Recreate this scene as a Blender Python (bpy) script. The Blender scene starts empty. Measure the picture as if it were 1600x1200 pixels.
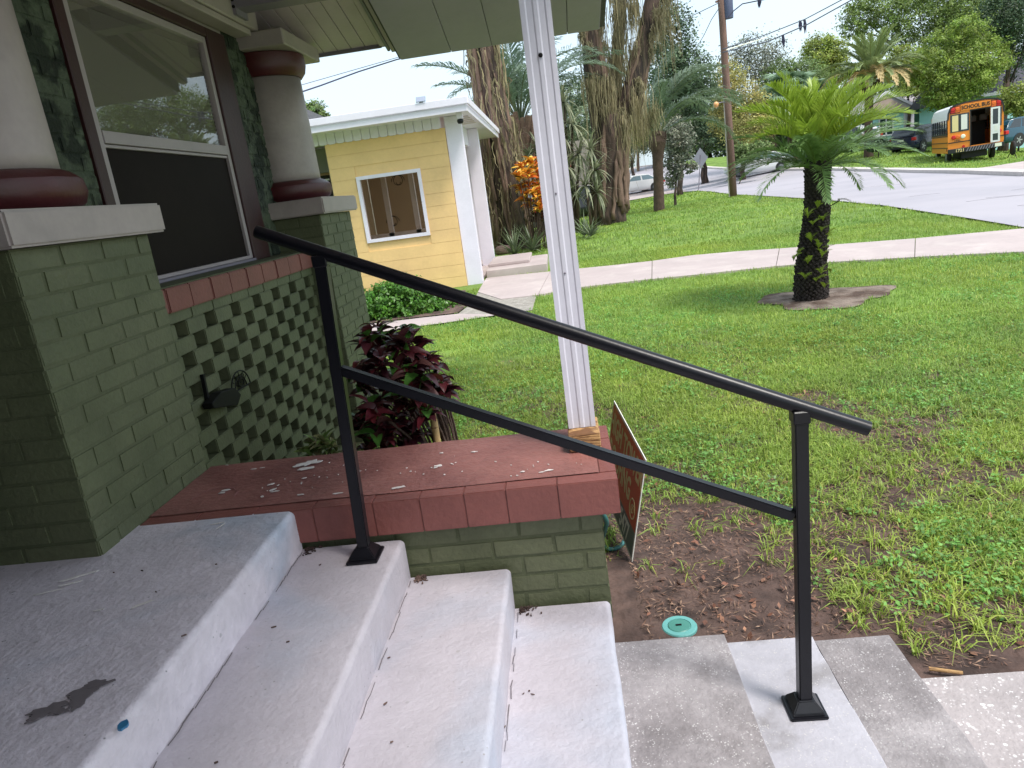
import bpy, bmesh, math, random
import numpy as np
from mathutils import Vector, Matrix, Euler

SC = bpy.context.scene
COL = SC.collection
rnd = random.Random(11)
rng = np.random.default_rng(7)

# ------------------------------------------------------------------ camera
FPX = 1130.0
PITCH, ROLL, YAW = math.radians(75.34613669), math.radians(-7.73878239), math.radians(5.31205003)
CAM = np.array([0.0, 0.0, 0.9])
_r, _y, _p = ROLL, YAW, PITCH
# fitted: world = Rz(yaw_) * Rx(pitch) * Rroll
_cx, _sx = math.cos(_p), math.sin(_p)
_cy, _sy = math.cos(_r), math.sin(_r)
_cz, _sz = math.cos(_y), math.sin(_y)
ROT = (np.array([[_cz, -_sz, 0], [_sz, _cz, 0], [0, 0, 1]])
       @ np.array([[1, 0, 0], [0, _cx, -_sx], [0, _sx, _cx]])
       @ np.array([[_cy, -_sy, 0], [_sy, _cy, 0], [0, 0, 1]]))
cd = bpy.data.cameras.new("camera")
cam = bpy.data.objects.new("camera", cd)
COL.objects.link(cam)
cd.sensor_width = 36.0
cd.lens = FPX / 1600.0 * 36.0
cd.clip_start = 0.05
cd.clip_end = 2000.0
m4 = Matrix.Identity(4)
for i in range(3):
    for j in range(3):
        m4[i][j] = ROT[i, j]
    m4[i][3] = CAM[i]
cam.matrix_world = m4
SC.camera = cam

# ------------------------------------------------------------------ sky, sun, exposure
SUN_EL, SUN_AZ = math.radians(58), math.radians(128)      # azimuth clockwise from +Y: from the right, a little behind
w = bpy.data.worlds.new("World")
SC.world = w
w.use_nodes = True
nt = w.node_tree
nt.nodes.clear()
sky = nt.nodes.new("ShaderNodeTexSky")
sky.sky_type = 'NISHITA'
sky.sun_disc = False
sky.sun_elevation = SUN_EL
sky.sun_rotation = SUN_AZ
sky.air_density = 1.0
sky.dust_density = 3.5
sky.ozone_density = 1.0
bg = nt.nodes.new("ShaderNodeBackground")
bg.inputs[1].default_value = 0.15
# thin bright cloud over the whole sky
tcw = nt.nodes.new("ShaderNodeTexCoord")
cn = nt.nodes.new("ShaderNodeTexNoise"); cn.inputs['Scale'].default_value = 2.2; cn.inputs['Detail'].default_value = 7
nt.links.new(tcw.outputs['Generated'], cn.inputs['Vector'])
cr_ = nt.nodes.new("ShaderNodeMapRange"); cr_.inputs['From Min'].default_value = .3; cr_.inputs['From Max'].default_value = .7
cr_.inputs['To Min'].default_value = .55; cr_.inputs['To Max'].default_value = .92
nt.links.new(cn.outputs['Fac'], cr_.inputs['Value'])
cm = nt.nodes.new("ShaderNodeMix"); cm.data_type = 'RGBA'
cm.inputs[7].default_value = (2.9, 3.45, 3.75, 1)
nt.links.new(cr_.outputs[0], cm.inputs[0])
out = nt.nodes.new("ShaderNodeOutputWorld")
nt.links.new(sky.outputs[0], cm.inputs[6]); nt.links.new(cm.outputs[2], bg.inputs[0])
nt.links.new(bg.outputs[0], out.inputs[0])
sd = bpy.data.lights.new("sun", 'SUN')
sd.energy = 1.45
sd.angle = math.radians(14)
sd.color = (1.0, 0.96, 0.9)
sun = bpy.data.objects.new("sun", sd)
COL.objects.link(sun)
sdir = Vector((math.sin(SUN_AZ) * math.cos(SUN_EL), math.cos(SUN_AZ) * math.cos(SUN_EL), math.sin(SUN_EL)))
sun.rotation_euler = (-sdir).to_track_quat('-Z', 'Y').to_euler()
sun.location = (10, -10, 30)
SC.view_settings.view_transform = 'Standard'
SC.view_settings.look = 'None'
SC.view_settings.gamma = 1.0
SC.view_settings.exposure = 1.22
SC.view_settings.use_curve_mapping = False
try:
    SC.cycles.use_denoising = True
    SC.cycles.max_bounces = 8
    SC.cycles.transparent_max_bounces = 12
except Exception:
    pass

# ------------------------------------------------------------------ layout helpers
def ray(u, v):
    return ROT @ np.array([(u - 800) / FPX, -(v - 600) / FPX, -1.0])
_f = ROT @ np.array([0, 0, -1.0])
HF = np.array([_f[0], _f[1], 0.0]); HF /= np.linalg.norm(HF)
HR = np.array([HF[1], -HF[0], 0.0])
def W(u, v, d):
    """world point on the sight line at horizontal distance d"""
    r = ray(u, v)
    return CAM + r * (d / (r @ HF))
def onz(u, v, z):
    r = ray(u, v)
    return CAM + r * ((z - CAM[2]) / r[2])

# terrain: smooth surface through surveyed heights
CT = []
for (u, v, zr) in [(1600, 1037, -1.52), (1001, 1005, -1.50), (1268, 470, -1.48), (640, 512, -1.46), (740, 446, -1.41),
                   (857, 430, -1.41), (1300, 378, -1.43), (1600, 357, -1.45), (1450, 334, -1.43), (1292, 314, -1.41),
                   (955, 350, -1.37), (1030, 330, -1.37), (1147, 308, -1.39), (1470, 272, -1.45), (1600, 277, -1.50),
                   (1090, 298, -1.36), (1000, 302, -1.36)]:
    P = onz(u, v, 0.9 + zr)
    CT.append((P[0], P[1], P[2]))
for (u, v, d) in [(1140, 265, 66), (1300, 267, 42), (1510, 254, 36), (1400, 243, 45), (1080, 250, 85), (1350, 222, 64),
                  (1200, 262, 56), (1560, 235, 52), (1000, 262, 85)]:
    P = W(u, v, d)
    CT.append((P[0], P[1], P[2]))
for (x, y, z) in [(0.5, 2.2, -.62), (2, 2, -.62), (4, 1, -.63), (6, -2, -.63), (-1, 3.2, -.63), (-1, 5, -.6), (0.3, 3.0, -.62),
                  (-2, 8, -.55), (-5, 5, -.58), (-10, 12, -.5), (-15, 25, -.45), (-25, 50, -.4), (-10, 60, -.4), (1, 5, -.61),
                  (12, 0, -.7), (3, 5, -.62)]:
    CT.append((x, y, z))
CT = np.array(CT)
def _pol(x, y):
    x = np.asarray(x, float); y = np.asarray(y, float)
    fx = x * HF[0] + y * HF[1]; sx = x * HR[0] + y * HR[1]
    az = np.arctan2(sx, fx)
    r = np.hypot(fx, sx)
    return np.clip(az, -1.0, 1.0) * 2.0, np.log(np.clip(r, 1.6, 85.0)), az
def _ker(a, b):
    d = np.sqrt((a[0][:, None] - b[0][None]) ** 2 + (a[1][:, None] - b[1][None]) ** 2 + 0.01)
    return d
_cp = _pol(CT[:, 0], CT[:, 1])
_A = _ker(_cp, _cp); _n = len(CT)
_A = np.block([[_A + 0.0 * np.eye(_n), np.ones((_n, 1))], [np.ones((1, _n)), np.zeros((1, 1))]])
_wt = np.linalg.solve(_A + np.diag([-.004] * _n + [0]), np.append(CT[:, 2], 0))
def tz(x, y):
    x = np.atleast_1d(np.asarray(x, float)); y = np.atleast_1d(np.asarray(y, float))
    p = _pol(x, y)
    z = np.empty(len(x))
    for s in range(0, len(x), 40000):
        q = (p[0][s:s + 40000], p[1][s:s + 40000])
        z[s:s + 40000] = _ker(q, _cp) @ _wt[:-1] + _wt[-1]
    k = np.clip((np.abs(p[2]) - 1.0) / 0.8, 0, 1); k = k * k * (3 - 2 * k)
    return z * (1 - k) + (-.64) * k
def tz1(x, y):
    return float(tz([x], [y])[0])
def G(u, v, dmax=120):
    r = ray(u, v); r = r / (r @ HF)
    ds = np.exp(np.linspace(math.log(1.5), math.log(dmax), 400))
    P = CAM[None] + ds[:, None] * r[None]
    h = P[:, 2] - tz(P[:, 0], P[:, 1])
    i = np.where(h <= 0)[0]
    if len(i) == 0 or i[0] == 0:
        return P[-1]
    i = i[0]
    t = h[i - 1] / (h[i - 1] - h[i])
    d = ds[i - 1] + t * (ds[i] - ds[i - 1])
    P = CAM + d * r
    P[2] = tz1(P[0], P[1])
    return P
def dist(P):
    return float((np.array(P) - CAM) @ HF)

def lin(r, g, b):
    def f(c):
        c /= 255.0
        return c / 12.92 if c <= 0.04045 else ((c + 0.055) / 1.055) ** 2.4
    return (f(r), f(g), f(b))

# ------------------------------------------------------------------ materials
MATS = {}
def mat(name, col, rough=0.6, var=0.15, vscale=3.0, bump=0.0, bscale=40.0, metal=0.0, spec=0.5, col2=None, mix=(0.4, 0.6),
        mscale=1.0, tint=False, transl=0.0, detail=4, speck=None, cracks=None, stretch=None, alpha=None, coat=0.0, streak=0.0):
    if name in MATS:
        return MATS[name]
    m = bpy.data.materials.new(name)
    MATS[name] = m
    m.use_nodes = True
    n = m.node_tree.nodes; l = m.node_tree.links
    b = n["Principled BSDF"]
    b.inputs['Roughness'].default_value = rough
    b.inputs['Metallic'].default_value = metal
    b.inputs['Specular IOR Level'].default_value = spec
    if coat:
        b.inputs['Coat Weight'].default_value = coat
        b.inputs['Coat Roughness'].default_value = 0.05
    geo = n.new("ShaderNodeNewGeometry")
    pos = geo.outputs['Position']
    if stretch:
        mp = n.new("ShaderNodeMapping"); mp.inputs['Scale'].default_value = stretch
        l.new(pos, mp.inputs[0]); pos = mp.outputs[0]
    def noise(sc, det=detail, dist_=0.0, rg=0.55):
        t = n.new("ShaderNodeTexNoise"); t.inputs['Scale'].default_value = sc; t.inputs['Detail'].default_value = det
        t.inputs['Distortion'].default_value = dist_; t.inputs['Roughness'].default_value = rg
        l.new(pos, t.inputs['Vector'])
        return t.outputs['Fac']
    def ramp(fac, a, c):
        t = n.new("ShaderNodeMapRange"); t.inputs['From Min'].default_value = a; t.inputs['From Max'].default_value = c
        t.inputs['To Min'].default_value = 0; t.inputs['To Max'].default_value = 1
        l.new(fac, t.inputs['Value'])
        return t.outputs[0]
    def mixc(fac, A, B, mode='MIX'):
        t = n.new("ShaderNodeMix"); t.data_type = 'RGBA'; t.blend_type = mode
        for sock, val in ((t.inputs[0], fac), (t.inputs[6], A), (t.inputs[7], B)):
            if hasattr(val, 'links') or hasattr(val, 'is_linked'):
                l.new(val, sock)
            elif isinstance(val, (int, float)):
                sock.default_value = val
            else:
                sock.default_value = (*val, 1) if len(val) == 3 else val
        return t.outputs[2]
    c = col
    if col2 is not None:
        c = mixc(ramp(noise(mscale, 6, 0.3), mix[0], mix[1]), col, col2)
    if speck:
        for (scol, ssc, thr) in speck:
            v = n.new("ShaderNodeTexVoronoi"); v.inputs['Scale'].default_value = ssc
            l.new(pos, v.inputs['Vector'])
            a = ramp(v.outputs['Distance'], thr, thr * 0.6)
            g = ramp(noise(ssc * 0.25, 3), 0.5, 0.62)
            mm = n.new("ShaderNodeMath"); mm.operation = 'MULTIPLY'; l.new(a, mm.inputs[0]); l.new(g, mm.inputs[1])
            c = mixc(mm.outputs[0], c, scol)
    if var:
        lo = tuple([1 - var] * 3); hi = tuple([1 + var] * 3)
        f = mixc(ramp(noise(vscale, 5), 0.3, 0.7), lo, hi)
        c = mixc(1.0, c, f, 'MULTIPLY')
        f2 = mixc(ramp(noise(vscale * 9, 3), 0.3, 0.7), tuple([1 - var * .5] * 3), tuple([1 + var * .5] * 3))
        c = mixc(1.0, c, f2, 'MULTIPLY')
    if tint:
        at = n.new("ShaderNodeAttribute"); at.attribute_name = "tint"
        c = mixc(1.0, c, at.outputs['Color'], 'MULTIPLY')
    if not isinstance(c, tuple):
        l.new(c, b.inputs['Base Color'])
    else:
        b.inputs['Base Color'].default_value = (*c[:3], 1)
    if bump:
        bp = n.new("ShaderNodeBump"); bp.inputs['Strength'].default_value = min(1.0, bump); bp.inputs['Distance'].default_value = 0.02 if bscale < 60 else 0.006
        l.new(noise(bscale, 6), bp.inputs['Height'])
        l.new(bp.outputs[0], b.inputs['Normal'])
        if cracks:
            v = n.new("ShaderNodeTexVoronoi"); v.feature = 'DISTANCE_TO_EDGE'; v.inputs['Scale'].default_value = cracks
            l.new(pos, v.inputs['Vector'])
            b2 = n.new("ShaderNodeBump"); b2.inputs['Strength'].default_value = 0.6; b2.inputs['Distance'].default_value = 0.004
            l.new(ramp(v.outputs['Distance'], 0, 0.06), b2.inputs['Height'])
            l.new(bp.outputs[0], b2.inputs['Normal'])
            l.new(b2.outputs[0], b.inputs['Normal'])
    if transl:
        o = n["Material Output"]
        tr = n.new("ShaderNodeBsdfTranslucent")
        if not isinstance(c, tuple):
            l.new(c, tr.inputs[0])
        else:
            tr.inputs[0].default_value = (*c[:3], 1)
        ms = n.new("ShaderNodeMixShader"); ms.inputs[0].default_value = transl
        l.new(b.outputs[0], ms.inputs[1]); l.new(tr.outputs[0], ms.inputs[2])
        l.new(ms.outputs[0], o.inputs[0])
    return m

def glass_mat(name, col=(0.02, 0.022, 0.025), rough=0.03, mixv=0.12):
    """window glass: clear sheet that reflects"""
    if name in MATS:
        return MATS[name]
    m = bpy.data.materials.new(name); MATS[name] = m
    m.use_nodes = True
    n = m.node_tree.nodes; l = m.node_tree.links
    n.clear()
    o = n.new("ShaderNodeOutputMaterial")
    t = n.new("ShaderNodeBsdfTransparent"); t.inputs[0].default_value = (*col, 1)
    g = n.new("ShaderNodeBsdfGlossy"); g.inputs['Roughness'].default_value = rough; g.inputs[0].default_value = (1, 1, 1, 1)
    fr = n.new("ShaderNodeFresnel"); fr.inputs[0].default_value = 1.5
    ad = n.new("ShaderNodeMath"); ad.operation = 'ADD'; ad.inputs[1].default_value = mixv
    gb = n.new("ShaderNodeNewGeometry"); inv = n.new("ShaderNodeMath"); inv.operation = 'SUBTRACT'; inv.inputs[0].default_value = 1.0
    l.new(gb.outputs['Backfacing'], inv.inputs[1])
    mu = n.new("ShaderNodeMath"); mu.operation = 'MULTIPLY'; l.new(fr.outputs[0], mu.inputs[0]); l.new(inv.outputs[0], mu.inputs[1])
    l.new(mu.outputs[0], ad.inputs[0])
    ms = n.new("ShaderNodeMixShader")
    l.new(ad.outputs[0], ms.inputs[0]); l.new(t.outputs[0], ms.inputs[1]); l.new(g.outputs[0], ms.inputs[2])
    l.new(ms.outputs[0], o.inputs[0])
    return m

# ------------------------------------------------------------------ mesh helpers
class MB:
    def __init__(s):
        s.v = []; s.f = []; s.mi = []; s.cur = 0
    def add(s, vs, fs):
        o = len(s.v)
        s.v += [tuple(map(float, p)) for p in vs]
        for f in fs:
            s.f.append([i + o for i in f]); s.mi.append(s.cur)
        return s
    def box(s, x0, x1, y0, y1, z0, z1):
        vs = [(x0, y0, z0), (x1, y0, z0), (x1, y1, z0), (x0, y1, z0), (x0, y0, z1), (x1, y0, z1), (x1, y1, z1), (x0, y1, z1)]
        return s.add(vs, [(3, 2, 1, 0), (4, 5, 6, 7), (0, 1, 5, 4), (1, 2, 6, 5), (2, 3, 7, 6), (3, 0, 4, 7)])
    def obox(s, a, b, w, h, up=(0, 0, 1)):
        """bar from a to b, width w, height h"""
        a = Vector(a); b = Vector(b); d = (b - a).normalized(); up = Vector(up)
        sx = d.cross(up)
        if sx.length < 1e-4:
            sx = d.cross(Vector((0, 1, 0)))
        sx.normalize(); uy = sx.cross(d).normalized()
        vs = []
        for p in (a, b):
            for i, j in ((-1, -1), (1, -1), (1, 1), (-1, 1)):
                vs.append(p + sx * (i * w / 2) + uy * (j * h / 2))
        return s.add(vs, [(0, 1, 2, 3), (7, 6, 5, 4), (0, 4, 5, 1), (1, 5, 6, 2), (2, 6, 7, 3), (3, 7, 4, 0)])
    def tube(s, pts, rad, n=8, cap=True):
        pts = [Vector(p) for p in pts]
        if not hasattr(rad, '__len__'):
            rad = [rad] * len(pts)
        o = len(s.v); k = len(pts)
        prev = None
        for i, p in enumerate(pts):
            d = (pts[min(i + 1, k - 1)] - pts[max(i - 1, 0)]).normalized()
            if prev is None:
                a = d.cross(Vector((0, 0, 1)))
                if a.length < 0.05:
                    a = d.cross(Vector((0, 1, 0)))
                a.normalize()
            else:
                a = (prev - d * prev.dot(d)).normalized()
            prev = a
            b = d.cross(a)
            for j in range(n):
                t = 2 * math.pi * j / n
                q = p + a * (math.cos(t) * rad[i]) + b * (math.sin(t) * rad[i])
                s.v.append(tuple(q))
        for i in range(k - 1):
            for j in range(n):
                j2 = (j + 1) % n
                s.f.append([o + i * n + j, o + i * n + j2, o + (i + 1) * n + j2, o + (i + 1) * n + j]); s.mi.append(s.cur)
        if cap:
            s.f.append([o + j for j in range(n)][::-1]); s.mi.append(s.cur)
            s.f.append([o + (k - 1) * n + j for j in range(n)]); s.mi.append(s.cur)
        return s
    def lathe(s, prof, c=(0, 0, 0), n=32):
        o = len(s.v); k = len(prof)
        for r, z in prof:
            for j in range(n):
                t = 2 * math.pi * j / n
                s.v.append((c[0] + r * math.cos(t), c[1] + r * math.sin(t), c[2] + z))
        for i in range(k - 1):
            for j in range(n):
                j2 = (j + 1) % n
                s.f.append([o + i * n + j, o + i * n + j2, o + (i + 1) * n + j2, o + (i + 1) * n + j]); s.mi.append(s.cur)
        s.f.append([o + j for j in range(n)][::-1]); s.mi.append(s.cur)
        s.f.append([o + (k - 1) * n + j for j in range(n)]); s.mi.append(s.cur)
        return s
    def prism(s, poly, axis, a, b):
        """poly: 2-d points; extruded along axis 'x','y','z' from a to b"""
        def P(p, t):
            return {'x': (t, p[0], p[1]), 'y': (p[0], t, p[1]), 'z': (p[0], p[1], t)}[axis]
        k = len(poly)
        vs = [P(p, a) for p in poly] + [P(p, b) for p in poly]
        fs = [list(range(k))[::-1], [k + i for i in range(k)]]
        for i in range(k):
            j = (i + 1) % k
            fs.append([i, j, k + j, k + i])
        return s.add(vs, fs)
    def mesh(s, name, mats, smooth=False):
        me = bpy.data.meshes.new(name)
        me.from_pydata(s.v, [], s.f)
        if not isinstance(mats, (list, tuple)):
            mats = [mats]
        for m in mats:
            me.materials.append(m)
        if len(mats) > 1:
            me.polygons.foreach_set('material_index', s.mi)
        me.update()
        bm = bmesh.new(); bm.from_mesh(me)
        bmesh.ops.recalc_face_normals(bm, faces=bm.faces)
        bm.to_mesh(me); bm.free()
        if smooth:
            me.polygons.foreach_set('use_smooth', [True] * len(me.polygons))
            if smooth != 'all':
                try:
                    me.set_sharp_from_angle(angle=math.radians(smooth if smooth is not True else 40))
                except Exception:
                    pass
        return me
    def build(s, name, mats, parent=None, smooth=False, bevel=0, seg=1):
        me = s.mesh(name, mats, smooth)
        if bevel:
            bevel_mesh(me, bevel, seg)
        return link(name, me, parent)

def bevel_mesh(me, wd, seg=1):
    bm = bmesh.new(); bm.from_mesh(me)
    ed = [e for e in bm.edges if len(e.link_faces) == 2 and e.calc_face_angle(0) > 0.5]
    bmesh.ops.bevel(bm, geom=ed, offset=wd, segments=seg, affect='EDGES', clamp_overlap=True)
    bm.to_mesh(me); bm.free()

def link(name, me, parent=None):
    o = bpy.data.objects.new(name, me)
    COL.objects.link(o)
    if parent is not None:
        o.parent = parent
    return o
def thing(name, label, cat, loc=(0, 0, 0), rz=0.0, group=None):
    o = bpy.data.objects.new(name, None); COL.objects.link(o)
    o.empty_display_size = 0.1
    o.location = tuple(float(c) for c in loc); o.rotation_euler = (0, 0, rz)
    o['label'] = label; o['category'] = cat
    if group:
        o['group'] = group
    return o
def tag(o, label, cat, group=None, kind=None):
    o['label'] = label; o['category'] = cat
    if group:
        o['group'] = group
    if kind:
        o['kind'] = kind
    return o
def struct(o, kind='structure', label=None, cat=None):
    o['kind'] = kind
    if label:
        o['label'] = label
    if cat:
        o['category'] = cat
    return o
def arr_mesh(name, V, F, mats, tint=None, smooth=False, mi=None):
    """V (n,3), F (m,k) arrays -> mesh, fast"""
    V = np.ascontiguousarray(V, np.float32); F = np.ascontiguousarray(F, np.int32)
    me = bpy.data.meshes.new(name)
    me.vertices.add(len(V)); me.vertices.foreach_set('co', V.ravel())
    k = F.shape[1]
    me.loops.add(F.size); me.loops.foreach_set('vertex_index', F.ravel())
    me.polygons.add(len(F))
    me.polygons.foreach_set('loop_start', np.arange(0, F.size, k, dtype=np.int32))
    try:
        me.polygons.foreach_set('loop_total', np.full(len(F), k, np.int32))
    except Exception:
        pass
    if not isinstance(mats, (list, tuple)):
        mats = [mats]
    for m in mats:
        me.materials.append(m)
    if mi is not None:
        me.polygons.foreach_set('material_index', np.ascontiguousarray(mi, np.int32))
    if smooth:
        me.polygons.foreach_set('use_smooth', np.ones(len(F), bool))
    me.update(calc_edges=True)
    if tint is not None:
        a = me.attributes.new('tint', 'FLOAT_COLOR', 'POINT')
        T = np.ones((len(V), 4), np.float32); T[:, :3] = tint
        a.data.foreach_set('color', T.ravel())
    return me
def sub(name, me, parent, loc=(0, 0, 0), rot=(0, 0, 0), sc=(1, 1, 1)):
    o = link(name, me, parent)
    o.location = tuple(float(c) for c in loc); o.rotation_euler = rot
    o.scale = sc
    return o
def in_poly(x, y, poly):
    x = np.asarray(x); y = np.asarray(y)
    c = np.zeros(len(x), bool)
    n = len(poly)
    for i in range(n):
        x1, y1 = poly[i][:2]; x2, y2 = poly[(i + 1) % n][:2]
        if y1 == y2:
            continue
        k = ((y1 > y) != (y2 > y)) & (x < (x2 - x1) * (y - y1) / (y2 - y1) + x1)
        c ^= k
    return c
def vnoise(x, y, sc, seed=0, octv=3):
    """cheap smooth value noise, 0..1"""
    x = np.asarray(x, float) * sc; y = np.asarray(y, float) * sc
    out_ = np.zeros(len(x)); amp = 1; tot = 0
    for o in range(octv):
        xi = np.floor(x).astype(int); yi = np.floor(y).astype(int)
        fx = x - xi; fy = y - yi
        fx = fx * fx * (3 - 2 * fx); fy = fy * fy * (3 - 2 * fy)
        def h(a, b):
            k = (a * 374761393 + b * 668265263 + seed * 974711 + o * 31337) & 0x7fffffff
            k = ((k ^ (k >> 13)) * 1274126177) & 0x7fffffff
            return (k & 0xffff) / 65535.0
        v = (h(xi, yi) * (1 - fx) + h(xi + 1, yi) * fx) * (1 - fy) + (h(xi, yi + 1) * (1 - fx) + h(xi + 1, yi + 1) * fx) * fy
        out_ += v * amp; tot += amp; amp *= .5; x = x * 2 + 17; y = y * 2 + 5
    return out_ / tot

# ================================================================== PALETTE
m_conc = mat('painted_concrete', lin(182, 176, 184), 0.62, var=0.10, vscale=1.6, bump=0.25, bscale=55, col2=lin(168, 176, 192), mix=(.48, .70), mscale=1.4, speck=[((.3, .29, .3), 38, .12), ((.34, .32, .33), 13, .09)])
m_porch = mat('porch_floor_paint', lin(206, 198, 206), 0.6, var=0.16, vscale=2.2, bump=0.3, bscale=50, col2=lin(164, 174, 190), mix=(.50, .66), mscale=1.3, speck=[((.2, .19, .2), 40, .12), ((.28, .27, .28), 14, .10)])
m_rough = mat('exposed_aggregate', lin(160, 154, 156), 0.85, var=0.2, vscale=5, bump=0.75, bscale=90, col2=lin(112, 106, 107), mix=(.38, .64), mscale=2.6,
              speck=[((.55, .53, .53), 150, .36), ((.5, .48, .48), 80, .26)])
m_strip = mat('light_concrete', lin(176, 174, 182), 0.75, var=0.1, vscale=3, bump=0.35, bscale=80, col2=lin(140, 136, 138), mix=(.5, .6), mscale=2.6, speck=[((.55, .53, .53), 150, .36)])
m_red = mat('red_floor_paint', lin(142, 94, 88), 0.5, var=0.14, vscale=4, bump=0.3, bscale=45, col2=lin(124, 78, 74), mix=(.45, .6), mscale=2.5)
m_red2 = mat('red_front_paint', lin(128, 76, 70), 0.5, var=0.08, vscale=5, bump=0.2, bscale=50)
m_redb = mat('red_painted_brick', lin(124, 74, 68), 0.6, var=0.12, vscale=5, bump=0.4, bscale=60)
m_green = mat('green_painted_brick', lin(92, 96, 70), 0.6, var=0.13, vscale=6, bump=0.55, bscale=60, col2=lin(82, 88, 62), mix=(.4, .6), mscale=2.2)
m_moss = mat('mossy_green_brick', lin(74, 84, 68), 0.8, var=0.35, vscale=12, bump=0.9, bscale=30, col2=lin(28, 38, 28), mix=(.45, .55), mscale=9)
m_mortar = mat('green_mortar', lin(83, 88, 63), 0.8, var=0.12, vscale=8, bump=0.5, bscale=60)
m_cream = mat('cream_paint', lin(168, 157, 154), 0.5, var=0.06, vscale=5, bump=0.15, bscale=60, col2=lin(150, 141, 138), mix=(.5, .7), mscale=3)
m_maroon = mat('maroon_paint', lin(76, 28, 32), 0.4, var=0.1, vscale=6, bump=0.2, bscale=60)
m_brown = mat('dark_red_trim', lin(52, 20, 22), 0.5, var=0.12, vscale=8, bump=0.2, bscale=60)
m_alu = mat('aluminium_frame', lin(160, 150, 152), 0.4, var=0.05, metal=0.0, bump=0.05)
m_white = mat('white_paint', lin(226, 222, 234), 0.45, var=0.04, vscale=4, bump=0.08, bscale=50)
m_post = mat('white_aluminium_post', lin(214, 212, 224), 0.42, var=0.04, vscale=6, bump=0.06, bscale=70)
m_blind = mat('blind_slats', lin(104, 98, 90), 0.55, var=0.05)
m_dark = mat('shade_black', (0.02, 0.018, 0.017), 0.9, var=0.3, vscale=2)  # near-black colour stands in for shade in room, crawlspace and porch
m_black = mat('black_powder_coat', (0.007, 0.007, 0.010), 0.32, var=0.1, vscale=20, bump=0.05, bscale=90, spec=0.35)
m_iron = mat('black_iron', (0.006, 0.006, 0.006), 0.6, var=0.1, spec=0.2)
m_soffw = mat('white_soffit', lin(204, 186, 200), 0.6, var=0.05, vscale=4, bump=0.1)
m_soffg = mat('grey_green_soffit', lin(172, 162, 186), 0.6, var=0.05, vscale=2, bump=0.08)
m_gutter = mat('purple_grey_trim', lin(126, 120, 132), 0.5, var=0.06)
m_shingle = mat('grey_roof_shingle', lin(92, 90, 92), 0.9, var=0.2, vscale=6, bump=0.5, bscale=30)
m_soil = mat('bare_soil', lin(104, 84, 76), 0.95, var=0.25, vscale=9, bump=1.0, bscale=28, col2=lin(66, 50, 46), mix=(.42, .6), mscale=4)
m_yell = mat('yellow_block_paint', lin(232, 196, 136), 0.7, col2=lin(222, 187, 132), mix=(.5, .7), mscale=1.2, var=0.05, vscale=3, bump=0.2, bscale=60)
m_yell2 = mat('tan_inner_wall', lin(180, 160, 132), 0.7, var=0.05, vscale=3, bump=0.2)
m_pink = mat('pinkish_concrete', lin(178, 164, 162), 0.85, var=0.07, vscale=1.5, bump=0.3, bscale=60, col2=lin(188, 176, 172), mix=(.5, .7), mscale=2)
m_aggr = mat('pebble_path', lin(150, 144, 136), 0.9, var=0.25, vscale=14, bump=0.8, bscale=70, speck=[((.6, .57, .53), 60, .4)])
m_road = mat('old_asphalt', lin(168, 163, 170), 0.85, var=0.03, vscale=.6, bump=0.3, bscale=70, col2=lin(160, 156, 164), mix=(.45, .6), mscale=.25)
m_kerb = mat('kerb_concrete', lin(200, 192, 188), 0.85, var=0.08, vscale=3, bump=0.3)
m_wood = mat('pole_wood', lin(118, 92, 82), 0.85, var=0.25, vscale=3, bump=0.6, bscale=20, stretch=(6, 6, .6))
m_raww = mat('raw_wood', lin(190, 150, 100), 0.7, var=0.25, vscale=6, bump=0.4, bscale=18, stretch=(1, 1, 14), col2=lin(110, 75, 45), mix=(.45, .55), mscale=12)
m_bark = mat('oak_bark', lin(92, 74, 66), 0.9, var=0.35, vscale=4, bump=1.0, bscale=9, stretch=(2.2, 2.2, .5), col2=lin(46, 38, 34), mix=(.4, .6), mscale=3)
m_barkr = mat('reddish_root_bark', lin(118, 96, 84), 0.9, var=0.3, vscale=5, bump=0.9, bscale=9, stretch=(2.2, 2.2, .4))
m_moss2 = mat('spanish_moss', lin(150, 140, 112), 0.95, var=0.2, vscale=3, tint=True, transl=0.25)
m_pbark = mat('palm_bark', lin(88, 70, 60), 0.9, var=0.3, vscale=8, bump=0.9, bscale=20)
m_cbark = mat('cycad_bark', (0.030, 0.022, 0.020), 0.85, var=0.4, vscale=20, bump=1.0, bscale=40)
m_cyy = mat('cycad_new_leaf', lin(150, 172, 62), 0.4, var=0.12, vscale=6, transl=0.35, tint=True)
m_cyg = mat('cycad_old_leaf', lin(116, 146, 86), 0.4, var=0.15, vscale=6, transl=0.25, tint=True)
m_palm = mat('palm_leaf', lin(94, 112, 84), 0.45, var=0.15, vscale=2, transl=0.25, tint=True)
m_palmd = mat('date_palm_leaf', lin(146, 160, 108), 0.5, var=0.15, vscale=2, transl=0.25, tint=True)
m_dry = mat('dry_frond', lin(204, 182, 134), 0.7, var=0.2, vscale=2, transl=0.2, tint=True)
m_leafA = mat('leaf_bright', lin(146, 160, 76), 0.55, var=0.2, vscale=.6, transl=0.35, tint=True)
m_leafB = mat('leaf_mid', lin(112, 132, 78), 0.55, var=0.25, vscale=.6, transl=0.3, tint=True)
m_leafC = mat('leaf_dark', lin(84, 104, 76), 0.6, var=0.25, vscale=.6, transl=0.25, tint=True)
m_leafD = mat('leaf_grey', lin(128, 132, 116), 0.7, var=0.2, vscale=.6, transl=0.25, tint=True)
m_leafY = mat('leaf_yellowish', lin(168, 162, 98), 0.6, var=0.2, vscale=.6, transl=0.3, tint=True)
m_hedge = mat('hedge_leaf', lin(82, 126, 44), 0.4, var=0.15, vscale=3, transl=0.25, tint=True)
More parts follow.
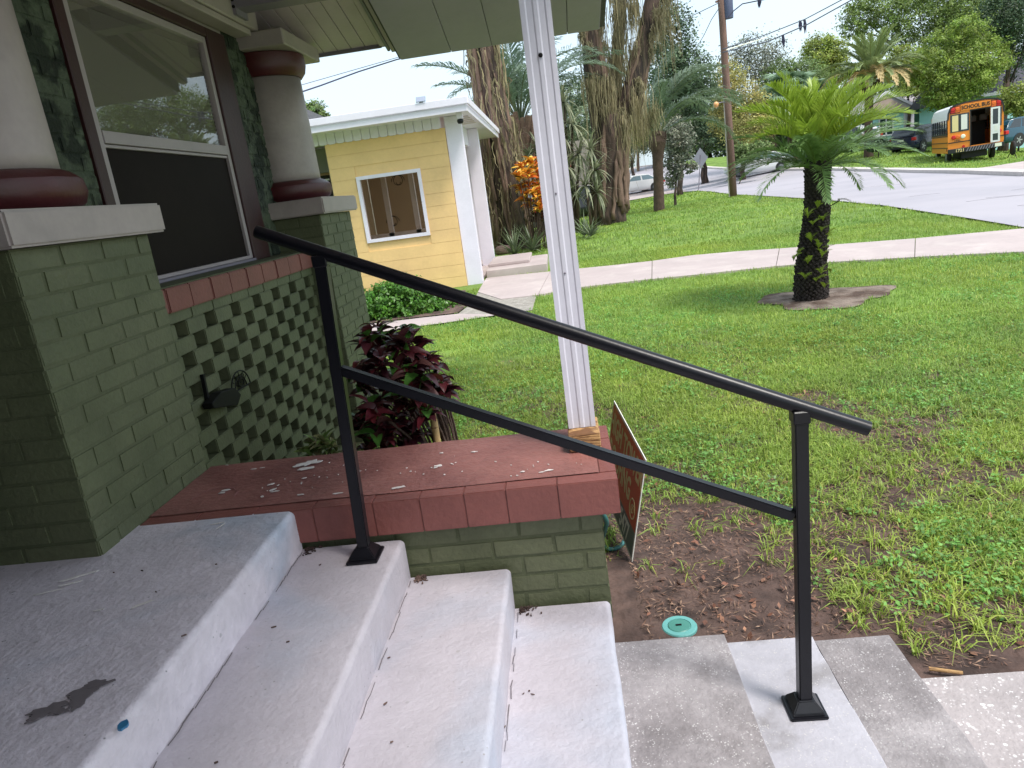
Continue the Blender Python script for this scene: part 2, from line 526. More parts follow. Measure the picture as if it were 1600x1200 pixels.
m_grass = mat('grass_blades', lin(138, 168, 86), 0.5, var=0.16, vscale=1.2, transl=0.35, tint=True)
m_straw = mat('straw_litter', lin(160, 136, 118), 0.8, var=0.3, vscale=9, tint=True)
m_croton = mat('croton_leaf', lin(255, 255, 255), 0.35, var=0.12, vscale=9, transl=0.15, tint=True)
m_spiky = mat('spiky_leaf', lin(108, 120, 92), 0.5, var=0.15, vscale=3, transl=0.2, tint=True)
m_teal = mat('teal_plastic', lin(72, 136, 124), 0.4, var=0.05)
m_tealr = mat('pale_teal_plastic', lin(104, 170, 166), 0.4, var=0.05)
m_hose = mat('teal_hose', lin(58, 112, 110), 0.4, var=0.1)
m_glass = glass_mat('window_glass', (0.96, 0.96, 0.96), 0.01, 0.05)
m_screen = mat('insect_screen', (0.016, 0.012, 0.011), 0.5, var=0.1, spec=0.04)

# ================================================================== GROUND
def drape(name, m, left, right, nu, nv, lift, parent=None):
    """sheet between two plan polylines, draped on the terrain"""
    L = np.array([p[:2] for p in left], float); Rr = np.array([p[:2] for p in right], float)
    def resample(P, n):
        s = np.r_[0, np.cumsum(np.hypot(*np.diff(P, axis=0).T))]
        t = np.linspace(0, s[-1], n)
        return np.c_[np.interp(t, s, P[:, 0]), np.interp(t, s, P[:, 1])]
    if nu != len(L):
        L = resample(L, nu); Rr = resample(Rr, nu)
    t = np.linspace(0, 1, nv)[None, :, None]
    P = L[:, None] * (1 - t) + Rr[:, None] * t
    P = P.reshape(-1, 2)
    z = tz(P[:, 0], P[:, 1]) + lift
    V = np.c_[P, z]
    idx = np.arange(nu * nv).reshape(nu, nv)
    F = np.stack([idx[:-1, :-1], idx[1:, :-1], idx[1:, 1:], idx[:-1, 1:]], -1).reshape(-1, 4)
    me = arr_mesh(name, V, F, m, smooth=True)
    bm = bmesh.new(); bm.from_mesh(me)
    bm.normal_update()
    if sum(f.normal.z for f in bm.faces) < 0:
        bmesh.ops.reverse_faces(bm, faces=bm.faces)
    bm.to_mesh(me); bm.free()
    return link(name, me, parent)

# ground: polar grid so that it is fine near the house and reaches the horizon
def make_ground():
    rr = np.r_[0.0, np.exp(np.linspace(math.log(.4), math.log(900), 150))]
    aa = np.linspace(0, 2 * math.pi, 221)[:-1]
    X = np.outer(rr, np.sin(aa)); Y = np.outer(rr, np.cos(aa))
    x = X.ravel(); y = Y.ravel()
    z = tz(x, y)
    near = np.clip(1 - np.hypot(x - 1, y - 3) / 6, 0, 1)
    z += (vnoise(x, y, 2.3, 3) - .5) * .05 * near + (vnoise(x, y, 9, 5) - .5) * .02 * near - 0.0
    # keep the ground under the steps and the slab
    ins = ((x > -6) & (x < .80) & (y < 1.98) & (y > -5)) | ((x > .7) & (x < 9) & (y < 1.80) & (y > -5))
    z = np.where(ins, np.minimum(z, -.70), z)
    k = len(aa); idx = np.arange(len(rr) * k).reshape(len(rr), k)
    nx = np.roll(idx, -1, axis=1)
    F = np.stack([idx[:-1], idx[1:], nx[1:], nx[:-1]], -1).reshape(-1, 4)
    m = mat('lawn_ground', lin(96, 122, 48), 0.95, var=0.22, vscale=1.1, bump=0.8, bscale=22, col2=lin(112, 140, 56), mix=(.4, .6), mscale=.7)
    n = m.node_tree.nodes; l = m.node_tree.links
    b = n["Principled BSDF"]
    src = b.inputs['Base Color'].links[0].from_socket
    geo = n.new("ShaderNodeNewGeometry")
    def vm(op, a, bb):
        t = n.new("ShaderNodeVectorMath"); t.operation = op; l.new(a, t.inputs[0]); t.inputs[1].default_value = bb
        return t
    # bare earth round the steps fades into the lawn with distance from there
    s1 = vm('SUBTRACT', geo.outputs['Position'], (0.9, 1.6, -.62)); ln = n.new("ShaderNodeVectorMath"); ln.operation = 'LENGTH'
    sc = vm('MULTIPLY', s1.outputs[0], (.62, .8, 0.0)); l.new(sc.outputs[0], ln.inputs[0])
    nz = n.new("ShaderNodeTexNoise"); nz.inputs['Scale'].default_value = 2.4; nz.inputs['Detail'].default_value = 6; l.new(geo.outputs['Position'], nz.inputs['Vector'])
    ma = n.new("ShaderNodeMath"); ma.operation = 'MULTIPLY_ADD'; l.new(nz.outputs['Fac'], ma.inputs[0]); ma.inputs[1].default_value = 5.5; l.new(ln.outputs['Value'], ma.inputs[2])
    mr = n.new("ShaderNodeMapRange"); mr.inputs['From Min'].default_value = 4.9; mr.inputs['From Max'].default_value = 6.9; l.new(ma.outputs[0], mr.inputs[0])
    soil = n.new("ShaderNodeMix"); soil.data_type = 'RGBA'
    soil.inputs[6].default_value = (*lin(100, 80, 73), 1); soil.inputs[7].default_value = (*lin(60, 47, 43), 1)
    n2 = n.new("ShaderNodeTexNoise"); n2.inputs['Scale'].default_value = 9; n2.inputs['Detail'].default_value = 8; l.new(geo.outputs['Position'], n2.inputs['Vector'])
    r2 = n.new("ShaderNodeMapRange"); r2.inputs['From Min'].default_value = .35; r2.inputs['From Max'].default_value = .65; l.new(n2.outputs['Fac'], r2.inputs[0]); l.new(r2.outputs[0], soil.inputs[0])
    mx = n.new("ShaderNodeMix"); mx.data_type = 'RGBA'; l.new(mr.outputs[0], mx.inputs[0]); l.new(soil.outputs[2], mx.inputs[6]); l.new(src, mx.inputs[7])
    l.new(mx.outputs[2], b.inputs['Base Color'])
    o = link('ground', arr_mesh('ground', np.c_[x, y, z], F, m, smooth=True))
    struct(o)
make_ground()

# --- street along the right and across the far side
near_px = [(1600, 359), (1520, 345), (1450, 334), (1380, 323), (1292, 314), (1220, 309), (1150, 305), (1110, 300), (1090, 299), (1060, 301), (1000, 309), (950, 315), (880, 322)]
far_px = [(1600, 277), (1550, 275), (1510, 273), (1470, 272), (1400, 270), (1330, 268), (1300, 267), (1220, 268), (1140, 265), (1090, 262), (1050, 258), (1000, 262), (950, 275)]
nearP = [G(*p) for p in near_px]; farP = [G(*p) for p in far_px]
n0, f0 = nearP[0], farP[0]
ext = [(11.5, -25), (11.3, -12), (10.8, -2), (10.0, 6)]
extf = [(21, -25), (21, -12), (21.5, 0), (22, 12)]
L_ = [np.array([a, b, 0]) for a, b in ext] + nearP
R_ = [np.array([a, b, 0]) for a, b in extf] + farP
road_poly = [tuple(p[:2]) for p in L_] + [tuple(p[:2]) for p in R_[::-1]]
def densify(L, R, k):
    a, b = [], []
    for i in range(len(L) - 1):
        for t in np.linspace(0, 1, k, endpoint=False):
            a.append(L[i] * (1 - t) + L[i + 1] * t); b.append(R[i] * (1 - t) + R[i + 1] * t)
    a.append(L[-1]); b.append(R[-1])
    return a, b
La, Ra = densify(L_, R_, 6)
road = drape('road', m_road, La, Ra, len(La), 24, 0.035)
struct(road)
# kerb along the far side
kv = MB()
for i in range(len(Ra) - 1):
    a, b = Ra[i], Ra[i + 1]
    if np.hypot(*(b - a)[:2]) < 1e-3:
        continue
    d = (b - a)[:2] / np.hypot(*(b - a)[:2]); nrm = np.array([-d[1], d[0]])
    if nrm @ (La[i][:2] - Ra[i][:2]) > 0:
        nrm = -nrm
    vs = []
    for p in (a, b):
        z = tz1(p[0], p[1])
        for off, h in ((-.05, .0), (-.05, .16), (.35, .18), (.35, 0)):
            q = p[:2] + nrm * off
            vs.append((q[0], q[1], z + h))
    kv.add(vs, [(0, 1, 5, 4), (1, 2, 6, 5), (2, 3, 7, 6), (0, 3, 2, 1), (4, 5, 6, 7)])
kb = kv.build('kerb', m_kerb)
struct(kb)
# cracks and tar marks in the street
rk = MB(); r3 = random.Random(12)
for (u, v, L, a) in [(1510, 318, 1.6, .2), (1540, 312, 1.2, -.2), (1580, 300, 1.5, .1), (1420, 310, .8, .4), (1350, 295, 1.2, .1), (1478, 276, .5, 0), (1240, 296, 1.4, .2), (1590, 325, 1.8, .05)]:
    p = G(u, v)[:2]; q = base = None
    ang = math.atan2(HR[1], HR[0]) + a
    for s in range(9):
        n = p + np.array([math.cos(ang), math.sin(ang)]) * L / 9
        ang += r3.uniform(-.35, .35)
        rk.obox((p[0], p[1], tz1(*p) + .040), (n[0], n[1], tz1(*n) + .040), r3.uniform(.01, .025), .002)
        p = n
rk = rk.build('road_crack', mat('tar', lin(134, 130, 136), .8)); struct(rk)
# bus driveway apron joining the road
ap_l = [G(1480, 271), G(1540, 272), G(1600, 276)]
ap_r = [G(1500, 268), G(1545, 263), G(1600, 254)]
apron_poly = [tuple(p[:2]) for p in ap_l] + [tuple(p[:2]) for p in ap_r[::-1]]
ap = drape('driveway', m_pink, ap_l, ap_r, 12, 6, 0.06); struct(ap)
# pale driveway strip under the far white car and strip near the pole
drive_poly = [tuple(G(*p)[:2]) for p in [(1075, 300), (1030, 306), (960, 318), (880, 327), (880, 314), (960, 307), (1020, 299), (1060, 296)]]
dv = drape('driveway', m_pink, [G(1075, 300), G(1030, 306), G(960, 318), G(880, 327)], [G(1060, 296), G(1020, 299), G(960, 307), G(880, 314)], 16, 4, 0.06); struct(dv)

# --- walk of the yellow house: separate slabs
wn = [G(747, 459), G(785, 471), G(836, 465), G(910, 451), G(1000, 441), G(1100, 431), G(1241, 416), G(1450, 404), G(1600, 397)]
wf = [G(760, 437), G(800, 432.5), G(857, 427), G(907, 422), G(1000, 413), G(1100, 399), G(1249, 389), G(1450, 374), G(1600, 360)]
dl = (wn[-1] - wn[-2]); dl = dl / np.hypot(dl[0], dl[1])
wn.append(wn[-1] + dl * 2.2); wf.append(wf[-1] + dl * 0.3)
walk_poly = [tuple(p[:2]) for p in wn] + [tuple(p[:2]) for p in wf[::-1]]
walk = thing('sidewalk', 'pale pinkish concrete walk crossing the lawn from the yellow house to the street', 'walk', (0, 0, 0))
walk['kind'] = 'structure'; del walk['category']
def slabs(nearL, farL, pitch, m, parent, lift=0.03, name='paving_slab', gap=0.004):
    A = np.array([p[:2] for p in nearL]); B = np.array([p[:2] for p in farL])
    sA = np.r_[0, np.cumsum(np.hypot(*np.diff(A, axis=0).T))]; sB = np.r_[0, np.cumsum(np.hypot(*np.diff(B, axis=0).T))]
    n = max(1, int(round(sA[-1] / pitch)))
    fA = lambda t: np.array([np.interp(t * sA[-1], sA, A[:, 0]), np.interp(t * sA[-1], sA, A[:, 1])])
    tb = np.interp(np.linspace(0, 1, len(sA)), np.linspace(0, 1, len(sA)), sB / sB[-1])
    fB = lambda t: np.array([np.interp(np.interp(t, sA / sA[-1], sB / sB[-1]) * sB[-1], sB, B[:, 0]), np.interp(np.interp(t, sA / sA[-1], sB / sB[-1]) * sB[-1], sB, B[:, 1])])
    for i in range(n):
        g = gap / pitch / n
        t0, t1 = i / n + g, (i + 1) / n - g
        mb = MB()
        nn, kk = 4, 5
        top = []
        for a in range(nn):
            for b in range(kk):
                t = t0 + (t1 - t0) * a / (nn - 1)
                p = fA(t) * (1 - b / (kk - 1)) + fB(t) * b / (kk - 1)
                top.append((p[0], p[1], tz1(p[0], p[1]) + lift))
        vs = top + [(p[0], p[1], p[2] - .08) for p in top]
        N = len(top); fs = []
        for a in range(nn - 1):
            for b in range(kk - 1):
                q = [a * kk + b, a * kk + b + 1, (a + 1) * kk + b + 1, (a + 1) * kk + b]
                fs.append(q)
        ring = [b for b in range(kk)] + [a * kk + kk - 1 for a in range(1, nn)] + [(nn - 1) * kk + b for b in range(kk - 2, -1, -1)] + [a * kk for a in range(nn - 2, 0, -1)]
        for q in range(len(ring)):
            r1, r2 = ring[q], ring[(q + 1) % len(ring)]
            fs.append([r1, r2, r2 + N, r1 + N])
        mb.add(vs, fs)
        mb.build(name, m, parent)
slabs(wn, wf, 1.55, m_pink, walk)

# pebble path between the walk and the hedge
pa_u = [G(747, 459.5), G(735, 478), G(716, 493), G(660, 499), G(600, 506), G(560, 512)]
pa_l = [G(838, 466), G(832, 487), G(785, 494), G(690, 508), G(640, 514), G(565, 527)]
path_poly = [tuple(p[:2]) for p in pa_u] + [tuple(p[:2]) for p in pa_l[::-1]]
pl_, pr_ = densify([np.array(p) for p in pa_u[:3]], [np.array(p) for p in pa_l[:3]], 5)
pp = drape('path', m_aggr, pl_, pr_, len(pl_), 10, 0.022); struct(pp)
pl2, pr2 = densify([np.array(p) for p in pa_u[2:]], [np.array(p) for p in pa_l[2:]], 5)
pp2 = drape('path', m_pink, pl2, pr2, len(pl2), 6, 0.024); struct(pp2)
# soil disc round the cycad
cyc = G(1270, 470)
DC = dist(cyc)
ring = MB(); nn = 40
cc = G(1290, 466)
for j in range(nn):
    t = 2 * math.pi * j / nn
    r = 0.66 * (1 + .16 * math.sin(3 * t + 1) + .08 * math.sin(7 * t))
    x, y = cc[0] + HR[0] * r * math.cos(t) + HF[0] * r * .8 * math.sin(t), cc[1] + HR[1] * r * math.cos(t) + HF[1] * r * .8 * math.sin(t)
    ring.v.append((x, y, tz1(x, y) + .012))
ring.v.append((cc[0], cc[1], tz1(cc[0], cc[1]) + .05))
for j in range(nn):
    ring.f.append([j, (j + 1) % nn, nn]); ring.mi.append(0)
soil_poly = [v[:2] for v in ring.v[:nn]]
m_sand = mat('grey_sandy_soil', lin(132, 118, 108), 0.95, var=0.25, vscale=8, bump=0.9, bscale=30, col2=lin(84, 66, 56), mix=(.42, .58), mscale=3.5)
so = ring.build('tree_pit', m_sand, None, smooth='all'); struct(so)
# planting bed by the yellow wall
bed = [G(565, 510), G(600, 505), G(716, 492), G(734, 478), G(728, 456), G(575, 465)]
bb = MB(); bb.add([(p[0], p[1], tz1(p[0], p[1]) + .03) for p in bed], [list(range(len(bed)))])
bo = bb.build('planting_bed', m_soil); struct(bo)
bed_poly = [tuple(p[:2]) for p in bed]
for _p in [] and [(1000,302),(1147,308),(955,350),(1030,330),(1091,298),(1140,265),(1470,272),(1510,254),(1590,357),(1300,267)]:
    0 and print('DIST', _p, round(dist(G(*_p)),1), np.round(G(*_p),2))

# ================================================================== GREEN HOUSE
XF = -1.5          # street face of the brick piers
CO = 0.0675        # brick course
brick_cache = {}
def brick_mesh(l, h=0.0605, d=0.10, seed=0, m=None):
    """painted brick: long axis Y, face towards +X, origin at centre of the face"""
    key = (round(l, 2), round(h, 3), d, seed, m.name)
    if key in brick_cache:
        return brick_cache[key]
    mb = MB().box(-d, 0, -l / 2, l / 2, -h / 2, h / 2)
    me = mb.mesh('brick', m)
    r = random.Random(seed + 5)
    for v in me.vertices:
        v.co.x += r.uniform(-.0015, .0015) if v.co.x > -.01 else 0
        v.co.y += r.uniform(-.002, .002); v.co.z += r.uniform(-.0015, .0015)
    bevel_mesh(me, 0.0045, 2)
    brick_cache[key] = me
    return me
def place_brick(parent, l, p, face, m=m_green, h=0.0605, d=0.05, prud=None):
    l = round(l, 2)
    if l < .03:
        return
    me = brick_mesh(l - .0, h, d, rnd.randrange(3), m)
    o = link('brick', me, parent)
    k = rnd.uniform(-.0015, .002) if prud is None else prud
    if face == '+x':
        o.location = (p[0] + k, p[1], p[2])
    elif face == '-y':
        o.location = (p[0], p[1] - k, p[2]); o.rotation_euler = (0, 0, -math.pi / 2)
    elif face == '+y':
        o.location = (p[0], p[1] + k, p[2]); o.rotation_euler = (0, 0, math.pi / 2)
    return o
def brick_face(parent, face, a0, a1, z0, z1, plane, m=m_green, L=.205, off0=0.0, clip=None, course0=None, h=.0645, jl=.0035):
    """running bond over a rectangle; a runs along Y for +x and along X for the y faces"""
    z = z1 - CO / 2; k = 0
    while z > z0 - CO * .3:
        off = off0 + (0 if k % 2 == 0 else L / 2) + rnd.uniform(-.004, .004)
        a = a0 - (L - off) if off > .03 else a0
        e = a0 + off if off > .03 else a0 + L
        s = a0
        while s < a1 - .02:
            e = min(e, a1)
            if a1 - e < .035:
                e = a1
            ln_ = e - s - jl
            c = (s + e) / 2
            if ln_ > .025 and (clip is None or clip(c, z)):
                if face == '+x':
                    place_brick(parent, ln_, (plane, c, z), face, m, h)
                else:
                    place_brick(parent, ln_, (c, plane, z), face, m, h)
            s = e; e = s + L * (1 + rnd.uniform(-.02, .02))
        z -= CO; k += 1

# steps must exist first for contact; --- porch steps
STX = [-0.961, -0.62, -0.285, 0.027]
STZ = [0.0, -0.142, -0.282, -0.430]
YB = 2.128
def step_block(name, x0, x1, zt, zb, y0, y1, m, seed, amp=.0022, rad=.018, ny=90):
    pr = [(x0, zb), (x0, zt)]
    nx = max(2, int((x1 - x0) / .06))
    for i in range(1, nx):
        pr.append((x0 + (x1 - rad * 1.4 - x0) * i / nx, zt))
    for i in range(7):
        t = math.pi / 2 * i / 6
        pr.append((x1 - rad + rad * math.sin(t), zt - rad + rad * math.cos(t)))
    zz = zt - rad
    for i in range(1, 4):
        pr.append((x1 - .006 * i / 3, zz + (zb - zz) * i / 3))
    ys = np.linspace(y0, y1, ny)
    # round the end against the wall a little
    V = []
    for j, y in enumerate(ys):
        for i, (x, z) in enumerate(pr):
            e = 0
            n1 = vnoise([y + seed * 3.1], [x * .7], 7, seed)[0] - .5
            n2 = vnoise([y + seed * 1.7], [z + x], 26, seed + 2)[0] - .5
            dx = dz = 0
            if x > x1 - rad * 1.6:
                dx = n1 * amp * 2.2 + n2 * amp * 1.3; dz = n2 * amp * .8 if z > zt - rad else 0
            elif z >= zt:
                dz = (vnoise([x], [y], 3, seed)[0] - .5) * amp
            yy = y
            V.append((x + dx, yy, z + dz))
    k = len(pr)
    F = []
    for j in range(ny - 1):
        for i in range(k - 1):
            F.append((j * k + i, j * k + i + 1, (j + 1) * k + i + 1, (j + 1) * k + i))
    mb = MB(); mb.add(V, F)
    mb.add([V[i] for i in range(k)], [list(range(k))]); mb.add([V[(ny - 1) * k + i] for i in range(k)], [list(range(k))[::-1]])
    return mb.mesh(name, m, smooth=50)
porch = thing('porch_steps', 'worn painted concrete porch floor with wide steps going down to the right', 'steps', (0, 0, 0))
link('porch_floor', step_block('porch_floor', -4.6, STX[0], STZ[0], -.72, -2.2, YB, m_porch, 1, rad=.02), porch)
for k in (1, 2, 3):
    link('step', step_block('step', STX[k - 1] - .006, STX[k], STZ[k], -.72, -2.2, YB, m_conc, k + 1), porch)
# paint wear on porch floor and steps: thin films of paint and bare patches
def blob(mb, cx, cy, z, rx, ry, ang, n=14, jag=.35, seed=0, side='z', hgt=.0008):
    r = random.Random(seed)
    pts = []
    for j in range(n):
        t = 2 * math.pi * j / n
        q = 1 + r.uniform(-jag, jag)
        x = rx * q * math.cos(t); y = ry * q * math.sin(t)
        pts.append((cx + x * math.cos(ang) - y * math.sin(ang), cy + x * math.sin(ang) + y * math.cos(ang)))
    mb.prism(pts, 'z', z - .0002 - .00007 * (seed % 9), z + hgt + .00013 * (seed % 11))
m_bare = mat('bare_concrete_patch', lin(104, 97, 100), 0.8, var=0.12, vscale=20)
m_film = mat('bluish_paint_film', lin(168, 184, 200), 0.6, var=0.08, vscale=10)
m_chipw = mat('white_paint_chip', lin(214, 208, 206), 0.6, var=0.08, vscale=30)
m_blue = mat('blue_paint', lin(52, 118, 160), 0.4)
ZF = .0035
pm = MB(); ss = 1
for (u, v, rx, ry, a) in [(137, 1078, .036, .016, .5), (128, 1090, .016, .030, .1), (150, 1068, .022, .010, .3), (74, 1110, .030, .014, .4), (62, 1118, .020, .010, .9), (92, 1112, .018, .006, .2)]:
    P = onz(u, v, ZF); ss += 1
    blob(pm, P[0], P[1], ZF, rx * 1.15, ry * 1.2, a, 22, .35, ss)
o = pm.build('bare_patch', m_bare, porch); o['kind'] = 'stuff'
pm = MB()
for (u, v, rx, ry, a) in [(115, 903, .030, .006, .5), (135, 897, .035, .005, .5), (110, 912, .030, .004, .4), (222, 944, .026, .006, .6), (155, 953, .012, .004, .2), (345, 822, .02, .003, 1.2), (340, 818, .02, .003, .2), (75, 925, .03, .0025, .3)]:
    P = onz(u, v, ZF); ss += 1
    blob(pm, P[0], P[1], ZF, rx, ry, a, 14, .5, ss)
o = pm.build('paint_chip', m_chipw, porch); o['kind'] = 'stuff'
pm = MB(); P = onz(193, 1135, .0)
blob(pm, P[0] + .0, P[1], .001, .010, .014, .2, 14, .12, 77, hgt=.004)
o = pm.build('blue_spot', m_blue, porch)
# leaf crumbs and dirt on the steps
pm = MB()
for (u, v, k) in [(450, 1003, 1), (428, 980, 1), (608, 1028, 2), (612, 1160, 2), (602, 1100, 2), (827, 1080, 3), (818, 1084, 3), (832, 1085, 3), (788, 1137, 3), (288, 993, 0), (244, 925, 0), (222, 892, 0), (178, 895, 0), (338, 882, 0), (500, 883, 1), (338, 1192, 1)]:
    P = onz(u, v, STZ[k] + .004); ss += 1
    blob(pm, P[0], P[1], STZ[k] + .004, rnd.uniform(.003, .007), .0013, rnd.uniform(-.5, 1.2), 8, .3, ss, hgt=.002)
o = pm.build('leaf_crumb', m_soil, porch); o['kind'] = 'stuff'
# hairline cracks along the foot of each riser and across the nosings
pm = MB(); r4 = random.Random(31)
for k in (1, 2, 3):
    y = 2.10; x = STX[k - 1] + .006
    while y > .6:
        y2 = y - r4.uniform(.02, .06)
        if r4.random() < .6:
            pm.obox((x + r4.uniform(-.001, .004), y, STZ[k] + .0035), (x + r4.uniform(-.001, .005), y2, STZ[k] + .0035), r4.uniform(.0008, .0024), .002)
        y = y2
for (x, y, k) in []:
    ang = r4.uniform(0, 6)
    for s in range(7):
        x2, y2 = x + .02 * math.cos(ang), y + .02 * math.sin(ang); ang += r4.uniform(-.6, .6)
        pm.obox((x, y, STZ[k] + .003), (x2, y2, STZ[k] + .003), .0013, .0015); x, y = x2, y2
o = pm.build('hairline_crack', m_bare, porch); o['kind'] = 'stuff'
# dirt gathered in the corners where steps meet the wall
pm = MB(); r5 = random.Random(9)
for (cx, k) in ((STX[0] + .012, 1), (STX[1] + .02, 2), (STX[2] + .015, 3)):
    for i in range(60):
        a = abs(r5.gauss(0, .02)); b_ = abs(r5.gauss(0, .02))
        blob(pm, cx + a, YB - b_, STZ[k] + .002, r5.uniform(.002, .007), r5.uniform(.001, .003), r5.uniform(0, 3), 5, .4, i, hgt=r5.uniform(.001, .006))
o = pm.build('corner_dirt', m_soil, porch); o['kind'] = 'stuff'

# lower landing and walk in front of the steps
land = thing('landing_slab', 'rough grey concrete landing at the foot of the steps with a pale painted band', 'landing')
def flat_slab(name, x0, x1, y0, y1, zt, m, seed, parent):
    me = step_block(name, x0, x1, zt, -.8, y0, y1, m, seed, amp=.003, rad=.004, ny=60)
    return link(name, me, parent)
flat_slab('landing_section', .020, .385, -2.2, 2.105, -.574, m_rough, 8, land)
o = flat_slab('landing_section', .3856, .655, -2.2, 2.075, -.586, m_strip, 9, land); o['label'] = 'pale painted band'
flat_slab('landing_section', .6556, .885, -2.2, 2.055, -.588, m_rough, 10, land)
fw = thing('front_walk', 'speckled pale concrete front walk leading away from the landing', 'walk')
mp_ = mat('pale_aggregate', lin(170, 162, 163), 0.85, var=0.12, vscale=5, bump=0.6, bscale=90, speck=[((.85, .82, .82), 60, .36), ((.9, .88, .88), 110, .3)])
xx = .888
while xx < 9:
    me = step_block('walk_section', xx, xx + 1.2, -.606 - .004 * xx, -.85, -2.0, 1.872, mp_, 12, amp=.004, rad=.01, ny=40)
    link('walk_section', me, fw); xx += 1.206

# --- brick wing wall with red slab
house = thing('porch_house', 'green painted brick porch front with lattice brickwork, round white columns and a big window', 'house')
wing = thing('wing_wall', 'low green brick wing wall beside the steps capped with chipped red slab', 'wall')
MB().box(-1.50, .027, 2.1545, 2.60, -.75, -.118).build('wall_core', m_mortar, wing)
brick_face(wing, '-y', -.99, .03, -.70, -.118, 2.152, L=.205, off0=.13, h=.062)
brick_face(wing, '+x', 2.152, 2.61, -.70, -.118, .03, off0=.1, h=.062)
# slab: body plus painted front bricks
SLX1 = .092
cap = MB()
nx, ny = 60, 22
V = []; F = []
xs = np.linspace(-1.497, SLX1 - .055, nx); ys = np.linspace(2.1838, 2.648, ny)
for i, x in enumerate(xs):
    for j, y in enumerate(ys):
        V.append((x, y, 0.003 + (vnoise([x], [y], 5, 4)[0] - .5) * .004 + (vnoise([x], [y], 30, 9)[0] - .5) * .0012))
for i in range(nx - 1):
    for j in range(ny - 1):
        F.append((i * ny + j, (i + 1) * ny + j, (i + 1) * ny + j + 1, i * ny + j + 1))
cap.add(V, F)
cap.box(-1.497, SLX1 - .056, 2.1842, 2.647, -.117, -.001)
cap.build('slab', m_red, wing, smooth=50)
segx = [-1.497, -1.30, -1.10, -.90, -.70, -.545, -.40, -.265, -.10, SLX1]
for i in range(len(segx) - 1):
    a, b = segx[i], segx[i + 1]
    mb = MB().box(a + .0006, b - .0006, 2.120, 2.1835, -.117, .001 + rnd.uniform(-.001, .001))
    mb.build('cap_brick', m_red2, wing, bevel=.0025, seg=2)
for i, (a, b) in enumerate([(2.185, 2.34), (2.343, 2.50), (2.503, 2.648)]):
    MB().box(SLX1 - .054, SLX1, a, b, -.117, .002).build('cap_brick', m_red2, wing, bevel=.0025, seg=2)
# paint loss on the slab
pm = MB(); r6 = random.Random(3)
for (u, v, rx, ry, a, n) in [(482, 724, .045, .022, .4, 20), (478, 732, .03, .012, .2, 16), (353, 766, .016, .006, .2, 10), (347, 770, .01, .004, .2, 9), (424, 757, .012, .006, .5, 9), (427, 765, .012, .006, .9, 9), (429, 768, .016, .004, .1, 9), (410, 776, .006, .008, .9, 9), (476, 747, .008, .004, .2, 8), (470, 773, .012, .004, .1, 8), (528, 771, .016, .004, .1, 9), (622, 762, .022, .006, .3, 12), (683, 728, .018, .009, .2, 12), (680, 731, .01, .005, .2, 9), (857, 735, .013, .006, .2, 12), (846, 738, .01, .004, .2, 9), (817, 737, .007, .005, .2, 8), (397, 733, .014, .003, .1, 8), (410, 731, .010, .002, .1, 8), (355, 727, .006, .002, 0, 7), (741, 706, .01, .004, 0, 8), (690, 708, .006, .003, 0, 7)]:
    P = onz(u, v, .006); ss += 1
    blob(pm, P[0], P[1], .0062, rx, ry, a, n, .4, ss)
for i in range(45):
    c0 = r6.choice([(-1.03, 2.36), (-.62, 2.36), (-.9, 2.42), (-.45, 2.4), (-.15, 2.25)])
    blob(pm, c0[0] + r6.gauss(0, .07), min(2.63, max(2.2, c0[1] + r6.gauss(0, .05))), .0062, r6.uniform(.001, .005), r6.uniform(.001, .003), r6.uniform(0, 3), 6, .4, i)
o = pm.build('paint_chip', m_chipw, wing); o['kind'] = 'stuff'
pm = MB()
arc = [onz(u, v, .0065) for (u, v) in [(298, 781), (312, 771), (330, 764), (350, 761), (365, 762), (371, 768), (366, 775)]]
for i in range(len(arc) - 1):
    a, b = arc[i], arc[i + 1]
    pm.obox(a, b, .004 if i > 1 else .0025, .0008)
m_scr = mat('scratch_mark', lin(150, 104, 104), 0.6, var=0.2, vscale=30)
o = pm.build('curved_scratch', m_scr, wing); o['kind'] = 'stuff'

# --- piers
def pier(y0, y1, xl):
    p = thing('brick_pier', '', 'pier')
    MB().box(xl, XF - .0025, y0 + .0025, y1 - .0025, -.7, .93).build('pier_core', m_mortar, p)
    zlow = -.70 if y0 > 3 else -.0
    brick_face(p, '+x', y0, y1, zlow, .93, XF, off0=.0, h=.0645)
    brick_face(p, '-y', max(xl, -2.15), XF, 0.0 if y0 < 3 else -.7, .93, y0, off0=.1, h=.0645)
    if y0 > 3:
        brick_face(p, '+y', -1.9, XF, 0.3, .93, y1, off0=.1, h=.0645)
    mb = MB().box(xl, XF + .05, y0 - .045, y1 + .045, .932, 1.035)
    mb.build('pier_cap', m_cream, p, bevel=.008, seg=2)
    return p
p1 = pier(1.92, 2.625, -4.6)
p1['label'] = 'near green brick pier with a wide white cap, beside the porch floor'
p2 = pier(4.63, 5.33, -2.3)
p2['label'] = 'far green brick pier with a white cap, beyond the lattice wall'
p1['group'] = p2['group'] = 'brick piers of the porch front'
def column(cy, lab):
    c = thing('round_column', lab, 'column', (0, 0, 0), 0, 'round columns on the brick piers')
    X0 = -1.79
    MB().lathe([(.245, 0), (.272, .02), (.285, .055), (.278, .095), (.25, .118), (.232, .126)], (X0, cy, 1.037), 48).build('column_base', m_maroon, c, smooth=35)
    MB().lathe([(.222, 0), (.222, .05), (.219, .32), (.214, .64)], (X0, cy, 1.164), 48).build('shaft', m_cream, c, smooth='all')
    MB().lathe([(.226, 0), (.252, .03), (.264, .075), (.262, .13), (.258, .135)], (X0, cy, 1.806), 48).build('neck_ring', m_maroon, c, smooth=35)
    MB().box(-2.1, X0 + .27, cy - .33, cy + .37, 1.944, 2.035).build('column_cap', m_cream, c, bevel=.006)
    return c
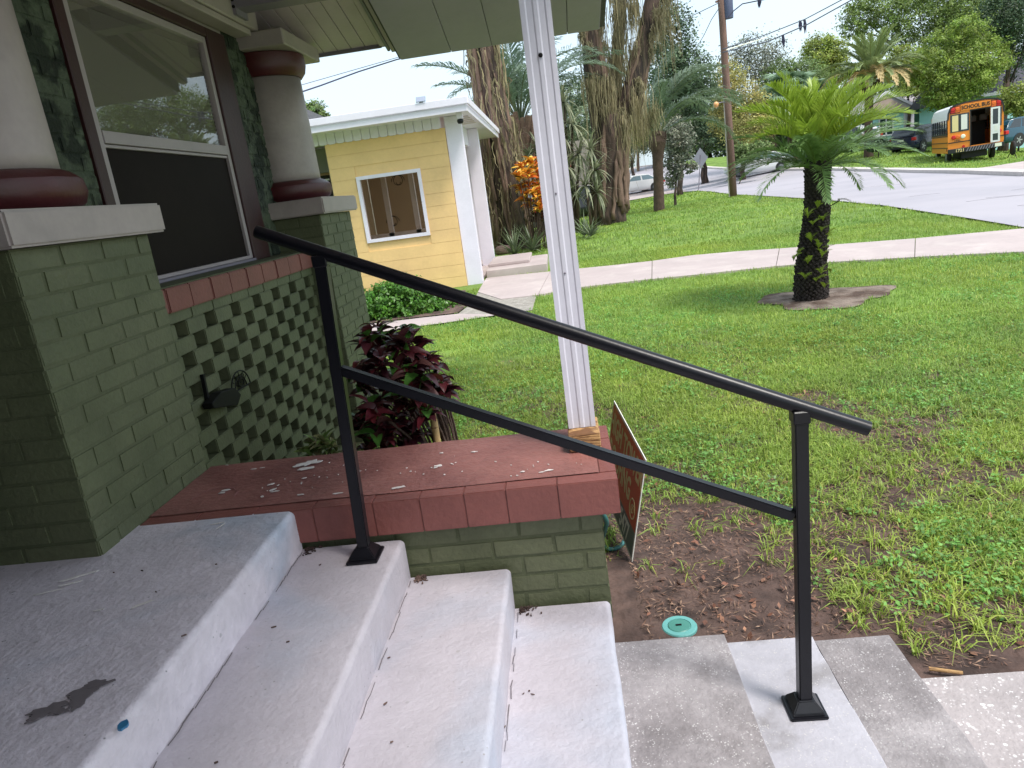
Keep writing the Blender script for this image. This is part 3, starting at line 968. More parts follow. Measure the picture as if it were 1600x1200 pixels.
column(2.27, 'near thick white round column with dark maroon base at the left edge')
column(4.98, 'far white round column with maroon rings and a square cap')

# --- house wall with lattice, sill and window
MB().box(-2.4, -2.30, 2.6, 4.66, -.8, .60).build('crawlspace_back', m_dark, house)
MB().box(-2.3, -1.735, 2.62, 4.63, .572, .612).build('wall_beam', m_mortar, house)
XL = -1.62
lat = thing('lattice_wall', 'openwork green brick lattice panel below the window sill', 'wall')
for k in range(-1, 18):
    z = .530 - CO * k
    if k == -1:
        s = 2.62
        while s < 4.62:
            e = min(s + .2, 4.628)
            place_brick(lat, e - s - .004, (XL, (s + e) / 2, z), '+x', m_green, h=.0655, d=.10); s = e
        continue
    for j in range(-2, 8):
        c = 2.913 + .1325 + .265 * j + (0 if k % 2 == 0 else .1325)
        a, b = max(c - .0855, 2.622), min(c + .0855, 4.628)
        if b - a > .03:
            o = place_brick(lat, b - a, (XL, (a + b) / 2, z), '+x', m_green, h=.0665, d=.10)
            o.rotation_euler = (0, rnd.uniform(-.006, .006), rnd.uniform(-.008, .008))
# sill
sill = thing('window_sill', 'row of upright red painted bricks forming the sill under the big window', 'sill')
s = 2.622
k = 0
while s < 4.62:
    e = min(s + .197, 4.628)
    if 4.628 - e < .05:
        e = 4.628
    mb = MB().box(-1.74, -1.60 + rnd.uniform(-.003, .003), s + .002, e - .002, .612, .712)
    mb.build('sill_brick', m_redb, sill, bevel=.005, seg=2); s = e
MB().box(-1.86, -1.615, 2.622, 4.628, .7125, .718).build('sill_mortar', m_mortar, sill)
# wall at x=-1.8 : piers of brickwork beside the window
XW = -1.80
WY0, WY1, WZ0, WZ1 = 2.89, 4.43, .718, 1.985
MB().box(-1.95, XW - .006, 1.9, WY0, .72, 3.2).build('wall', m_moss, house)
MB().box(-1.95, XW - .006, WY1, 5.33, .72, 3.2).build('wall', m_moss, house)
MB().box(-1.95, XW - .006, WY0, WY1, WZ1, 3.2).build('wall', m_cream, house)
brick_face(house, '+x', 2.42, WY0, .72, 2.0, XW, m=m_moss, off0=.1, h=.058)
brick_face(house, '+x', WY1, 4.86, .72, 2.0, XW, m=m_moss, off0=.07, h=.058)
win = thing('sash_window', 'large white framed sash window with blinds above and dark screen below', 'window')
# dark red casing
cs = MB()
cs.box(XW - .12, XW + .012, WY0, WY0 + .066, WZ0, WZ1); cs.box(XW - .12, XW + .012, WY1 - .235, WY1, WZ0, WZ1); cs.box(XW - .12, XW + .012, WY0 + .066, WY1 - .235, 1.935, WZ1)
cs.build('casing', m_brown, win, bevel=.004)
fy0, fy1 = WY0 + .068, WY1 - .237
def rail(y0, y1, z0, z1, x0=-.035, x1=.0, n='frame_bar', m=m_alu):
    return MB().box(XW + x0, XW + x1, y0, y1, z0, z1).build(n, m, win, bevel=.002)
rail(fy0, fy0 + .045, .735, 1.933); rail(fy1 - .035, fy1, .735, 1.933)
rail(fy0 + .046, fy1 - .036, 1.898, 1.933); rail(fy0 + .046, fy1 - .036, 1.312, 1.362, -.03, .004, 'meeting_rail')
rail(fy0 + .046, fy1 - .036, 1.296, 1.310, -.04, -.006, 'meeting_rail')
rail(fy0 + .046, fy1 - .036, .735, .752, -.03, .006); rail(fy0 + .0, fy1, .719, .7335, -.06, .018, 'bottom_track', m_gutter)
rail(fy0 + .046, fy1 - .036, .760, .80, -.05, -.03, 'bottom_rail', m_gutter)
MB().box(XW - .022, XW - .019, fy0 + .045, fy1 - .035, 1.362, 1.898).build('upper_pane', m_glass, win)
MB().box(XW - .020, XW - .017, fy0 + .045, fy1 - .035, .752, 1.297).build('insect_screen', m_screen, win)
nsl = 0
zz = 1.37
slat = MB().prism([(-.011, -.006), (.011, .004), (.011, .0055), (-.011, -.0045)], 'y', fy0 + .03, fy1 - .03)
slat = MB()
slat.v = []; slat.f = []; slat.mi = []
slat.prism([(-.006, -.0125), (.004, .0125), (.0028, .013), (-.0072, -.012)], 'y', fy0 + .03, fy1 - .03)
sm = slat.mesh('blind_slat', m_blind)
while zz < 1.86:
    sub('blind_slat', sm, win, (XW - .038, 0, zz)); zz += .021
MB().box(XW - .07, XW - .03, fy0 + .03, fy1 - .03, 1.865, 1.90).build('blind_headrail', m_blind, win)
MB().box(-2.6, -1.95, 2.7, 4.6, .6, 2.1).build('room_interior', m_dark, house)  # solid near-black block in place of an unlit room

# --- porch roof, beams and soffits
roof = thing('porch_roof', 'low porch roof with white slatted soffit and a grey green outer soffit', 'roof')
SL = .28; YE = 5.5
def plane_z(y, z0): return z0 + SL * (YE - y)
def sloped(name, m, x0, x1, y0, y1, z0, th, bev=0, parent=roof):
    poly = [(y1, plane_z(y1, z0)), (y0, plane_z(y0, z0)), (y0, plane_z(y0, z0) + th), (y1, plane_z(y1, z0) + th)]
    return MB().prism(poly, 'x', x0, x1).build(name, m, parent, bevel=bev)
# white soffit boards
x = -1.12; k = 0
while x > -2.3:
    sloped('soffit_board', m_soffw, x - .098, x - .003, .5, YE - .02, 2.022 + (0 if k % 3 else .0), .012, .002); x -= .1; k += 1
sloped('soffit_backing', m_dark, -4.9, -1.0, .5, YE, 2.036, .10)  # coloured near-black to cut light bounced inside the porch
MB().box(-2.4, -1.105, YE - .019, YE + .004, 2.005, 2.16).build('eave_fascia', m_gutter, roof, bevel=.003)
sloped('edge_trim', m_soffw, -1.118, -1.075, .5, YE, 2.008, .05, .003)
sloped('edge_trim', m_gutter, -1.073, -1.052, .5, YE + .02, 1.985, .08, .003)
sloped('edge_trim', m_soffw, -1.050, -1.008, .5, YE + .05, 1.99, .06, .003)
# grey green soffit panels
gx = [-.985, -.62, -.33, -.04, .20, .425]
for i in range(len(gx) - 1):
    sloped('soffit_panel', m_soffg, gx[i] + .002, gx[i + 1] - .002, .5, YE, 1.908, .02, .002)
sloped('roof_deck', m_shingle, -1.0, .46, .5, YE + .02, 1.93, .10)
# far slope down behind the camera and roof over the porch
def back(name, m, x0, x1, z0, th):
    zr = plane_z(.5, z0)
    poly = [(.5, zr), (-4.5, zr - SL * 5), (-4.5, zr - SL * 5 + th), (.5, zr + th)]
    return MB().prism(poly, 'x', x0, x1).build(name, m, roof)
back('soffit_panel', m_soffg, -.985, .425, 1.908, .02); back('roof_deck', m_shingle, -1.0, .46, 1.93, .1)
back('soffit_backing', m_dark, -4.9, -1.002, 2.036, .10)
# unseen gable wall and flat ceiling added to darken the porch, with header
gz = 2.12
gp = [(-4.2, gz), (4.62, gz), (4.62, plane_z(4.62, 1.90)), (.5, plane_z(.5, 1.90)), (-4.2, plane_z(.5, 1.90) - SL * 4.7)]
MB().prism(gp, 'x', .30, .40).build('added_gable_wall', m_cream, roof)
MB().box(-.12, .299, -2.29, 4.62, gz + .002, 2.30).build('header', m_cream, roof)
MB().box(-1.67, -.121, -2.29, 4.30, 2.20, 2.24).build('added_ceiling', m_soffw, roof)
beam = thing('porch_beam', 'cream painted beam running above the window onto the far column', 'beam')
MB().box(-1.99, -1.675, -4.0, 4.70, 2.037, 2.36).build('beam', m_cream, beam, bevel=.006)
MB().box(-1.79, -1.69, -4.0, 4.60, 2.0, 2.034).build('beam_trim', m_cream, beam, bevel=.003)
b2 = thing('cross_beam', 'purple grey metal cross beam under the porch soffit at the top of the frame', 'beam')
MB().box(-1.66, -1.125, 4.36, 4.50, 2.095, 2.27).build('beam', m_gutter, b2, bevel=.004)
br = MB().box(-1.675, -1.655, 4.35, 4.51, 2.06, 2.32); br.build('bracket', m_gutter, b2)
for i in range(4):
    MB().lathe([(.008, 0), (.008, .004), (.003, .007)], (0, 0, 0), 8)
    o = MB().lathe([(.009, 0), (.009, .004), (.004, .007)], (0, 0, 0), 8).build('bolt', m_iron, b2)
    o.location = (-1.665, 4.349, 2.10 + .035 * i); o.rotation_euler = (math.pi / 2, 0, 0)
# house walls out of view, some added only to block light from the porch
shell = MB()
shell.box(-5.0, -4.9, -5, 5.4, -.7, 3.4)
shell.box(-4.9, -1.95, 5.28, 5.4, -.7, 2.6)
shell.box(-4.9, .30, -1.75, -1.6, -.7, 3.4)  # added unseen wall, blocks light from behind the camera
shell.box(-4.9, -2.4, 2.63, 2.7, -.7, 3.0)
shell.box(-4.9, -.72, -.35, .22, -.7, 3.3)  # added unseen wall, keeps light off the near pier's side
shell.build('shell_and_light_blocks', m_dark, house)

# white fluted post on its wooden block
post = thing('porch_post', 'white fluted metal post standing on a wooden block at the slab corner', 'post')
hw, fl = .048, .006
prof = []
def flute(x0, y0, x1, y1, n=4):
    out_ = []
    for i in range(n * 4 + 1):
        t = i / (n * 4)
        k = (i % 4)
        d = [0, .0, 1, 1][k] * .004
        out_.append((t, d))
    return out_
pts = []
for (ax, ay, bx, by, nx_, ny_) in [(-hw, -hw, hw, -hw, 0, 1), (hw, -hw, hw, hw, -1, 0), (hw, hw, -hw, hw, 0, -1), (-hw, hw, -hw, -hw, 1, 0)]:
    for t, d in [(0, 0), (.05, 0), (.16, 0), (.21, 1), (.39, 1), (.44, 0), (.56, 0), (.61, 1), (.79, 1), (.84, 0), (.95, 0)]:
        pts.append((ax + (bx - ax) * t + nx_ * d * .0022, ay + (by - ay) * t + ny_ * d * .0022))
MB().prism([(p[0] + .0, p[1] + 2.49) for p in pts], 'z', .072, 2.12).build('post_shaft', m_post, post)
MB().box(-.052, .058, 2.375, 2.555, .006, .070).build('wood_block', m_raww, post, bevel=.003)
for (z, y_) in ((1.30, 0), (.62, 0), (.88, 0)):
    o = MB().lathe([(.007, 0), (.007, .003), (.003, .005)], (0, 0, 0), 10).build('screw', m_iron if z > 1 else m_gutter, post)
    o.location = (.0, 2.4415, z); o.rotation_euler = (math.pi / 2, 0, 0)
    if z < 1:
        o.scale = (.5, .5, .5)

# black ornament on the lattice
orn = thing('wall_ornament', 'black iron wall holder with arched scrollwork fixed to the lattice bricks', 'ornament')
def onL(u, v, x=XL + .012): 
    r = ray(u, v); return CAM + r * ((x - CAM[0]) / r[0])
a = onL(318, 590); b = onL(332, 640); c = onL(355, 606); d = onL(357, 636)
MB().obox(onL(316, 585), onL(324, 625), .014, .016, (1, 0, 0)).build('bracket', m_iron, orn)
hb = MB()
q = [onL(330, 614), onL(352, 607), onL(362, 618), onL(357, 634), onL(318, 640), onL(315, 632)]
o_ = len(hb.v)
vs = [(p[0] + .0, p[1], p[2]) for p in q] + [(p[0] + .05, p[1] - .004, p[2]) for p in q]
n_ = len(q)
hb.add(vs, [list(range(n_)), [n_ + i for i in range(n_)][::-1]] + [[i, (i + 1) % n_, n_ + (i + 1) % n_, n_ + i] for i in range(n_)])
hb.build('holder', m_iron, orn, bevel=.003)
sc_ = MB()
cy_, cz_ = onL(372, 607)[1], onL(372, 607)[2]
wv, hv = abs(onL(388, 607)[1] - onL(356, 607)[1]) / 2, abs(onL(372, 577)[2] - onL(372, 607)[2])
archp = [(XL + .03, cy_ + wv * math.cos(t), cz_ + hv * math.sin(t)) for t in np.linspace(math.pi, 0, 20)]
sc_.tube(archp, .0035, 6)
sc_.tube([archp[0], archp[-1]], .0035, 6)
sc_.tube([(XL + .03, cy_ + wv * .62 * math.cos(t), cz_ + hv * .68 * math.sin(t)) for t in np.linspace(math.pi, 0, 16)], .0025, 5)
for t in (2.5, 2.05, 1.57, 1.1, .65):
    sc_.tube([(XL + .03, cy_ + wv * math.cos(t), cz_ + hv * math.sin(t)), (XL + .03, cy_ + wv * .3 * math.cos(t), cz_ + hv * .3 * math.sin(t))], .002, 5)
sc_.tube([(XL + .034, cy_ + wv * .3 * math.cos(t), cz_ + hv * .34 + hv * .22 * math.sin(t)) for t in np.linspace(0, 2 * math.pi, 14)], .004, 5)
sc_.build('scrollwork', m_iron, orn)

# ================================================================== HAND RAIL
railing = thing('handrail', 'black metal stair handrail with two square posts and a round top rail', 'handrail')
A0 = np.array([-.722, 2.03, STZ[1]]); A1 = np.array([-.679, 2.03, .800])
B0 = np.array([.527, 1.755, -.588]); B1 = np.array([.546, 1.778, .280])
S = .0345
MB().obox(A0 + [0, 0, .005], A1 - [0, 0, .01], S, S, (0, 1, 0)).build('rail_post', m_black, railing, bevel=.003, seg=2)
MB().obox(B0 + [0, 0, .005], B1 - [0, 0, .01], S, S, (0, 1, 0)).build('rail_post', m_black, railing, bevel=.003, seg=2)
def shoe(c, tilt):
    mb = MB()
    for (h0, h1, a, b) in ((0, .010, .050, .050), (.0105, .016, .044, .042), (.0165, .042, .042, .0215)):
        vs = [(-a, -a, h0), (a, -a, h0), (a, a, h0), (-a, a, h0), (-b, -b, h1), (b, -b, h1), (b, b, h1), (-b, b, h1)]
        mb.add(vs, [(3, 2, 1, 0), (4, 5, 6, 7), (0, 1, 5, 4), (1, 2, 6, 5), (2, 3, 7, 6), (3, 0, 4, 7)])
    o = mb.build('post_shoe', m_black, railing, bevel=.0025, seg=2); o.location = tuple(c)
    return o
shoe((A0[0], A0[1], A0[2] + .001), 0); shoe((B0[0], B0[1], B0[2] + .001), 0)
D = B1 - A1
def at(t): return A1 + D * t
topo = np.array([0, 0, .012])
MB().tube([at(-.148) + topo, at(.4) + topo, at(1.127) + topo], .0185, 20).build('top_rail', m_black, railing, smooth=40)
mA = np.array([-.690, 2.03, .470]); mB = np.array([.523, 1.778, -.005])
MB().obox(mA, mB, .0275, .0275).build('lower_rail', m_black, railing, bevel=.003, seg=2)
for P in (A1, B1):
    o = MB().obox(P - [0, 0, .03], P + [0, 0, .004], S + .008, S + .008, (0, 1, 0)).build('saddle', m_black, railing, bevel=.003)
# weld line at the collar of the near post

# ================================================================== YELLOW HOUSE
YW = 12.28
yh = thing('yellow_house', 'pale yellow block house with white fins, scalloped white valance and flat white roof', 'house')
wx0, wx1, wz0, wz1 = -3.25, -2.165, .405, 1.49     # window hole
# core wall with hole
core = MB()
for (a, b, c, d) in [(-3.66, wx0, -.7, 2.06), (wx1, -1.675, -.7, 2.06), (wx0, wx1, -.7, wz0), (wx0, wx1, wz1, 2.06)]:
    core.box(a, b, YW + .012, YW + .16, c, d)
core.build('wall', m_yell, yh)
z = 2.06; k = 0
while z > -.7:
    z2 = z - .2
    x = -3.67 - (0 if k % 2 else .2)
    while x < -1.68:
        a, b = max(x, -3.67), min(x + .4, -1.668)
        # split round the hole
        parts = [(a, b)]
        if z2 < wz1 - .02 and z > wz0 + .02:
            parts = []
            if a < wx0: parts.append((a, min(b, wx0)))
            if b > wx1: parts.append((max(a, wx1), b))
        for (p, q) in parts:
            zt, zb = z, z2
            if p < wx1 and q > wx0:
                if z > wz1 > z2: zb = wz1
                if z > wz0 > z2 and z <= wz1: zt = wz0
            if p < wx1 and q > wx0 and (zb > z2 or zt < z):
                for (pp, qq, a1, b1) in ((p, min(q, wx0), z2, z), (max(p, wx0), min(q, wx1), zb, zt), (max(p, wx1), q, z2, z)):
                    if qq - pp > .01:
                        MB().box(pp, qq, YW, YW + .03, b1 - (b1 - a1) + .0028, b1 - .0028).build('block', m_yell, yh)
            elif q - p > .03 and zt - zb > .02:
                MB().box(p + .0001, q - .0001, YW, YW + .03, zb + .002, zt - .002).build('block', m_yell, yh)
        x += .4
    z = z2; k += 1
# window frame, pane, and what lies behind it
f = MB()
for (a, b, c, d) in [(wx0, wx1, wz1 - .055, wz1), (wx0, wx1, wz0, wz0 + .055), (wx0, wx0 + .055, wz0 + .055, wz1 - .055), (wx1 - .055, wx1, wz0 + .055, wz1 - .055)]:
    f.box(a, b, YW - .025, YW + .06, c, d)
fr = f.build('window', m_white, yh)
MB().box(wx0 + .055, wx1 - .055, YW + .03, YW + .036, wz0 + .055, wz1 - .055).build('pane', glass_mat('clear_pane', (.8, .76, .7), .01, .06), fr)
inn = MB().box(-3.64, -1.7, 14.6, 14.7, -.5, 2.1)
inn.box(-3.74, -3.66, YW + .2, 14.6, -.5, 2.1)
inn.build('inner_wall', m_yell2, yh)
for x in (-3.02, -2.53):
    MB().box(x, x + .085, 13.0, 13.08, -.4, 2.1).build('inner_post', m_white, yh)
MB().box(-3.6, -2.0, 13.0, 13.08, .42, .50).build('inner_rail', m_white, yh)
scr = MB()
for (cx, cz) in ((-2.93, .62), (-2.72, 1.3)):
    for kx in (1, -1):
        scr.tube([(cx + kx * .12 * math.cos(t) * (1 - t / 9), 13.04, cz + .13 * math.sin(t) * (1 - t / 9) + .06) for t in np.linspace(0, 6, 18)], .006, 5)
scr.build('iron_scroll', m_iron, yh)
MB().box(-3.66, -1.45, YW + .15, 16.5, -.62, -.46).build('porch_slab', m_pink, yh)
# fins
for (y, x0, x1) in ((12.30, -1.664, -1.395), (15.0, -1.66, -1.40)):
    MB().box(x0, x1, y, y + .14, -.55, 2.22).build('fin_wall', m_white, yh, bevel=.004)
MB().box(-1.664, -1.60, 12.45, 14.99, 1.9, 2.22).build('lintel', m_white, yh)
MB().box(-3.66, -3.5, 14.75, 17.8, -.55, 2.2).build('wall', m_yell, yh)
MB().box(-3.5, -1.7, 16.6, 16.75, -.55, 2.2).build('wall', m_white, yh)
# valance
x = -3.905
while x < -1.75:
    a, b = x + .004, x + .142
    r_ = .03
    poly = [(a, 2.36), (a, 2.05 + r_), (a + r_ * .3, 2.05 + r_ * .3), (a + r_, 2.05), (b - r_, 2.05), (b - r_ * .3, 2.05 + r_ * .3), (b, 2.05 + r_), (b, 2.36)]
    MB().prism(poly, 'y', YW - .032, YW - .008).build('valance_board', m_white, yh, bevel=.003)
    x += .1455
MB().box(-3.905, -1.72, YW - .006, YW + .012, 2.062, 2.36).build('valance_backing', m_white, yh)
# roof slab with fascia
YR0, YR1, XR = 11.72, 18.1, -1.205
MB().box(-9.5, XR - .03, YR0 + .03, YR1 - .03, 2.225, 2.24).build('soffit', m_white, yh)
MB().box(-9.5, XR - .05, YR0 + .05, YR1 - .05, 2.242, 2.40).build('roof_deck', m_white, yh)
MB().box(-9.5, XR, YR0, YR0 + .03, 2.20, 2.30).build('fascia', m_white, yh, bevel=.004)
MB().box(-9.5, XR + .03, YR0 - .035, YR0 + .0, 2.302, 2.405).build('fascia', m_white, yh, bevel=.004)
MB().box(XR - .03, XR, YR0 + .03, YR1, 2.20, 2.30).build('fascia', m_white, yh, bevel=.004)
MB().box(XR - .0, XR + .035, YR0 + .001, YR1, 2.302, 2.405).build('fascia', m_white, yh, bevel=.004)
for i in range(5):
    MB().box(-1.62, -1.3, 12.6 + i * .3, 12.72 + i * .3, 2.214, 2.2245).build('soffit_vent', m_kerb, yh)
# recessed wing to the left
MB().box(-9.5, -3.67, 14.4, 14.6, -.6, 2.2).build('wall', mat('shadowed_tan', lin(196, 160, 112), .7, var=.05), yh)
lw = MB()
lw.box(-5.6, -4.3, 14.3, 14.36, .4, 1.7)
o = lw.build('window', m_dark, yh)
for zz in (.8, 1.2, 1.6):
    MB().box(-5.6, -4.3, 14.27, 14.29, zz, zz + .03).build('window_bar', m_white, o)
MB().box(-9.5, -3.67, 14.34, 14.399, 1.75, 2.2).build('wall_band', m_gutter, yh)
MB().box(-9.5, -3.67, 14.30, 14.399, -.6, .3).build('wall_band', m_gutter, yh)
# dark shingle roof behind
rf = MB()
P = [W(472, 186, 19), W(560, 170, 19), W(540, 166, 23), W(478, 172, 23)]
rb = thing('shingle_roof_house', 'grey shingled hip roof rising behind the yellow house at far left', 'house')
y0, y1 = 19.0, 27.0
rz = 3.2
vs = [(-14, y0, 2.9), (-5.4, y0, 2.9), (-5.4, y1, 2.9), (-14, y1, 2.9), (-12, 23, 4.15), (-7.2, 23, 4.15)]
rf.add(vs, [(0, 1, 5, 4), (1, 2, 5), (2, 3, 4, 5), (3, 0, 4), (3, 2, 1, 0)])
rf.build('roof', m_shingle, rb)
MB().box(-13.6, -5.8, 19.4, 26.6, -.5, 2.9).build('wall', m_kerb, rb)
# camera and solar light
c1 = thing('security_camera', 'small white and black dome camera under the corner of the yellow house roof', 'camera')
P = ((-1.36, 11.95, 2.22))
MB().box(P[0] - .05, P[0] + .05, P[1] - .05, P[1] + .05, P[2] - .10, P[2] + .0).build('mount', m_white, c1, bevel=.01)
MB().lathe([(.035, -.055), (.05, -.03), (.052, 0), (.04, .012)], (P[0], P[1], P[2] - .115), 16).build('dome', m_black, c1, smooth='all')
c2 = thing('solar_light', 'small grey solar light panel on the front edge of the yellow house roof', 'lamp')
P = W(657, 157, dist((-2.0, 11.66, 2.45)))
o = MB().box(-.075, .075, -.05, .05, -.01, .01).build('solar_panel', mat('grey_panel', lin(150, 158, 176), .3, var=.05), c2, bevel=.004)
o.location = (P[0], P[1] + .03, 2.455); o.rotation_euler = (math.radians(52), 0, 0)
MB().box(P[0] - .03, P[0] + .03, P[1] + .02, P[1] + .05, 2.405, 2.44).build('stand', m_gutter, c2)
# entry step of the house
es = thing('entry_step', 'two low pale concrete steps in front of the white fins of the yellow house', 'steps')
MB().box(-1.385, -.30, 12.85, 14.7, -.6, -.36).build('step', m_pink, es, bevel=.01)
MB().box(-1.385, -.62, 13.4, 14.9, -.36, -.30).build('step', m_pink, es, bevel=.01)
# low concrete block and stone by the entrance
stn = thing('stone_planter', 'brown rounded stone edging block at the far corner of the white fin', 'planter')
P = G(787, 397)
bm_ = MB().lathe([(.16, 0), (.2, .05), (.2, .14), (.15, .2), (.05, .22)], (0, 0, 0), 12)
o = bm_.build('stone', mat('brown_stone', lin(120, 98, 92), .9, var=.2, bump=.8, bscale=12), stn, smooth='all'); stn.location = tuple(P)

# ================================================================== TEXT
def text_mesh(name, s, size, m, ext=.002, bold=False, align='CENTER'):
    cu = bpy.data.curves.new(name, 'FONT')
    cu.body = s; cu.size = size; cu.extrude = ext; cu.align_x = align; cu.align_y = 'CENTER'
    cu.resolution_u = 3
    if bold:
        cu.offset = size * .022
    o = bpy.data.objects.new(name, cu)
    COL.objects.link(o)
    dg = bpy.context.evaluated_depsgraph_get()
    me = bpy.data.meshes.new_from_object(o.evaluated_get(dg))
    COL.objects.unlink(o); bpy.data.objects.remove(o); bpy.data.curves.remove(cu)
    me.name = name
    me.materials.clear(); me.materials.append(m)
    return me

# ================================================================== YARD SIGN (fitted corners)
ys = thing('yard_sign', 'red and grey corrugated yard sign leaning past the slab corner on thin wire legs', 'sign')
C = [np.array(p) for p in ((0.158, 3.224, -0.08), (0.227, 2.622, -0.146), (0.137, 2.661, -0.593), (0.069, 3.263, -0.527))]
ex = (C[1] - C[0]); wS = np.linalg.norm(ex); ex /= wS
ey = (C[0] - C[3]); hS = np.linalg.norm(ey); ey /= hS
ez = np.cross(ex, ey)
cen = sum(C) / 4
ys.matrix_world = Matrix(((ex[0], ey[0], ez[0], cen[0]), (ex[1], ey[1], ez[1], cen[1]), (ex[2], ey[2], ez[2], cen[2]), (0, 0, 0, 1)))
m_sr = mat('sign_red', lin(216, 84, 60), .5, var=.04); m_sg = mat('sign_grey', lin(110, 118, 120), .5, var=.04); m_sw = mat('sign_white', lin(226, 224, 218), .5, var=.03)
m_sc = mat('sign_cream', lin(226, 206, 150), .5, var=.03)
MB().box(-wS / 2, wS / 2, -hS / 2, hS / 2, -.004, .0).build('board', m_sw, ys)
MB().box(-wS / 2 + .012, wS / 2 - .012, -hS / 2 + .125, hS / 2 - .012, .0, .0008).build('red_field', m_sr, ys)
MB().box(-wS / 2 + .012, wS / 2 - .012, -hS / 2 + .012, -hS / 2 + .1245, .0, .0008).build('grey_field', m_sg, ys)
for (s, sz, x, y, m) in (('HIGH TOWER', .118, -.0, .135, m_sc), ('ROOFING', .118, -.06, .005, m_sc), ('555-5477', .10, .05, -.165, m_sw)):
    if s.startswith('555'):
        s = '5477'; x = .13
    me = text_mesh('lettering', s, sz, m, .0006, True)
    o = sub('lettering', me, ys, (x, y, .0016)); o.scale = (.82, 1.15, 1)
rg = MB()
rg.tube([(wS / 2 - .085 + .042 * math.cos(t), -.035 + .042 * math.sin(t), .0015) for t in np.linspace(0, 2 * math.pi, 25)], .0028, 5)
rg.tube([(wS / 2 - .085 + .018 * math.cos(t), -.035 + .018 * math.sin(t), .0015) for t in np.linspace(0, 2 * math.pi, 13)], .0022, 5)
rg.obox((wS / 2 - .10, -.06, .0015), (wS / 2 - .07, -.01, .0015), .005, .002, (0, 0, 1))
rg.build('round_emblem', m_sc, ys)
wl = MB()
for t in (-.14, .12):
    a = cen + ex * t - ey * hS / 2; b = np.array([a[0] - .01, a[1], -.70])
    loc_a = np.array([t, -hS / 2 + .1, -.002]); 
    wb = np.array([(b - cen) @ ex, (b - cen) @ ey, (b - cen) @ ez])
    wl.tube([loc_a, wb], .002, 5)
wl.build('wire_leg', m_gutter, ys)
# hose
hz_ = MB()
pts = [(.04, 2.75, -.60), (.05, 2.72, -.40), (.062, 2.70, -.25), (.045, 2.68, -.20), (.058, 2.70, -.15)]
hose = thing('garden_hose', 'teal garden hose loop hanging beside the wing wall end', 'hose')
P1_ = onz(950, 857, -.60); P2_ = onz(972, 852, -.60)
cur = [onz(940, 800, -.30), onz(948, 815, -.36), onz(945, 828, -.42), onz(941, 850, -.58), onz(955, 858, -.60), onz(972, 850, -.60), onz(985, 820, -.60), onz(985, 760, -.60)]
fine = []
for i in range(len(cur) - 1):
    for t in np.linspace(0, 1, 5, endpoint=False):
        p0 = cur[max(i - 1, 0)]; p1_ = cur[i]; p2_ = cur[i + 1]; p3 = cur[min(i + 2, len(cur) - 1)]
        fine.append(.5 * ((2 * p1_) + (-p0 + p2_) * t + (2 * p0 - 5 * p1_ + 4 * p2_ - p3) * t * t + (-p0 + 3 * p1_ - 3 * p2_ + p3) * t ** 3))
MB().tube(fine, .009, 8).build('hose', m_hose, hose, smooth='all')
# drain cap
dc = thing('drain_cap', 'round teal plastic irrigation valve cover set in the soil', 'drain cover')
P = onz(1063, 984, -.60); dc.location = (P[0], P[1] + .02, P[2] - .008)
MB().lathe([(.060, -.03), (.060, .008), (.057, .012), (.040, .012), (.040, .009)], n=32).build('rim', m_tealr, dc)
MB().lathe([(.0385, -.02), (.0385, .011), (.036, .013), (.02, .0135)], n=28).build('lid', m_teal, dc)
MB().box(-.012, .008, -.004, .004, .0136, .0155).build('lid_slot', m_iron, dc)
# bamboo stake
st = thing('bamboo_stake', 'short pale bamboo stake standing in the bed beside the dark red shrub', 'stake')
P = W(684, 690, 3.35); st.location = (P[0], P[1], 0)
zt = W(680, 640, 3.35)[2]
MB().tube([(0.0, 0, -.64), (-.002, 0, -.1), (-.004, 0, zt - .10), (-.004, 0, zt)], [.016, .0175, .0175, .016], 12).build('cane', mat('bamboo', lin(206, 172, 122), .5, var=.15, vscale=12, stretch=(1, 1, .3)), st, smooth=40)
MB().lathe([(.0185, 0), (.0195, .004), (.0185, .008)], (-.004, 0, zt - .09), 12).build('node_ring', m_raww, st, smooth='all')

# ================================================================== VEHICLES
m_tyre = mat('tyre_rubber', (.02, .02, .02), .85, var=.1); m_rim = mat('wheel_rim', lin(180, 182, 188), .3, metal=.7, var=.03)
m_cg = mat('car_glass', lin(40, 48, 54), .08, var=0.0, spec=.8)
m_cg2 = mat('car_glass_light', lin(120, 140, 150), .08, var=0.0, spec=.8)
m_tail = mat('tail_lamp', lin(200, 30, 30), .25, var=0); m_amber = mat('amber_lamp', lin(230, 110, 40), .3, var=0); m_lampw = mat('lamp_white', lin(240, 238, 220), .3, var=0)
m_plas = mat('black_plastic', (.02, .02, .022), .6, var=.1)
def wheel(parent, x, y, r, side):
    t = MB().lathe([(r * .62, -.10), (r * .96, -.095), (r, -.05), (r, .05), (r * .96, .095), (r * .62, .10)], n=24).build('wheel', m_tyre, parent, smooth=40)
    t.location = (x, y, r); t.rotation_euler = (math.pi / 2, 0, 0)
    mb = MB().lathe([(r * .60, -.02), (r * .63, .0), (r * .60, .01), (r * .3, -.01)], n=20)
    for k in range(5):
        a = 2 * math.pi * k / 5
        mb.obox((0, 0, .012), (r * .58 * math.cos(a), r * .58 * math.sin(a), .012), r * .16, .02, (0, 0, 1))
    q = mb.build('rim', m_rim, t); q.location = (0, 0, -.098 * side * -1 * -1 if False else (.085 if side < 0 else -.085))
    return t
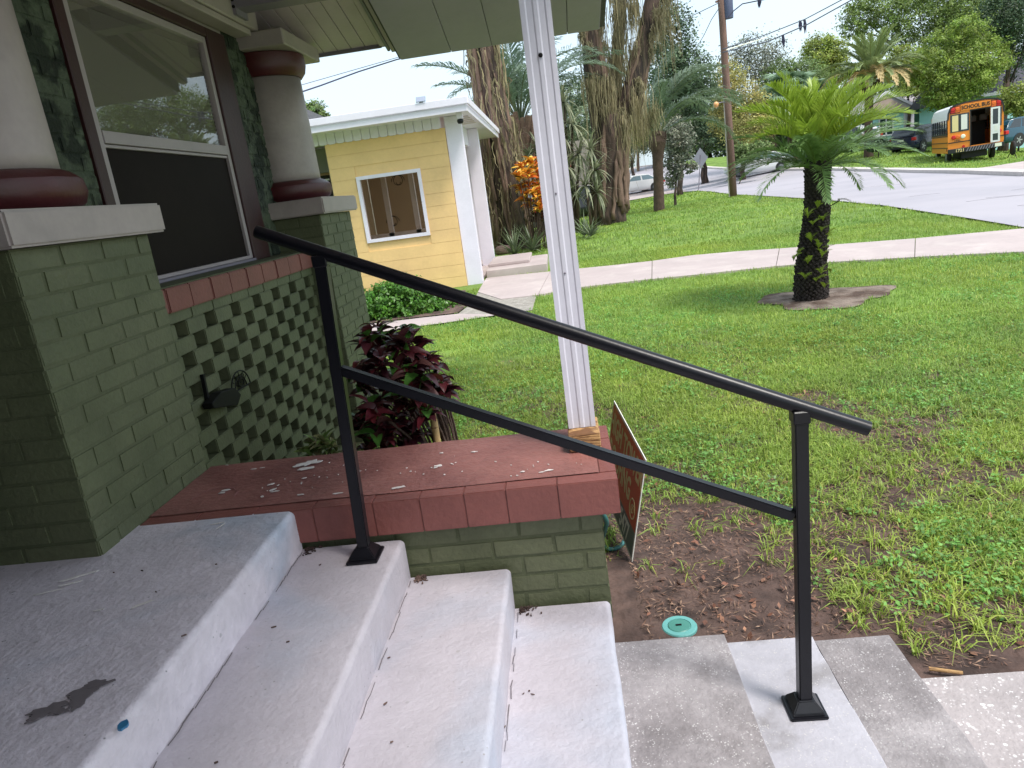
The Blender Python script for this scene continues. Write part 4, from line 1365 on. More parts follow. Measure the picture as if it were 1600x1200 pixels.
def car(name, label, loc, rz, paint, kind='sedan', glass=None, tilt=0, sc=1.0):
    glass = glass or m_cg
    c = thing(name, label, 'car', loc, rz)
    if kind == 'sedan':
        st = [(-2.3, .62, .42, .68), (-2.22, .80, .30, .86), (-1.9, .86, .22, .94), (-1.2, .90, .20, .95), (0, .91, .18, .93), (1.0, .90, .20, .92), (1.6, .87, .22, .84), (2.1, .80, .28, .74), (2.28, .62, .38, .60)]
        cab = [(-1.75, .93), (-1.05, 1.36), (-.5, 1.43), (.1, 1.42), (.45, 1.34), (1.15, .90)]
        R = .32; wb = (1.35, -1.32)
    else:
        st = [(-2.3, .70, .50, .78), (-2.25, .86, .36, 1.02), (-1.9, .92, .28, 1.08), (-1.2, .94, .26, 1.08), (0, .95, .24, 1.06), (1.0, .94, .26, 1.04), (1.6, .92, .28, 1.0), (2.1, .86, .34, .92), (2.3, .70, .44, .74)]
        cab = [(-2.2, 1.06), (-1.85, 1.55), (-1.2, 1.66), (-.2, 1.68), (.4, 1.60), (1.2, 1.04)]
        R = .37; wb = (1.4, -1.38)
    V = []; F = []
    k = 8
    for (x, w_, zb, zt) in st:
        zm = zb + (zt - zb) * .45
        V += [(x, -w_ * .92, zb), (x, -w_, zb + .08), (x, -w_, zm), (x, -w_ * .93, zt), (x, w_ * .93, zt), (x, w_, zm), (x, w_, zb + .08), (x, w_ * .92, zb)]
    for i in range(len(st) - 1):
        for j in range(k):
            j2 = (j + 1) % k
            F.append((i * k + j, i * k + j2, (i + 1) * k + j2, (i + 1) * k + j))
    F.append(tuple(range(k))[::-1]); F.append(tuple((len(st) - 1) * k + j for j in range(k)))
    mb = MB(); mb.add(V, F)
    mb.build('body', paint, c, smooth=50)
    # cabin
    base_w = st[4][1] * .90; top_w = base_w * .80
    V = []; F = []
    z0 = st[4][3] - .02
    def cw(z):
        t = (z - z0) / (max(p[1] for p in cab) - z0)
        return base_w + (top_w - base_w) * t
    for (x, z) in cab:
        V += [(x, -cw(z), z), (x, cw(z), z)]
    n = len(cab)
    for i in range(n - 1):
        F.append((2 * i, 2 * i + 1, 2 * i + 3, 2 * i + 2))
    F.append(tuple(2 * i for i in range(n))); F.append(tuple(2 * i + 1 for i in range(n))[::-1])
    mb = MB(); mb.add(V, F); mb.build('cabin', paint, c, smooth=30, bevel=.03, seg=2)
    # windows
    mz = max(p[1] for p in cab)
    zlo, zhi = z0 + .07, mz - .10
    def xat(z, front):
        P = cab if not front else cab
        ps = [(cab[i], cab[i + 1]) for i in range(n - 1)]
        res = []
        for a, b in ps:
            if (a[1] - z) * (b[1] - z) <= 0 and a[1] != b[1]:
                res.append(a[0] + (b[0] - a[0]) * (z - a[1]) / (b[1] - a[1]))
        return (max(res) if front else min(res))
    lo0, lo1, hi0, hi1 = xat(zlo, False) + .14, xat(zlo, True) - .14, xat(zhi, False) + .12, xat(zhi, True) - .12
    for s in (-1, 1):
        cuts = [0, .47, .53, 1] if kind == 'sedan' else [0, .27, .31, .62, .66, 1]
        for a in range(0, len(cuts), 2):
            t0, t1 = cuts[a], cuts[a + 1]
            P4 = [(lo0 + (lo1 - lo0) * t0, zlo), (lo0 + (lo1 - lo0) * t1, zlo), (hi0 + (hi1 - hi0) * t1, zhi), (hi0 + (hi1 - hi0) * t0, zhi)]
            v8 = [(x, s * (cw(z) + .006), z) for x, z in P4] + [(x, s * (cw(z) - .02), z) for x, z in P4]
            m2 = MB(); m2.add(v8, [(0, 1, 2, 3), (7, 6, 5, 4), (0, 4, 5, 1), (1, 5, 6, 2), (2, 6, 7, 3), (3, 7, 4, 0)])
            m2.build('side_window', glass, c)
    for front in (0, 1):
        za, zb_ = z0 + .08, mz - .12
        P4 = []
        sgn = 1 if front else -1
        xa, xb = xat(za, bool(front)), xat(zb_, bool(front))
        v8 = []
        for off in (.012, -.02):
            v8 += [(xa + sgn * off, -cw(za) + .08, za), (xa + sgn * off, cw(za) - .08, za), (xb + sgn * off, cw(zb_) - .08, zb_), (xb + sgn * off, -cw(zb_) + .08, zb_)]
        v8 = [(p[0], p[1], p[2] + (.012 if i < 4 else -.01)) for i, p in enumerate(v8)]
        m2 = MB(); m2.add(v8, [(0, 1, 2, 3), (7, 6, 5, 4), (0, 4, 5, 1), (1, 5, 6, 2), (2, 6, 7, 3), (3, 7, 4, 0)])
        m2.build('windscreen' if front else 'rear_window', glass, c)
    for x in wb:
        for s in (-1, 1):
            wheel(c, x, s * (st[4][1] - .10), R, s)
            MB().lathe([(R * 1.14, 0), (R * 1.14, .012), (R, .014)], n=24)
            o = MB().lathe([(R * 1.07, -.005), (R * 1.07, .005)], n=24).build('wheel_arch', m_plas, c)
            o.location = (x, s * (st[4][1] - .0), R + .01); o.rotation_euler = (math.pi / 2, 0, 0)
    zt = st[1][3]
    for s in (-1, 1):
        MB().box(-2.33, -2.10, s * .80 - .13, s * .80 + .08 * 1, zt - .24, zt - .04).build('tail_light', m_tail, c, bevel=.02)
        MB().box(2.05, 2.27, s * .68 - .12, s * .68 + .12, .58, .72).build('headlight', m_lampw, c, bevel=.02)
    MB().box(-2.36, -2.2, -.6, .6, .34, .50).build('bumper', m_plas if kind == 'suv' else paint, c, bevel=.02)
    MB().box(-2.335, -2.31, -.2, .2, zt - .24, zt - .12).build('number_plate', m_lampw, c)
    return c
m_pw = mat('white_car_paint', lin(226, 226, 228), .25, var=0, coat=.5); m_pn = mat('navy_car_paint', lin(34, 42, 66), .22, var=0, coat=.6)
m_pt = mat('teal_car_paint', lin(36, 78, 98), .25, var=0, coat=.5); m_pk = mat('dark_car_paint', lin(24, 26, 34), .25, var=0, coat=.5)
m_ps = mat('silver_car_paint', lin(196, 198, 202), .3, var=0, coat=.4)
def heading(u1, v1, u2, v2, d):
    a, b = W(u1, v1, d), W(u2, v2, d)
    return math.atan2(b[1] - a[1], b[0] - a[0])
base_az = math.atan2(HR[1], HR[0])     # direction to the right in the picture
def gset(u, v):
    P = G(u, v); return P
P = G(992, 303); dW = dist(P)
car('parked_car', 'white sedan parked across the street behind the slender palm', (P[0], P[1], P[2] + .03), base_az + math.pi + .25, m_pw, 'sedan', m_cg2)
P = W(1440, 244, 49); P[2] = tz1(P[0], P[1])
car('parked_car', 'dark navy SUV parked in front of the teal house', (P[0], P[1], P[2] + .02), base_az + .5, m_pn, 'suv')
P = W(1186, 263, 50); P[2] = tz1(P[0], P[1])
car('parked_car', 'white car seen beyond the left fronds of the cycad', (P[0], P[1], P[2] + .02), base_az + math.pi - .3, m_pw, 'sedan', m_cg2)
P = W(1325, 226, 56); P[2] = tz1(P[0], P[1])
car('parked_car', 'silver car parked in the driveway left of the date palm', (P[0], P[1], P[2] + .02), base_az + 1.9, m_ps, 'suv')
P = W(1600, 224, 45); P[2] = max(tz1(P[0], P[1]), P[2])
car('parked_car', 'teal blue SUV half hidden behind the school bus at the right edge', (P[0], P[1], P[2] - .1), base_az + .2, m_pt, 'suv')
P = G(782, 345) if False else W(778, 322, 27); P[2] = tz1(P[0], P[1])
car('parked_car', 'grey car with a red tail light behind the vine covered trunk', (P[0], P[1], P[2]), base_az + 2.5, mat('grey_car_paint', lin(120, 118, 122), .3, var=0), 'sedan')
P = W(897, 326, 34); P[2] = tz1(P[0], P[1])
car('parked_car', 'dark car behind the spiky plants left of the mossy tree', (P[0], P[1], P[2]), base_az + math.pi + .1, m_pk, 'sedan')

# ------------------------------------------------------------------ school bus
DB = 36.5
Pb = W(1524, 252, DB)
zb0 = tz1(Pb[0], Pb[1])
bus = thing('school_bus', 'short orange school bus with white roof and open rear door on the grass verge', 'bus', (Pb[0], Pb[1], min(zb0, Pb[2])), base_az)
# local: x to the right in picture, y away; the rear face looks at -y. yawed so the left side shows
bus.rotation_euler = (math.radians(0), math.radians(-1.5), base_az - math.radians(24))
m_or = mat('bus_orange', lin(236, 140, 44), .35, var=.03, vscale=2); m_bw = mat('bus_white_roof', lin(226, 226, 228), .5, var=.04); m_bk = mat('bus_black', (.015, .015, .017), .5, var=.05)
HWb = 1.16; LB = 5.6
def bus_section(z0, z1):
    pts = []
    for (x, z) in [(-HWb, .55), (-HWb, 2.15), (-HWb + .02, 2.45), (-HWb + .10, 2.68), (-HWb + .28, 2.80), (-.4, 2.87), (.4, 2.87), (HWb - .28, 2.80), (HWb - .10, 2.68), (HWb - .02, 2.45), (HWb, 2.15), (HWb, .55)]:
        pts.append((x, z))
    return pts
bmb = MB()
# shell walls with the doorway left open
d0, d1, dz0, dz1 = -.18, .62, .78, 2.42
sec = bus_section(0, 0)
# rear wall built round the doorway
bmb.box(-HWb, d0, 0, .08, .55, 2.42); bmb.box(d1, HWb, 0, .08, .55, 2.42); bmb.box(d0, d1, 0, .08, .55, dz0)
bmb.prism([(-HWb, 2.421)] + [p for p in sec if p[1] > 2.43] + [(HWb, 2.421)], 'y', 0, .08)
bmb.box(-HWb, -HWb + .05, .081, LB, .55, 1.42); bmb.box(HWb - .05, HWb, .081, LB, .55, 1.42)
bmb.box(-HWb + .051, HWb - .051, .081, LB, .56, .70)
bmb.box(-HWb, HWb, LB, LB + .08, .55, 2.4)
bmb.build('body', m_or, bus, smooth=30)
rfm = MB()
up = [p for p in sec if p[1] >= 2.14]
inner = [(p[0] * .96, p[1] - .05) for p in up]
poly = up + inner[::-1]
rfm.prism(poly, 'y', .082, LB)
rfm.build('roof', m_bw, bus, smooth=30)
# side pillars and windows
for s in (-1, 1):
    y = .10
    wdt = .80
    MB().box(s * HWb - .03, s * HWb + .03, .081, LB, 1.421, 1.50).build('window_rail', m_bk, bus)
    while y < LB - .3:
        MB().box(s * HWb - .04, s * HWb + .02, y, y + .07, 1.501, 2.16).build('window_pillar', m_bk, bus)
        o = MB().box(s * HWb - .015, s * HWb + .005, y + .071, min(y + wdt, LB), 1.501, 2.15).build('side_window', m_cg, bus)
        MB().box(s * HWb - .02, s * HWb + .012, y + .071, min(y + wdt, LB), 1.80, 1.83).build('sash_bar', m_gutter, o)
        y += wdt
    for z in (1.36, 1.05, .80):
        MB().box(s * (HWb + .012) - .014, s * (HWb + .012) + .014, .12, LB, z, z + .035).build('rub_rail', m_bk, bus)
    MB().box(s * (HWb + .008) - .01, s * (HWb + .008) + .01, .02, .75, .82, .98).build('skirt_panel', m_or, bus)
# rear: black surround, sign, lamps, windows
e = MB()
edge = [p for p in sec if p[1] > 2.1]
for i in range(len(edge) - 1):
    e.obox((edge[i][0], -.02, edge[i][1] - .02), (edge[i + 1][0], -.02, edge[i + 1][1] - .02), .05, .07)
e.build('rear_edge_moulding', m_bk, bus)
MB().box(-.62, .62, -.045, -.001, 2.47, 2.76).build('sign_panel', m_or, bus, bevel=.01)
t = text_mesh('lettering', 'SCHOOL BUS', .245, m_bk, .006, True)
o = sub('lettering', t, bus, (0, -.055, 2.615), (math.pi / 2, 0, 0)); o.scale = (.80, 1.0, 1)
for s in (-1, 1):
    MB().box(*sorted((s * .64, s * 1.07)), -.02, -.001, 2.40, 2.74).build('lamp_board', m_bk, bus, bevel=.01)
    for (x, m) in ((.75, m_amber), (.955, m_tail)):
        MB().box(*sorted((s * (x - .095), s * (x + .095))), -.03, -.0205, 2.43, 2.71).build('lamp_panel', m, bus, bevel=.01)
        o = MB().lathe([(.08, 0), (.08, .03), (.06, .04)], n=20).build('warning_lamp', m, bus)
        o.location = (s * x, -.03, 2.59); o.rotation_euler = (math.pi / 2, 0, 0)
for (a, b) in ((-1.06, -.26), (.72, 1.08)):
    MB().box(a, b, -.012, -.001, 1.52, 2.36).build('rear_window', m_cg, bus)
MB().box(-.98, -.72, -.02, -.013, 1.56, 2.3).build('window_sheet', m_sc, bus); MB().box(-.6, -.34, -.02, -.013, 1.6, 2.3).build('window_sheet', m_sw, bus)
MB().box(-.66, -.63, -.024, -.0125, 1.52, 2.36).build('window_divider', m_bk, bus)
MB().box(-HWb, d0 - .02, -.03, -.001, 1.02, 1.06).build('rear_stripe', m_bk, bus); MB().box(d1 + .3, HWb, -.03, -.001, 1.02, 1.06).build('rear_stripe', m_bk, bus)
for (x, z, m) in ((-.52, 1.28, m_lampw), (-.74, 1.28, m_amber), (-.92, 1.28, m_tail), (-.50, .80, m_tail), (.98, 1.28, m_tail)):
    o = MB().lathe([(.10 if z > 1 else .06, 0), (.10 if z > 1 else .06, .03), (.06, .045)], n=18).build('tail_light', m, bus)
    o.location = (x, -.001, z); o.rotation_euler = (math.pi / 2, 0, 0)
# black interior, with pale seat backs
MB().box(-1.0, 1.0, 3.4, 3.45, .71, 2.6).build('interior', m_bk, bus)
for i in range(4):
    MB().box(-.9 + i * .48, -.55 + i * .48, 2.2, 2.3, 1.9, 2.2).build('seat_back', m_gutter, bus, bevel=.04)
MB().box(d0 - .05, d0, -.02, .09, dz0, dz1).build('door_frame', m_bk, bus); MB().box(d0 - .05, d1 + .05, -.02, .09, dz1, dz1 + .045).build('door_frame', m_bk, bus)
# open door, swung out at the right
dr = MB()
for (a, b, c, d) in [(.62, .70, dz0, 2.40), (.92, 1.0, dz0, 2.40), (.70, .92, 2.32, 2.40), (.70, .92, dz0, .86), (.70, .92, 1.25, 1.62), (.70, .92, 1.18, 1.26)]:
    dr.box(a, b, -.09, -.05, c, d)
door = dr.build('door', m_bw, bus)
MB().box(.70, .92, -.075, -.065, .86, 1.18).build('door_pane', m_cg, door); MB().box(.70, .92, -.075, -.065, 1.62, 2.32).build('door_pane', m_cg, door)
MB().box(.76, .90, -.095, -.089, 1.3, 1.55).build('door_notice', m_sw, door)
# bumper with stripes and number
MB().box(-HWb - .02, HWb + .02, -.16, -.0, .52, .74).build('bumper', m_bk, bus, bevel=.015)
for i in range(11):
    x = -.42 + i * .115
    MB().prism([(x, .535), (x + .045, .535), (x + .13, .725), (x + .085, .725)], 'y', -.166, -.1605).build('bumper_stripe', m_gutter, bus)
t = text_mesh('lettering', '1721', .20, m_sc, .004, True)
sub('lettering', t, bus, (-.68, -.17, .63), (math.pi / 2, 0, 0))
MB().box(.78, 1.06, -.175, -.161, .56, .72).build('number_plate', m_lampw, bus)
t = text_mesh('lettering', '1721', .14, m_bk, .003, True); sub('lettering', t, bus, (-.76, -.012, 1.10), (math.pi / 2, 0, 0))
for s in (-1, 1):
    for y in (1.5, 5.0):
        o = wheel(bus, s * .95, y, .40, 1); o.rotation_euler = (math.pi / 2, 0, math.pi / 2)
MB().box(-.5, .6, .6, 3.2, .20, .54).build('chassis', m_bk, bus)
MB().box(-HWb - .012, -HWb - .001, .25, .55, .66, .95).build('side_lamp_plate', m_tail, bus)
# spare wheel on a stand beside the bus
sp = thing('handcart_wheel', 'small wheel on a stand standing on the grass right of the school bus', 'wheel')
P = W(1582, 247, 36); P[2] = tz1(P[0], P[1]); sp.location = tuple(P); sp.rotation_euler = (0, 0, base_az + 1.2)
o = MB().lathe([(.2, -.06), (.3, -.06), (.34, -.02), (.34, .02), (.3, .06), (.2, .06)], n=24).build('tyre', m_tyre, sp, smooth=40); o.location = (0, 0, .5); o.rotation_euler = (math.pi / 2, 0, 0)
MB().tube([(0, 0, .5), (.35, .15, 0)], .02, 6).build('leg', m_iron, sp); MB().tube([(0, 0, .5), (-.3, -.1, 0)], .02, 6).build('leg', m_iron, sp)
o = MB().lathe([(.19, -.03), (.19, .03)], n=16).build('hub', m_gutter, sp); o.location = (0, 0, .5); o.rotation_euler = (math.pi / 2, 0, 0)

# ------------------------------------------------------------------ teal house
DT = 60.0
m_shl = mat('pale_grey_shingle', lin(156, 150, 154), .9, var=.12, vscale=3, bump=.4, bscale=20)
th = thing('teal_house', 'teal single storey house with white trim and grey roof behind the date palm', 'house')
A = W(1368, 232, DT)
th.location = tuple(A); th.rotation_euler = (0, 0, base_az + .12)
m_te = mat('teal_siding', lin(160, 208, 212), .7, var=.04); m_ted = mat('dark_teal_siding', lin(130, 178, 172), .7, var=.04)
def TW(u, v):
    p = W(u, v, DT) - A
    a = base_az + .12
    return np.array([p[0] * math.cos(a) + p[1] * math.sin(a), -p[0] * math.sin(a) + p[1] * math.cos(a), p[2]])
zr = 2.75
wall = MB(); wall.box(-1.6, 2.6, 0, 6, -1, zr)
wall.build('wall', m_te, th)
MB().box(2.601, 8.5, 1.6, 6, -1, zr).build('wall', m_ted, th)
for zz in np.arange(.1, zr, .3):
    MB().box(-1.605, 2.60, -.012, -.001, zz, zz + .02).build('siding_joint', m_ted, th)
def twin(x0, x1, z0, z1, par=th, y=0.0):
    f = MB()
    for (a, b, c, d) in [(x0, x1, z1 - .1, z1), (x0, x1, z0, z0 + .1), (x0, x0 + .1, z0, z1), (x1 - .1, x1, z0, z1), ((x0 + x1) / 2 - .05, (x0 + x1) / 2 + .05, z0, z1), (x0, x1, (z0 + z1) / 2 - .04, (z0 + z1) / 2 + .04)]:
        f.box(a, b, y - .06, y - .02, c, d)
    fr_ = f.build('window', m_white, par)
    MB().box(x0, x1, y - .018, y - .005, z0, z1).build('pane', m_cg, fr_)
twin(.25, 1.55, .85, 2.25); twin(-1.3, -.5, .85, 2.2)
MB().box(2.45, 2.75, -.06, .0, -1, zr).build('corner_board', m_white, th)
for x in (2.9, 5.2, 7.4):
    MB().box(x, x + .32, -.2, .12, -1, zr).build('porch_column', m_white, th)
MB().box(3.3, 3.9, 1.5, 1.59, -1, 2.0).build('door', m_bk, th)
lt = MB()
for i in range(22):
    x = 4.2 + i * .2
    for sgn in (1, -1):
        a = (x, -.05, 1.45 if sgn > 0 else 2.65); b = (x + 1.2, -.05, 2.65 if sgn > 0 else 1.45)
        if b[0] < 8.2:
            lt.obox(a, b, .05, .02, (0, 1, 0))
lt.build('lattice_screen', mat('aqua_lattice', lin(150, 206, 206), .6, var=.03), th)
r = MB()
r.add([(-2.0, -.5, zr), (3.2, -.5, zr), (3.2, 6.4, zr), (-2.0, 6.4, zr), (.6, -.5, zr + 1.35), (.6, 6.4, zr + 1.35)], [(0, 1, 4), (1, 2, 5, 4), (2, 3, 5), (3, 0, 4, 5), (3, 2, 1, 0)])
r.build('roof', m_shl, th)
MB().prism([(-1.5, zr + .01), (2.5, zr + .01), (.5, zr + 1.05)], 'y', -.54, -.505).build('gable', mat('tan_gable', lin(170, 150, 140), .7, var=.1), th)
for sgn in (-1, 1):
    MB().obox((.6 + sgn * 2.68, -.56, zr - .02), (.6, -.56, zr + 1.38), .05, .2, (0, 0, 1)).build('barge_board', m_white, th)
MB().prism([(-.4, zr), (-.4, zr + .12), (3.8, zr + 1.2), (7, zr + .5), (7, zr)], 'x', 3.25, 12).build('roof', m_shl, th)
MB().box(3.25, 15, -.45, -.401, zr - .02, zr + .14).build('fascia', m_white, th)
# dark roofed house on the right
dh = thing('dark_roof_house', 'house with a dark shingle roof and white gutter rising behind the bus at the right', 'house')
A2 = W(1570, 215, 52); dh.location = tuple(A2); dh.rotation_euler = (0, 0, base_az + .06)
MB().box(-1.6, 9, 0, 7, -2, 2.9).build('wall', m_te, dh)
MB().prism([(-.5, 2.9), (-.5, 3.02), (3.5, 5.6), (7.5, 3.02), (7.5, 2.9)], 'x', -2.2, 10).build('roof', mat('charcoal_shingle', lin(70, 68, 78), .9, var=.15, bump=.4), dh)
MB().box(-2.2, 10, -.62, -.501, 2.86, 3.06).build('gutter', m_white, dh)
for i in range(12):
    MB().box(-2.1 + i * .8, -1.85 + i * .8, -.64, -.5, 3.061, 3.12).build('gutter_clip', m_white, dh)

# ------------------------------------------------------------------ utility pole, lamp, sign, wires
DP = 28.0
P0 = G(1146, 308); DP = dist(P0)
pole = thing('utility_pole', 'tall brown wooden utility pole with a transformer at the edge of the lawn', 'utility pole')
pole.location = tuple(P0)
top = W(1122, -60, DP) - P0
lean = W(1128, 20, DP) - P0
MB().tube([(0, 0, -.2), tuple(lean * .5), tuple(lean), tuple(top)], [.16, .15, .14, .12], 14).build('shaft', m_wood, pole, smooth='all')
l2 = W(1140, 308, DP) - P0; l2t = W(1131, 150, DP) - P0
MB().tube([tuple(l2), tuple(l2t)], .035, 8).build('cable_guard', mat('pale_conduit', lin(190, 180, 172), .6), pole)
tr = W(1137, 12, DP) - P0
MB().lathe([(.02, -.42), (.2, -.40), (.21, -.2), (.21, .35), (.18, .42), (.05, .45)], tuple(tr), 18).build('transformer', mat('transformer_grey', lin(70, 78, 104), .5, var=.05), pole, smooth=40)
MB().obox(W(1127, 12, DP) - P0, tr, .06, .06).build('transformer_bracket', m_gutter, pole)
MB().obox(W(1118, 3, DP) - P0, W(1160, -6, DP) - P0, .07, .07).build('cross_arm', m_wood, pole)
lp = thing('street_lamp', 'street lamp with an amber lens on a short arm fixed to the wooden pole', 'street lamp')
a = W(1136, 160, DP); b = W(1119, 163, DP)
MB().tube([a + np.array([0, -.12, 0]), (a + b) / 2 + [0, 0, .04], b + [0, 0, .03]], .022, 8).build('arm', m_gutter, lp)
MB().lathe([(.03, .10), (.09, .06), (.11, 0), (.08, -.09), (.03, -.13)], tuple(b), 16).build('lens', mat('amber_lens', lin(236, 170, 116), .3), lp, smooth='all')
dsn = thing('diamond_sign', 'back of a diamond shaped metal road sign on a thin post', 'road sign')
Ps = G(1091, 298); dS = dist(Ps); ds = dS / FPX
dsn.location = tuple(Ps)
tp = W(1095, 247, dS) - Ps
ax = HR * 1.0
c_ = tp
MB().tube([(0, 0, -.1), tuple(tp * .5 + np.array([0.0, 0, 0])), tuple(tp + np.array([0, 0, .2]))], .03, 8).build('sign_post', m_gutter, dsn)
rr_ = 14.5 * ds
vs = []
ax2 = np.array([HR[0] * math.cos(.45) + HF[0] * math.sin(.45), HR[1] * math.cos(.45) + HF[1] * math.sin(.45), 0])
ay2 = np.array([-ax2[1], ax2[0], 0])
for off in (.03, .036):
    for (p, q) in ((-1, 0), (0, -1), (1, 0), (0, 1)):
        vs.append(c_ + ax2 * p * rr_ + np.array([0, 0, q * rr_ * 1.05]) + HF * off)
mb = MB(); mb.add(vs, [(0, 1, 2, 3), (7, 6, 5, 4), (0, 4, 5, 1), (1, 5, 6, 2), (2, 6, 7, 3), (3, 7, 4, 0)]); mb.build('sign_plate', mat('sign_back_metal', lin(128, 130, 140), .45, metal=.3, var=.05), dsn)
P = G(997, 268)
up_ = thing('utility_pole', 'thin distant brown pole beyond the white sedan', 'utility pole', tuple(P))
q1 = W(994, 120, dist(P)) - P
MB().tube([(0, 0, -.2), tuple(q1)], [.16, .11], 8).build('shaft', m_wood, up_)

def wire(name, label, pts, rad, m=m_iron, sag=0.0, group=None):
    ps = [W(*p) for p in pts]
    fine = []
    for i in range(len(ps) - 1):
        for t in np.linspace(0, 1, 9, endpoint=(i == len(ps) - 2)):
            q = ps[i] * (1 - t) + ps[i + 1] * t; q = q - np.array([0, 0, sag * 4 * t * (1 - t)])
            fine.append(q)
    o = MB().tube(fine, rad, 5).build(name, m, None, smooth='all')
    tag(o, label, 'cable', group); return o
m_wire = mat('cable_grey', lin(110, 112, 128), .6, var=0)
m_wired = mat('cable_dark', lin(60, 60, 84), .6, var=0)
wire('power_line', 'thin pale upper wire above the yellow house, left of the porch roof', [(380, 160, 14), (470, 133, 16), (620, 90, 20), (760, 50, 26)], .008, m_wire)
wire('power_line', 'thicker dark sagging wire above the yellow house, left of the porch roof', [(380, 175, 14), (470, 144, 16), (500, 134, 16.6), (560, 112, 18), (620, 93, 20), (760, 62, 26)], .016, m_wired)
wire('power_line', 'upper of the two parallel wires running from the pole to the top right', [(1129, 77, 28), (1200, 53, 27), (1258, 30, 26), (1330, -8, 24), (1500, -110, 20)], .017, m_wire)
wire('power_line', 'lower of the two parallel wires, hung with moss tufts', [(1129, 82, 28), (1200, 65, 27), (1262, 38, 26), (1345, -8, 24), (1500, -100, 20)], .02, m_wire)
wire('power_line', 'wire curving from the transformer up to the right', [(1135, 30, 28), (1145, 18, 28), (1160, 6, 28), (1180, 2, 27), (1215, -5, 26)], .02, m_wired)
wire('power_line', 'wire slanting down left from the top of the pole', [(1124, 12, 28), (1112, 30, 30), (1100, 55, 32), (1085, 80, 34)], .014, m_wire)
wire('power_line', 'wire running left from the pole behind the moss hung tree', [(1124, 4, 28), (1060, 35, 30), (960, 70, 33)], .014, m_wire)
wire('power_line', 'service wire dipping right from the lower pole fittings', [(1135, 78, 28), (1160, 70, 30), (1200, 58, 34)], .02, m_lampw)
for (u, v, L, lab) in [(1250, 32, 18, 'left moss tuft of the pair on the parallel wires'), (1257, 31, 22, 'right moss tuft of the pair on the parallel wires'), (1223, 55, 20, 'grey moss tuft hanging alone nearer the pole on the lower wire'), (1186, -3, 16, 'short moss tuft hanging from the curving transformer wire')]:
    r = random.Random(u)
    mb = MB()
    for i in range(9):
        a = W(u + r.uniform(-1.5, 1.5), v + 0, 26.5); b = W(u + r.uniform(-1, 3), v + L * r.uniform(.5, 1) * 1.0, 26.5)
        mb.tube([a, (a + b) / 2 + [r.uniform(-.03, .03), 0, 0], b], [.02, .03, .006], 4)
    o = mb.build('moss_tuft', m_wired, None); tag(o, lab, 'moss', 'moss tufts on the wires')
# building glimpsed between the trunks, and road joint house far left of the street
gh = thing('background_house', 'small grey building with a dark window glimpsed behind the vine covered trunk', 'house')
P = W(790, 330, 34); gh.location = (P[0], P[1], tz1(P[0], P[1])); gh.rotation_euler = (0, 0, base_az)
zt_ = W(790, 235, 34)[2] - tz1(P[0], P[1])
MB().box(-3, 4.2, 0, 5, -.5, zt_).build('wall', mat('grey_wall', lin(150, 140, 134), .8), gh)
f = MB()
a = (W(786, 300, 34) - P) @ HR; b = (W(801, 300, 34) - P) @ HR
z0_, z1_ = W(794, 292, 34)[2] - gh.location[2], W(794, 255, 34)[2] - gh.location[2]
f.box(a, b, -.06, -.001, z0_, z1_); o = f.build('window', m_gutter, gh)
MB().box(a + .07, b - .07, -.075, -.061, z0_ + .07, z1_ - .07).build('pane', m_cg, o)
MB().box(1.2, 3.2, -.08, -.001, zt_ - 1.2, zt_ - .2).build('wall', mat('red_brick_wall', lin(160, 92, 74), .8), gh)

# ================================================================== FOLIAGE BUILDERS
def leaf_quads(P, N, size, g, tint, aspect=.55, curl=.0):
    """P centres (n,3), N preferred normals, size (n,), tint (n,3) -> V,F,T of rhombic leaves"""
    n = len(P)
    a = g.normal(size=(n, 3)); a -= (a * N).sum(1)[:, None] * N
    a /= np.linalg.norm(a, axis=1)[:, None] + 1e-9
    b = np.cross(N, a)
    s = size[:, None]
    V = np.stack([P - a * s * .5, P - b * s * aspect * .5, P + a * s * .5, P + b * s * aspect * .5], 1).reshape(-1, 3)
    F = np.arange(4 * n).reshape(n, 4)
    return V, F, np.repeat(tint, 4, axis=0)
def crown_cloud(lobes, n_clump, n_leaf, lsize, seed, clump_r=.28, flat=.8, tv=.28, base=(1, 1, 1), shell=.55):
    g = np.random.default_rng(seed)
    Vs, Fs, Ts = [], [], []; off = 0
    vol = np.array([l[3] * l[4] * l[5] for l in lobes]); vol = vol ** .75; pr = vol / vol.sum()
    ids = g.choice(len(lobes), n_clump, p=pr)
    L = np.array(lobes, float)[ids]
    d = g.normal(size=(n_clump, 3)); d /= np.linalg.norm(d, axis=1)[:, None]
    r = shell + (1.02 - shell) * g.random(n_clump) ** .6
    r *= 1 + g.normal(size=n_clump) * .08
    Cc = L[:, :3] + d * L[:, 3:6] * r[:, None]
    rad = L[:, 3:6].mean(1) * clump_r * g.uniform(.6, 1.4, n_clump)
    ct = 1 + g.normal(size=n_clump) * tv
    up = np.array([0, 0, 1.0])
    P = Cc[:, None] + g.normal(size=(n_clump, n_leaf, 3)) * (rad[:, None, None] * np.array([.55, .55, .55 * flat]))
    N = d[:, None] * .6 + up * .6 + g.normal(size=(n_clump, n_leaf, 3)) * .55
    N /= np.linalg.norm(N, axis=2)[..., None]
    sz = lsize * g.uniform(.6, 1.4, (n_clump, n_leaf))
    t = ct[:, None, None] * (1 + g.normal(size=(n_clump, n_leaf, 1)) * .12) * np.array(base)
    t = np.clip(t + g.normal(size=(n_clump, 1, 3)) * np.array([.06, .02, .03]), .35, 1.9)
    return leaf_quads(P.reshape(-1, 3), N.reshape(-1, 3), sz.ravel(), g, t.reshape(-1, 3))
